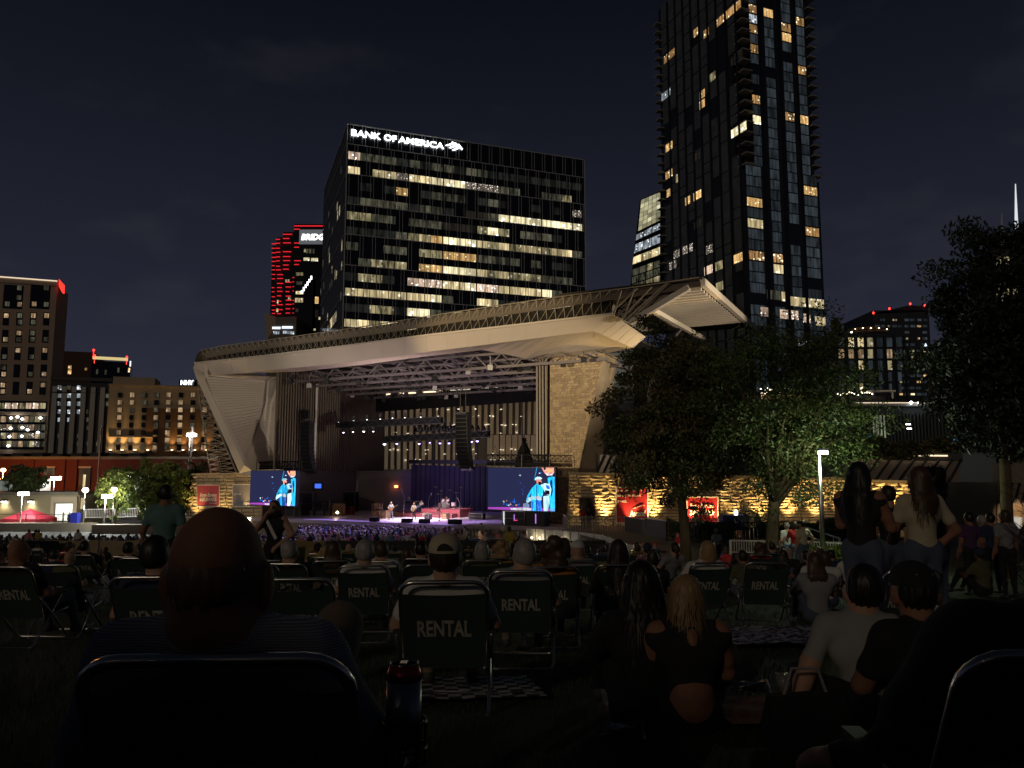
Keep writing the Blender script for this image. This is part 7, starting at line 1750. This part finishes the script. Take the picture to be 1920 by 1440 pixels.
p = Vector(on_lawn(513, 13)); e = MB(); e.slab((.14, .10, 1.42), (-.10, .155, 1.05), .055, .012, Vector((0, 1, 0))); 
o = e.build('bag_strap', cloth['white']); o.location = p; o.rotation_euler = (0, 0, PI - .15); tag(o, 'pale bag strap across the chest of the standing woman in black', 'strap')
person('stM', pose_stand(1.74, ell=(-.27, -.03, 1.12), elr=(.27, -.03, 1.12), hal=(-.28, .05, .90), har=(.30, .06, .90)), on_lawn(305, 10.6), .05, 'man in a teal tee standing with his back to the camera at left', h=.016, top='teal', bottom='black', skin=1, hair='short', haircol='black', w=1.15)
person('trA', pose_stand(1.66, ell=(-.2, .05, 1.14), hal=(-.12, .25, 1.16), elr=(.24, .08, 1.13), har=(.16, .30, 1.14), hc=(0, .03, 1.60)), on_lawn(1618, 7.0), -.75, 'woman in a black tank top with long dark hair standing in profile at right', h=.014, top='black', bottom='denim', skin=1, sleeve='none', hair='long', haircol='black')
person('trB', pose_stand(1.64, elr=(.34, -.04, 1.12), har=(.18, .03, .96), ell=(-.25, .06, 1.14), hal=(-.14, .24, 1.05)), on_lawn(1732, 7.2), .15, 'woman in a cream tee with one hand on her hip, seen from behind', h=.014, top='cream', bottom='denim', skin=1, legs='short', hair='long', haircol='brown', w=1.05)
person('trC', pose_stand(1.68), on_lawn(1757, 8.0), .7, 'person with big dark curly hair behind the woman in the cream tee', h=.016, top='black', bottom='denim', skin=2, hair='curly', haircol='black')
for (px, Y, tp_, hr_, hcx, lab) in ((1822, 13, 'purple', 'short', 'black', 'person in a dark plum top standing right of the curly haired woman'), (1846, 14.5, 'grey', 'short', 'grey', 'grey haired man standing second from the right edge group'), (1862, 13.5, 'navy', 'short', 'black', 'person in navy standing near the lit room at right'), (1890, 12, 'grey', 'bob', 'brown', 'long haired person at the right edge before the lit menu board'), (1345, 36, 'white', 'cap', 'grey', 'man in a bright white tee bending over by the white railing')):
    person('st_' + lab[:14], pose_stand(1.68), on_lawn(px, Y + (1.8 if Y < 20 else 0)), .1, lab, scale=.92 if Y < 20 else 1.0, h=.022, fingers=False, top=tp_, bottom='black', hair='short' if hr_ == 'cap' else hr_, haircol=hcx, skin=1, cap='white' if hr_ == 'cap' else None)
# raised terrace behind the black railing with two men at a bar table
xa, xb = at(1176, 1016, 44).x, at(1610, 1016, 44).x; zt_ = -4.12
b = MB(); b.box(((xa + xb) / 2 + 1, 44.4 + 8, zt_ - 1.2), (xb - xa + 6, 16, 2.4)); o = b.build('raised_terrace', m_conc); tag(o, kind='structure')
for (px, Y, tp_, lab) in ((1305, 46, 'cream', 'man in a pale shirt standing behind the railing left of the bar table'), (1398, 46, 'white', 'broad man in a white shirt at the bar table'), (1421, 46.6, 'cream', 'man in cream at the bar table beside the right trunk'), (1282 + 170, 47.5, 'black', 'dark clothed person beside the right tree trunk')):
    p = at(px, 1000, Y); person('stA', POSE['stA'], (p.x, Y, zt_), .2, lab, h=.034, k=.02, fingers=False, top=tp_, bottom='denim', hair='short', haircol='grey', scale=1.02)
p = at(1378, 1000, 47.5); e = empty('bar_table', (p.x, 47.5, zt_), 0, 'small blue topped bar table between the trunks', 'table'); b = MB(); b.box((0, 0, 1.05), (1.6, .7, .9)); b.build('table_cloth', M('blue_cloth', (.06, .08, .25), .8), e); b = MB(); b.lathe([(.1, 0), (.12, .2), (.05, .3)], (.1, 0, 1.5), 8); b.build('lantern', e_bulb2, e)
for k, px in enumerate((1094, 1104)):
    p = at(px, 990, 56.5); person('stA', POSE['stA'], (p.x, 56.5, zf), .3, ('person in dull red leaning on the platform railing', 'person in black beside the doorway on the platform')[k], h=.034, k=.02, fingers=False, top=('red', 'black')[k], bottom='denim', hair='bob', haircol='brown')
person('stA', POSE['stA'], on_lawn(1272, 35), PI * .6, 'red-lit woman at the tree trunk foot, red light put into her clothes', h=.034, k=.02, fingers=False, top='red', bottom='red', hair='short', haircol='brown', scale=.9)  # clothes coloured red to carry the red light on her
lamp('SPOT', at(1268, 995, 32), 30, (1, .45, .35), at(1272, 1030, 35), .1, 40, .8, 'woman_red_spot')  # reddish spot aimed at the woman, no source object behind it

for k, (px, Y, key_, tp_, hr_, hc_, lab) in enumerate((
    (1478, 26, 'stA', 'white', 'short', 'grey', 'man in white standing just left of the lamp post in the lawn crowd'),
    (1492, 25, 'stB', 'red', 'bob', 'brown', 'woman in a red top standing just left of the lamp post'),
    (1508, 24, 'stC', 'cream', 'short', 'black', 'person in cream standing at the lamp post foot'),
    (1515, 15, 'grC', 'black', 'short', 'dark', 'dark haired person in black sitting under the lamp post, knees up'),
    (1548, 12, 'grC', 'white', 'bob', 'brown', 'person in white with knees drawn up in front of the white railing'),
    (1470, 17, 'grA', 'black', 'long', 'dark', 'long haired person in black cross legged under the right tree'),
    (1560, 17, 'grA', 'navy', 'short', 'black', 'person in navy cross legged beside the woman in the black tank top'),
    (1395, 14, 'grA', 'olive', 'cap2', 'dark', 'person in olive sitting left of the sharp lettered chair'),
    (1260, 15, 'chB', 'grey', 'pony', 'dark', 'ponytailed person in grey sitting left of the left tree trunk'),
    (1225, 11, 'grA', 'black', 'bun', 'dark', 'person in black with a bun sitting right of the mustard sleeved woman'),
    (1672, 10, 'stA', 'black', 'short', 'dark', 'dark person seen between the two standing women'),
    (1530, 9.5, 'grC', 'grey', 'long', 'brown', 'person in grey with bent knees on the lit grass'))):
    person(key_, POSE[key_], on_lawn(px, Y), .1 + .2 * math.sin(k), lab, h=.026, fingers=False, detail=1, top=tp_, bottom='denim', hair='short' if hr_ == 'cap2' else hr_, haircol=hc_, skin=k % 2)
# --- blankets and things on the grass
def blanket(px, py, Y0, w_, d_, mat, label, seed, rz=0, amp=.02):
    p = at(px, py, Y0); e = MB(); n_ = 36; vs = []; 
    ca_, sa_ = math.cos(rz), math.sin(rz)
    for j in range(n_ + 1):
        for i in range(n_ + 1):
            x_, y_ = (i / n_ - .5) * w_, (j / n_ - .5) * d_; X, Y = x_ * ca_ - y_ * sa_, x_ * sa_ + y_ * ca_
            vs.append((x_ , y_, .05 + amp * (1 + mnoise.noise(Vector((x_ * 5 + seed, y_ * 5, 0)))) + ground_z(Y0 + Y) - ground_z(Y0)))
    e.add(vs, [(j * (n_ + 1) + i, j * (n_ + 1) + i + 1, (j + 1) * (n_ + 1) + i + 1, (j + 1) * (n_ + 1) + i) for j in range(n_) for i in range(n_)])
    o = e.build('blanket', mat, None, smooth=True); o.location = (p.x, Y0, ground_z(Y0)); o.rotation_euler = (0, 0, rz); tag(o, label, 'blanket'); return o
def check_mat(name, c1, c2, s, kind='check'):
    m = M(name, c1, .95); t = m.node_tree; b = t.nodes['Principled BSDF']; tcn = nd(t, 'ShaderNodeTexCoord')
    if kind == 'check': k = nd(t, 'ShaderNodeTexChecker'); k.inputs['Scale'].default_value = s; k.inputs['Color1'].default_value = c1 + (1,); k.inputs['Color2'].default_value = c2 + (1,); t.links.new(tcn.outputs['Object'], k.inputs['Vector']); t.links.new(k.outputs[0], b.inputs['Base Color'])
    else:
        k = nd(t, 'ShaderNodeTexNoise'); k.inputs['Scale'].default_value = s; r = nd(t, 'ShaderNodeValToRGB'); r.color_ramp.elements[0].position = .47; r.color_ramp.elements[1].position = .53
        r.color_ramp.elements[0].color = c1 + (1,); r.color_ramp.elements[1].color = c2 + (1,); t.links.new(tcn.outputs['Object'], k.inputs['Vector']); t.links.new(k.outputs[0], r.inputs[0]); t.links.new(r.outputs[0], b.inputs['Base Color'])
    return m
def px_ground(px, py):
    d = ray(px, py); t = -.93 / (d.z + .0935 * d.y); return d * t
q_ = px_ground(880, 1305); blanket(880, 1305, q_.y, .85, .75, check_mat('gingham', (.45, .45, .45), (.02, .02, .02), 13), 'black and white checked blanket on the grass in front of the cream cap man', 1, .15, .008)
q_ = px_ground(1455, 1205); blanket(1455, 1205, q_.y, 1.05, 1.5, check_mat('batik', (.02, .02, .06), (.42, .42, .50), 15, 'n'), 'navy and white batik blanket on the grass behind the seated group', 3, -.1, .03)
q_ = px_ground(1480, 1350); blanket(1480, 1350, q_.y, .9, .7, check_mat('red_weave', (.10, .008, .005), (.20, .03, .015), 30, 'n'), 'dark red woven blanket in front of the seated group', 5, .1, .015)
q_ = px_ground(1440, 1190)
def small(name, cat, label, px, py, fn, dy=0):
    q_ = px_ground(px, py); e = empty(name, (q_.x, q_.y, ground_z(q_.y) + .03), 0, label, cat); fn(e); return e
m_clear = M('clear_plastic', (.5, .5, .5), .1, var=.05); m_clear.node_tree.nodes['Principled BSDF'].inputs['Transmission Weight'].default_value = .8
def cup(e): b = MB(); b.lathe([(.032, 0), (.045, .12)], (0, 0, 0), 14); b.build('cup_wall', m_clear, e, smooth=True); b = MB(); b.lathe([(.030, .004), (.036, .05)], (0, 0, 0), 14); b.build('drink', M('amber_drink', (.35, .25, .1), .2), e)
small('plastic_cup', 'cup', 'clear plastic cup lying half full on the dark grass', 1142, 1345, cup)
small('plastic_cup', 'cup', 'clear cup standing at the edge of the red blanket', 1470, 1310, cup)
def bag(e): 
    b = MB(); rr = random.Random(3); vs = [(rr.uniform(-.14, .14), rr.uniform(-.08, .08), rr.uniform(0, .07)) for _ in range(26)]
    b.add(vs, [(i, (i + 5) % 26, (i + 11) % 26) for i in range(26)]); b.build('wrapper', m_clear, e)
small('food_wrapper', 'wrapper', 'crumpled clear wrapper on the grass below the cup', 1165, 1395, bag); small('food_wrapper', 'wrapper', 'crumpled clear bag behind the red blanket', 1410, 1308, bag); small('food_wrapper', 'wrapper', 'pale napkin on the grass left of the dark haired sitter', 1160, 1280, bag)
def tote(e): b = MB(); b.add([(-.2, -.1, 0), (.2, -.1, 0), (.2, .1, 0), (-.2, .1, 0), (-.17, -.03, .22), (.17, -.03, .24), (.17, .03, .24), (-.17, .03, .22)], [(0, 1, 5, 4), (1, 2, 6, 5), (2, 3, 7, 6), (3, 0, 4, 7), (4, 5, 6, 7)]); b.build('bag_body', cloth['black'], e); b = MB(); b.tube([(-.1, 0, .22), (-.06, 0, .34), (.06, 0, .34), (.1, 0, .22)], .008, 5); b.build('handle', cloth['grey'], e)
small('tote_bag', 'bag', 'dark bag on the red blanket near the bottom edge', 1515, 1410, tote)
# drink can in its holder, right of the nearest man's arm
cp = at(757, 1320, 1.62); e = empty('drink_can', (cp.x, cp.y, at(757, 1400, 1.62).z), 0, 'tall silver and red drink can in the chair side holder', 'can')
b = MB(); r_c = .0355; hC = .165; b.lathe([(.026, 0), (r_c, .012), (r_c, hC - .035)], (0, 0, 0), 24); b.mat(1); b.lathe([(r_c, hC - .035), (r_c, hC - .022), (.029, hC - .004)], (0, 0, 0), 24); b.mat(2); b.lathe([(.029, hC - .004), (.0295, hC), (.026, hC - .004)], (0, 0, 0), 24)
b.build('can_body', [M('can_silver', (.28, .28, .30), .35, metal=.8), M('can_red', (.35, .02, .02), .35, metal=.5), m_alu], e, smooth=True)
b = MB(); b.box((0, -.006, hC), (.014, .024, .003)); b.build('ring_pull', m_alu, e)
e2 = empty('cup_holder', (cp.x, cp.y, e.location.z - .03), 0, 'dark wire cup holder clipped to the nearest chair', 'cup holder')
b = MB()
for k in range(8): a = PI * 2 * k / 8; b.tube([(math.cos(a) * .045, math.sin(a) * .045, .08), (math.cos(a) * .043, math.sin(a) * .043, .0), (0, 0, -.015)], .0035, 5)
for z_ in (.08, .03): b.tube([(math.cos(t) * .046, math.sin(t) * .046, z_) for t in np.linspace(0, 2 * PI, 21)], .004, 5, False)
b.build('wire_basket', m_dmet, e2)

# --- the rest of the lawn audience
ar = random.Random(2024)
tops = ['black', 'white', 'grey', 'navy', 'olive', 'red', 'black', 'blue', 'grey', 'cream', 'pink', 'mustard']
hairs = [('short', 'dark'), ('short', 'black'), ('short', 'grey'), ('bob', 'brown'), ('long', 'dark'), ('long', 'blonde'), ('bob', 'black'), ('curly', 'brown'), ('bun', 'dark'), ('pony', 'brown'), ('bald', 'dark')]
hname = {'short': 'short haired', 'bob': 'bob haired', 'long': 'long haired', 'curly': 'curly haired', 'bun': 'bun wearing', 'pony': 'ponytailed', 'bald': 'bald'}
def zone(px):
    for lim, s in ((180, 'by the numbered tarp'), (345, 'by the creased tarp'), (480, 'behind the bald man head'), (640, 'in front of the mustard tarp'), (800, 'left of the cream cap'), (1030, 'below the right video screen'), (1200, 'in front of the raised platform'), (1370, 'in front of the left tree trunk'), (1530, 'in front of the right tree trunk'), (1700, 'beside the standing women'), (9999, 'under the dark tree')):
        if px < lim: return s
def rowname(Y): return 'near rows' if Y < 12 else 'middle rows' if Y < 22 else 'far rows' if Y < 34 else 'last rows'
occupied = [(c[0], c[1]) for c in CHAIRS] + [(on_lawn(px, Y)[0], Y) for px, Y in ((513, 13), (305, 10.6), (1618, 7), (1732, 7.2), (1757, 8))]
cnt = 0; tries = 0; seen = {}
while cnt < 118 and tries < 4000:
    tries += 1; Y = 9.0 + 33 * ar.random() ** .85; px = ar.uniform(-60, 1920) if ar.random() < .8 else ar.uniform(480, 1250)
    if 1500 < px < 1860 and Y < 12: continue
    if px > 1560 and Y > 22: continue
    if 1480 < px and Y > 27: continue
    x = at(px, 1040, Y).x
    if any((x - a) ** 2 + (Y - b_) ** 2 < .8 for a, b_ in occupied): continue
    occupied.append((x, Y)); cnt += 1
    tp_ = ar.choice(tops); hk, hcx = ar.choice(hairs); sk = ar.choice((0, 0, 0, 1, 1, 2)); rz = ar.uniform(-.15, .3); capc = ar.choice(('white', 'black', 'red', 'navy')) if hk == 'short' and ar.random() < .3 else None
    usec = ar.random() < .55 and px < 1500
    hh = .026 if Y < 14 else .038 if Y < 24 else .05
    kind = ar.choice(('chA', 'chB', 'chC', 'chD')) if usec else ar.choice(('grA', 'grC', 'grA', 'stA' if Y > 26 and ar.random() < .3 else 'grB'))
    verb = 'in a low chair' if usec else ('standing' if kind == 'stA' else 'sitting on the ground')
    capt = f' wearing a {capc} cap' if capc else ''
    lab = f'{hname[hk]} person in {tp_}{capt}, {verb}, {zone(px)}, {rowname(Y)}'; lab = lab if len(lab.split()) <= 16 else f'{hname[hk]} person in {tp_}, {zone(px)}, {rowname(Y)}'
    if usec: put_chair(px, Y - .0, rz, f'rental chair {zone(px)}, {rowname(Y)}', 'rental chairs ' + zone(px) + ' ' + rowname(Y))
    yc = Y + .25
    key = kind; person(key, POSE[kind], (x, yc, ground_z(yc)), rz + ar.uniform(-.2, .2), lab, group='lawn audience ' + lab[:40], h=hh, k=max(.014, hh * .5), fingers=False, detail=1 if Y < 20 else 0, top=tp_, bottom=ar.choice(('denim', 'black', 'khaki')), skin=sk, hair=hk, haircol=hcx, cap=capc, scale=ar.uniform(.93, 1.05))
# --- standing audience in front of the stage
frn = 0; GEOM = {}
stuff_v, stuff_f, stuff_m = [], [], []; nv0 = 0
tf_ = ['white', 'grey', 'blue', 'pink', 'cream', 'purple', 'black', 'red', 'teal', 'white', 'grey', 'navy']
vA = {k: surf(body_prims(POSE[k], fingers=False, detail=0) + [(*q[:3], 5) if q[0] == 'e' and len(q) == 4 else (*q[:3], 5, *q[4:]) if q[0] == 'e' else (*q[:5], 5) for q in hair_prims(POSE[k], hk)], .075, .03) for k, hk in (('stA', 'short'), ('stB', 'bob'), ('stC', 'long'))}
vS = surf(body_prims(POSE['chA'], fingers=False, detail=0) + hair_prims(POSE['chA'], 'short'), .09, .03)
pm2 = {}
rows_ = []
for r in range(11):
    Yr = 62.2 + r * 1.15
    pxa, pxb = 548, 1000 - r * 3
    xa_, xb_ = at(pxa, 1000, Yr).x, at(pxb, 1000, Yr).x; x = xa_
    while x < xb_:
        x += ar.uniform(.45, .95)
        yy = Yr + ar.uniform(-.4, .4)
        a_, c_ = stage_ac((x, yy, 0))
        if c_ > -3.6: continue
        if x > at(930, 1000, Yr).x and ar.random() < .6: continue
        rows_.append((yy, x))
rows_.sort()
pl_ = {'stA': 'short haired', 'stB': 'bob haired', 'stC': 'long haired'}
for yy, x in rows_:
    k_ = ar.choice(('stA', 'stA', 'stB', 'stC')); tp_ = ar.choice(tf_); sc_ = ar.uniform(.9, 1.04); rz = ar.uniform(.1, .9) - .2; haircol = ar.choice(('dark', 'black', 'brown', 'blonde', 'grey'))
    v, f, fm = vA[k_]
    if frn < 165:
        mk = (k_, tp_, haircol)
        if mk not in pm2: pm2[mk] = np_mesh('person', v, f, fm, [SK[0], cloth[tp_], cloth[ar.choice(('denim', 'black', 'khaki'))], m_shoe, m_eye, hairm[haircol]])
        o = link('person', pm2[mk], None, (x, yy, -6.6), (0, 0, rz), (sc_,) * 3); side = 'left part' if x < -14 else 'middle' if x < -7 else 'right part'
        tag(o, f'{haircol} {pl_[k_]} spectator in {tp_}, standing in the {side} of the stage crowd', 'person', f'standing crowd {side} {k_} {tp_} {haircol}'); frn += 1
    else:
        ca_, sa_ = math.cos(rz), math.sin(rz); vv = v * sc_; vv = np.stack([vv[:, 0] * ca_ - vv[:, 1] * sa_ + x, vv[:, 0] * sa_ + vv[:, 1] * ca_ + yy, vv[:, 2] - 6.6], 1)
        stuff_v.append(vv); stuff_f.append(f + nv0); m_ = fm.copy(); m_[fm == 1] = 6 + tf_.index(tp_) % 6; m_[fm == 5] = 5; stuff_m.append(m_); nv0 += len(v)
if stuff_v:
    me = np_mesh('crowd', np.concatenate(stuff_v), np.concatenate(stuff_f), np.concatenate(stuff_m), [SK[0], cloth['grey'], cloth['denim'], m_shoe, m_eye, hairm['brown'], cloth['white'], cloth['grey'], cloth['blue'], cloth['pink'], cloth['cream'], cloth['purple']])
    tag(link('crowd', me), 'densest far part of the standing crowd pressed against the stage edge', 'crowd', kind='stuff')
# --- seated crowd at the left
sv, sf, sm_ = [], [], []; nv0 = 0
for r in range(9):
    Yr = 58 + r * 1.3; x = at(-40, 1000, Yr).x
    while x < at(545, 1000, Yr).x:
        x += ar.uniform(.5, .8)
        if ar.random() < .12: continue
        v, f, fm = vS; s_ = ar.uniform(.95, 1.15); dy = ar.uniform(-.3, .3); sv.append(v * s_ + np.array([x, Yr + dy, ground_z(Yr + dy) + .15])); sf.append(f + nv0); m_ = fm.copy(); m_[fm == 1] = ar.choice((1, 6, 7, 8, 9)); sm_.append(m_); nv0 += len(v)
me = np_mesh('seated_crowd', np.concatenate(sv), np.concatenate(sf), np.concatenate(sm_), [hairm['dark'], cloth['black'], cloth['denim'], m_shoe, m_eye, hairm['dark'], cloth['grey'], cloth['navy'], cloth['white'], cloth['black']])
tag(link('seated_crowd', me), 'rows of seated spectators in reserved seats left of the stage', 'crowd', kind='stuff')
for k, (px, tp_) in enumerate(((55, 'pink'), (68, 'black'), (147, 'white'), (73, 'mustard'))):
    Y = 56.5; p = at(px, 990, Y); person('stA', POSE['stA'], (p.x, Y, ground_z(Y) + .4), .2, ('woman in pink standing above the left seats', 'person in black standing beside the woman in pink at left', 'person in white walking behind the seats at left', 'woman in mustard with raised hair at the left seats')[k], h=.05, k=.02, fingers=False, detail=0, top=tp_, bottom='denim', hair='bob', haircol='brown')
for k, px in enumerate((118, 129, 31, 88)):
    Y = 95 if k < 2 else 91; p = at(px, 978, Y); person('stA', POSE['stA'], (p.x, Y, -6.6), 2.0 + k, ('person in grey silhouetted in the bright doorway, left one', 'person in navy silhouetted in the bright doorway, right one', 'person standing left of the red tent', 'person standing right of the red tent')[k], h=.05, k=.02, fingers=False, detail=0, top='grey' if k == 0 else 'navy', bottom='black', hair='short', haircol='dark')
# stage-hands at the right below the stage
for k, (px, tp_) in enumerate(((903, 'grey'), (943, 'white'))):
    p = at(px, 1000, 68); person('stA', POSE['stA'], (p.x, 68, -6.1), -.4, ('security worker in grey seated high at the stage barrier', 'security worker in white at the right end of the stage barrier')[k], h=.05, k=.02, fingers=False, detail=0, top=tp_, bottom='denim', hair='short', haircol='dark')
railing('crowd_barrier', [G(885, 1012, 62), G(950, 1012, 61.5)], 1.1, 26, m_alu, 'steel crowd barrier at the right end of the standing crowd')
lamp('POINT', at(905, 1000, 63.5), 12, (1, .75, .45), None, .2, name='barrier_light')
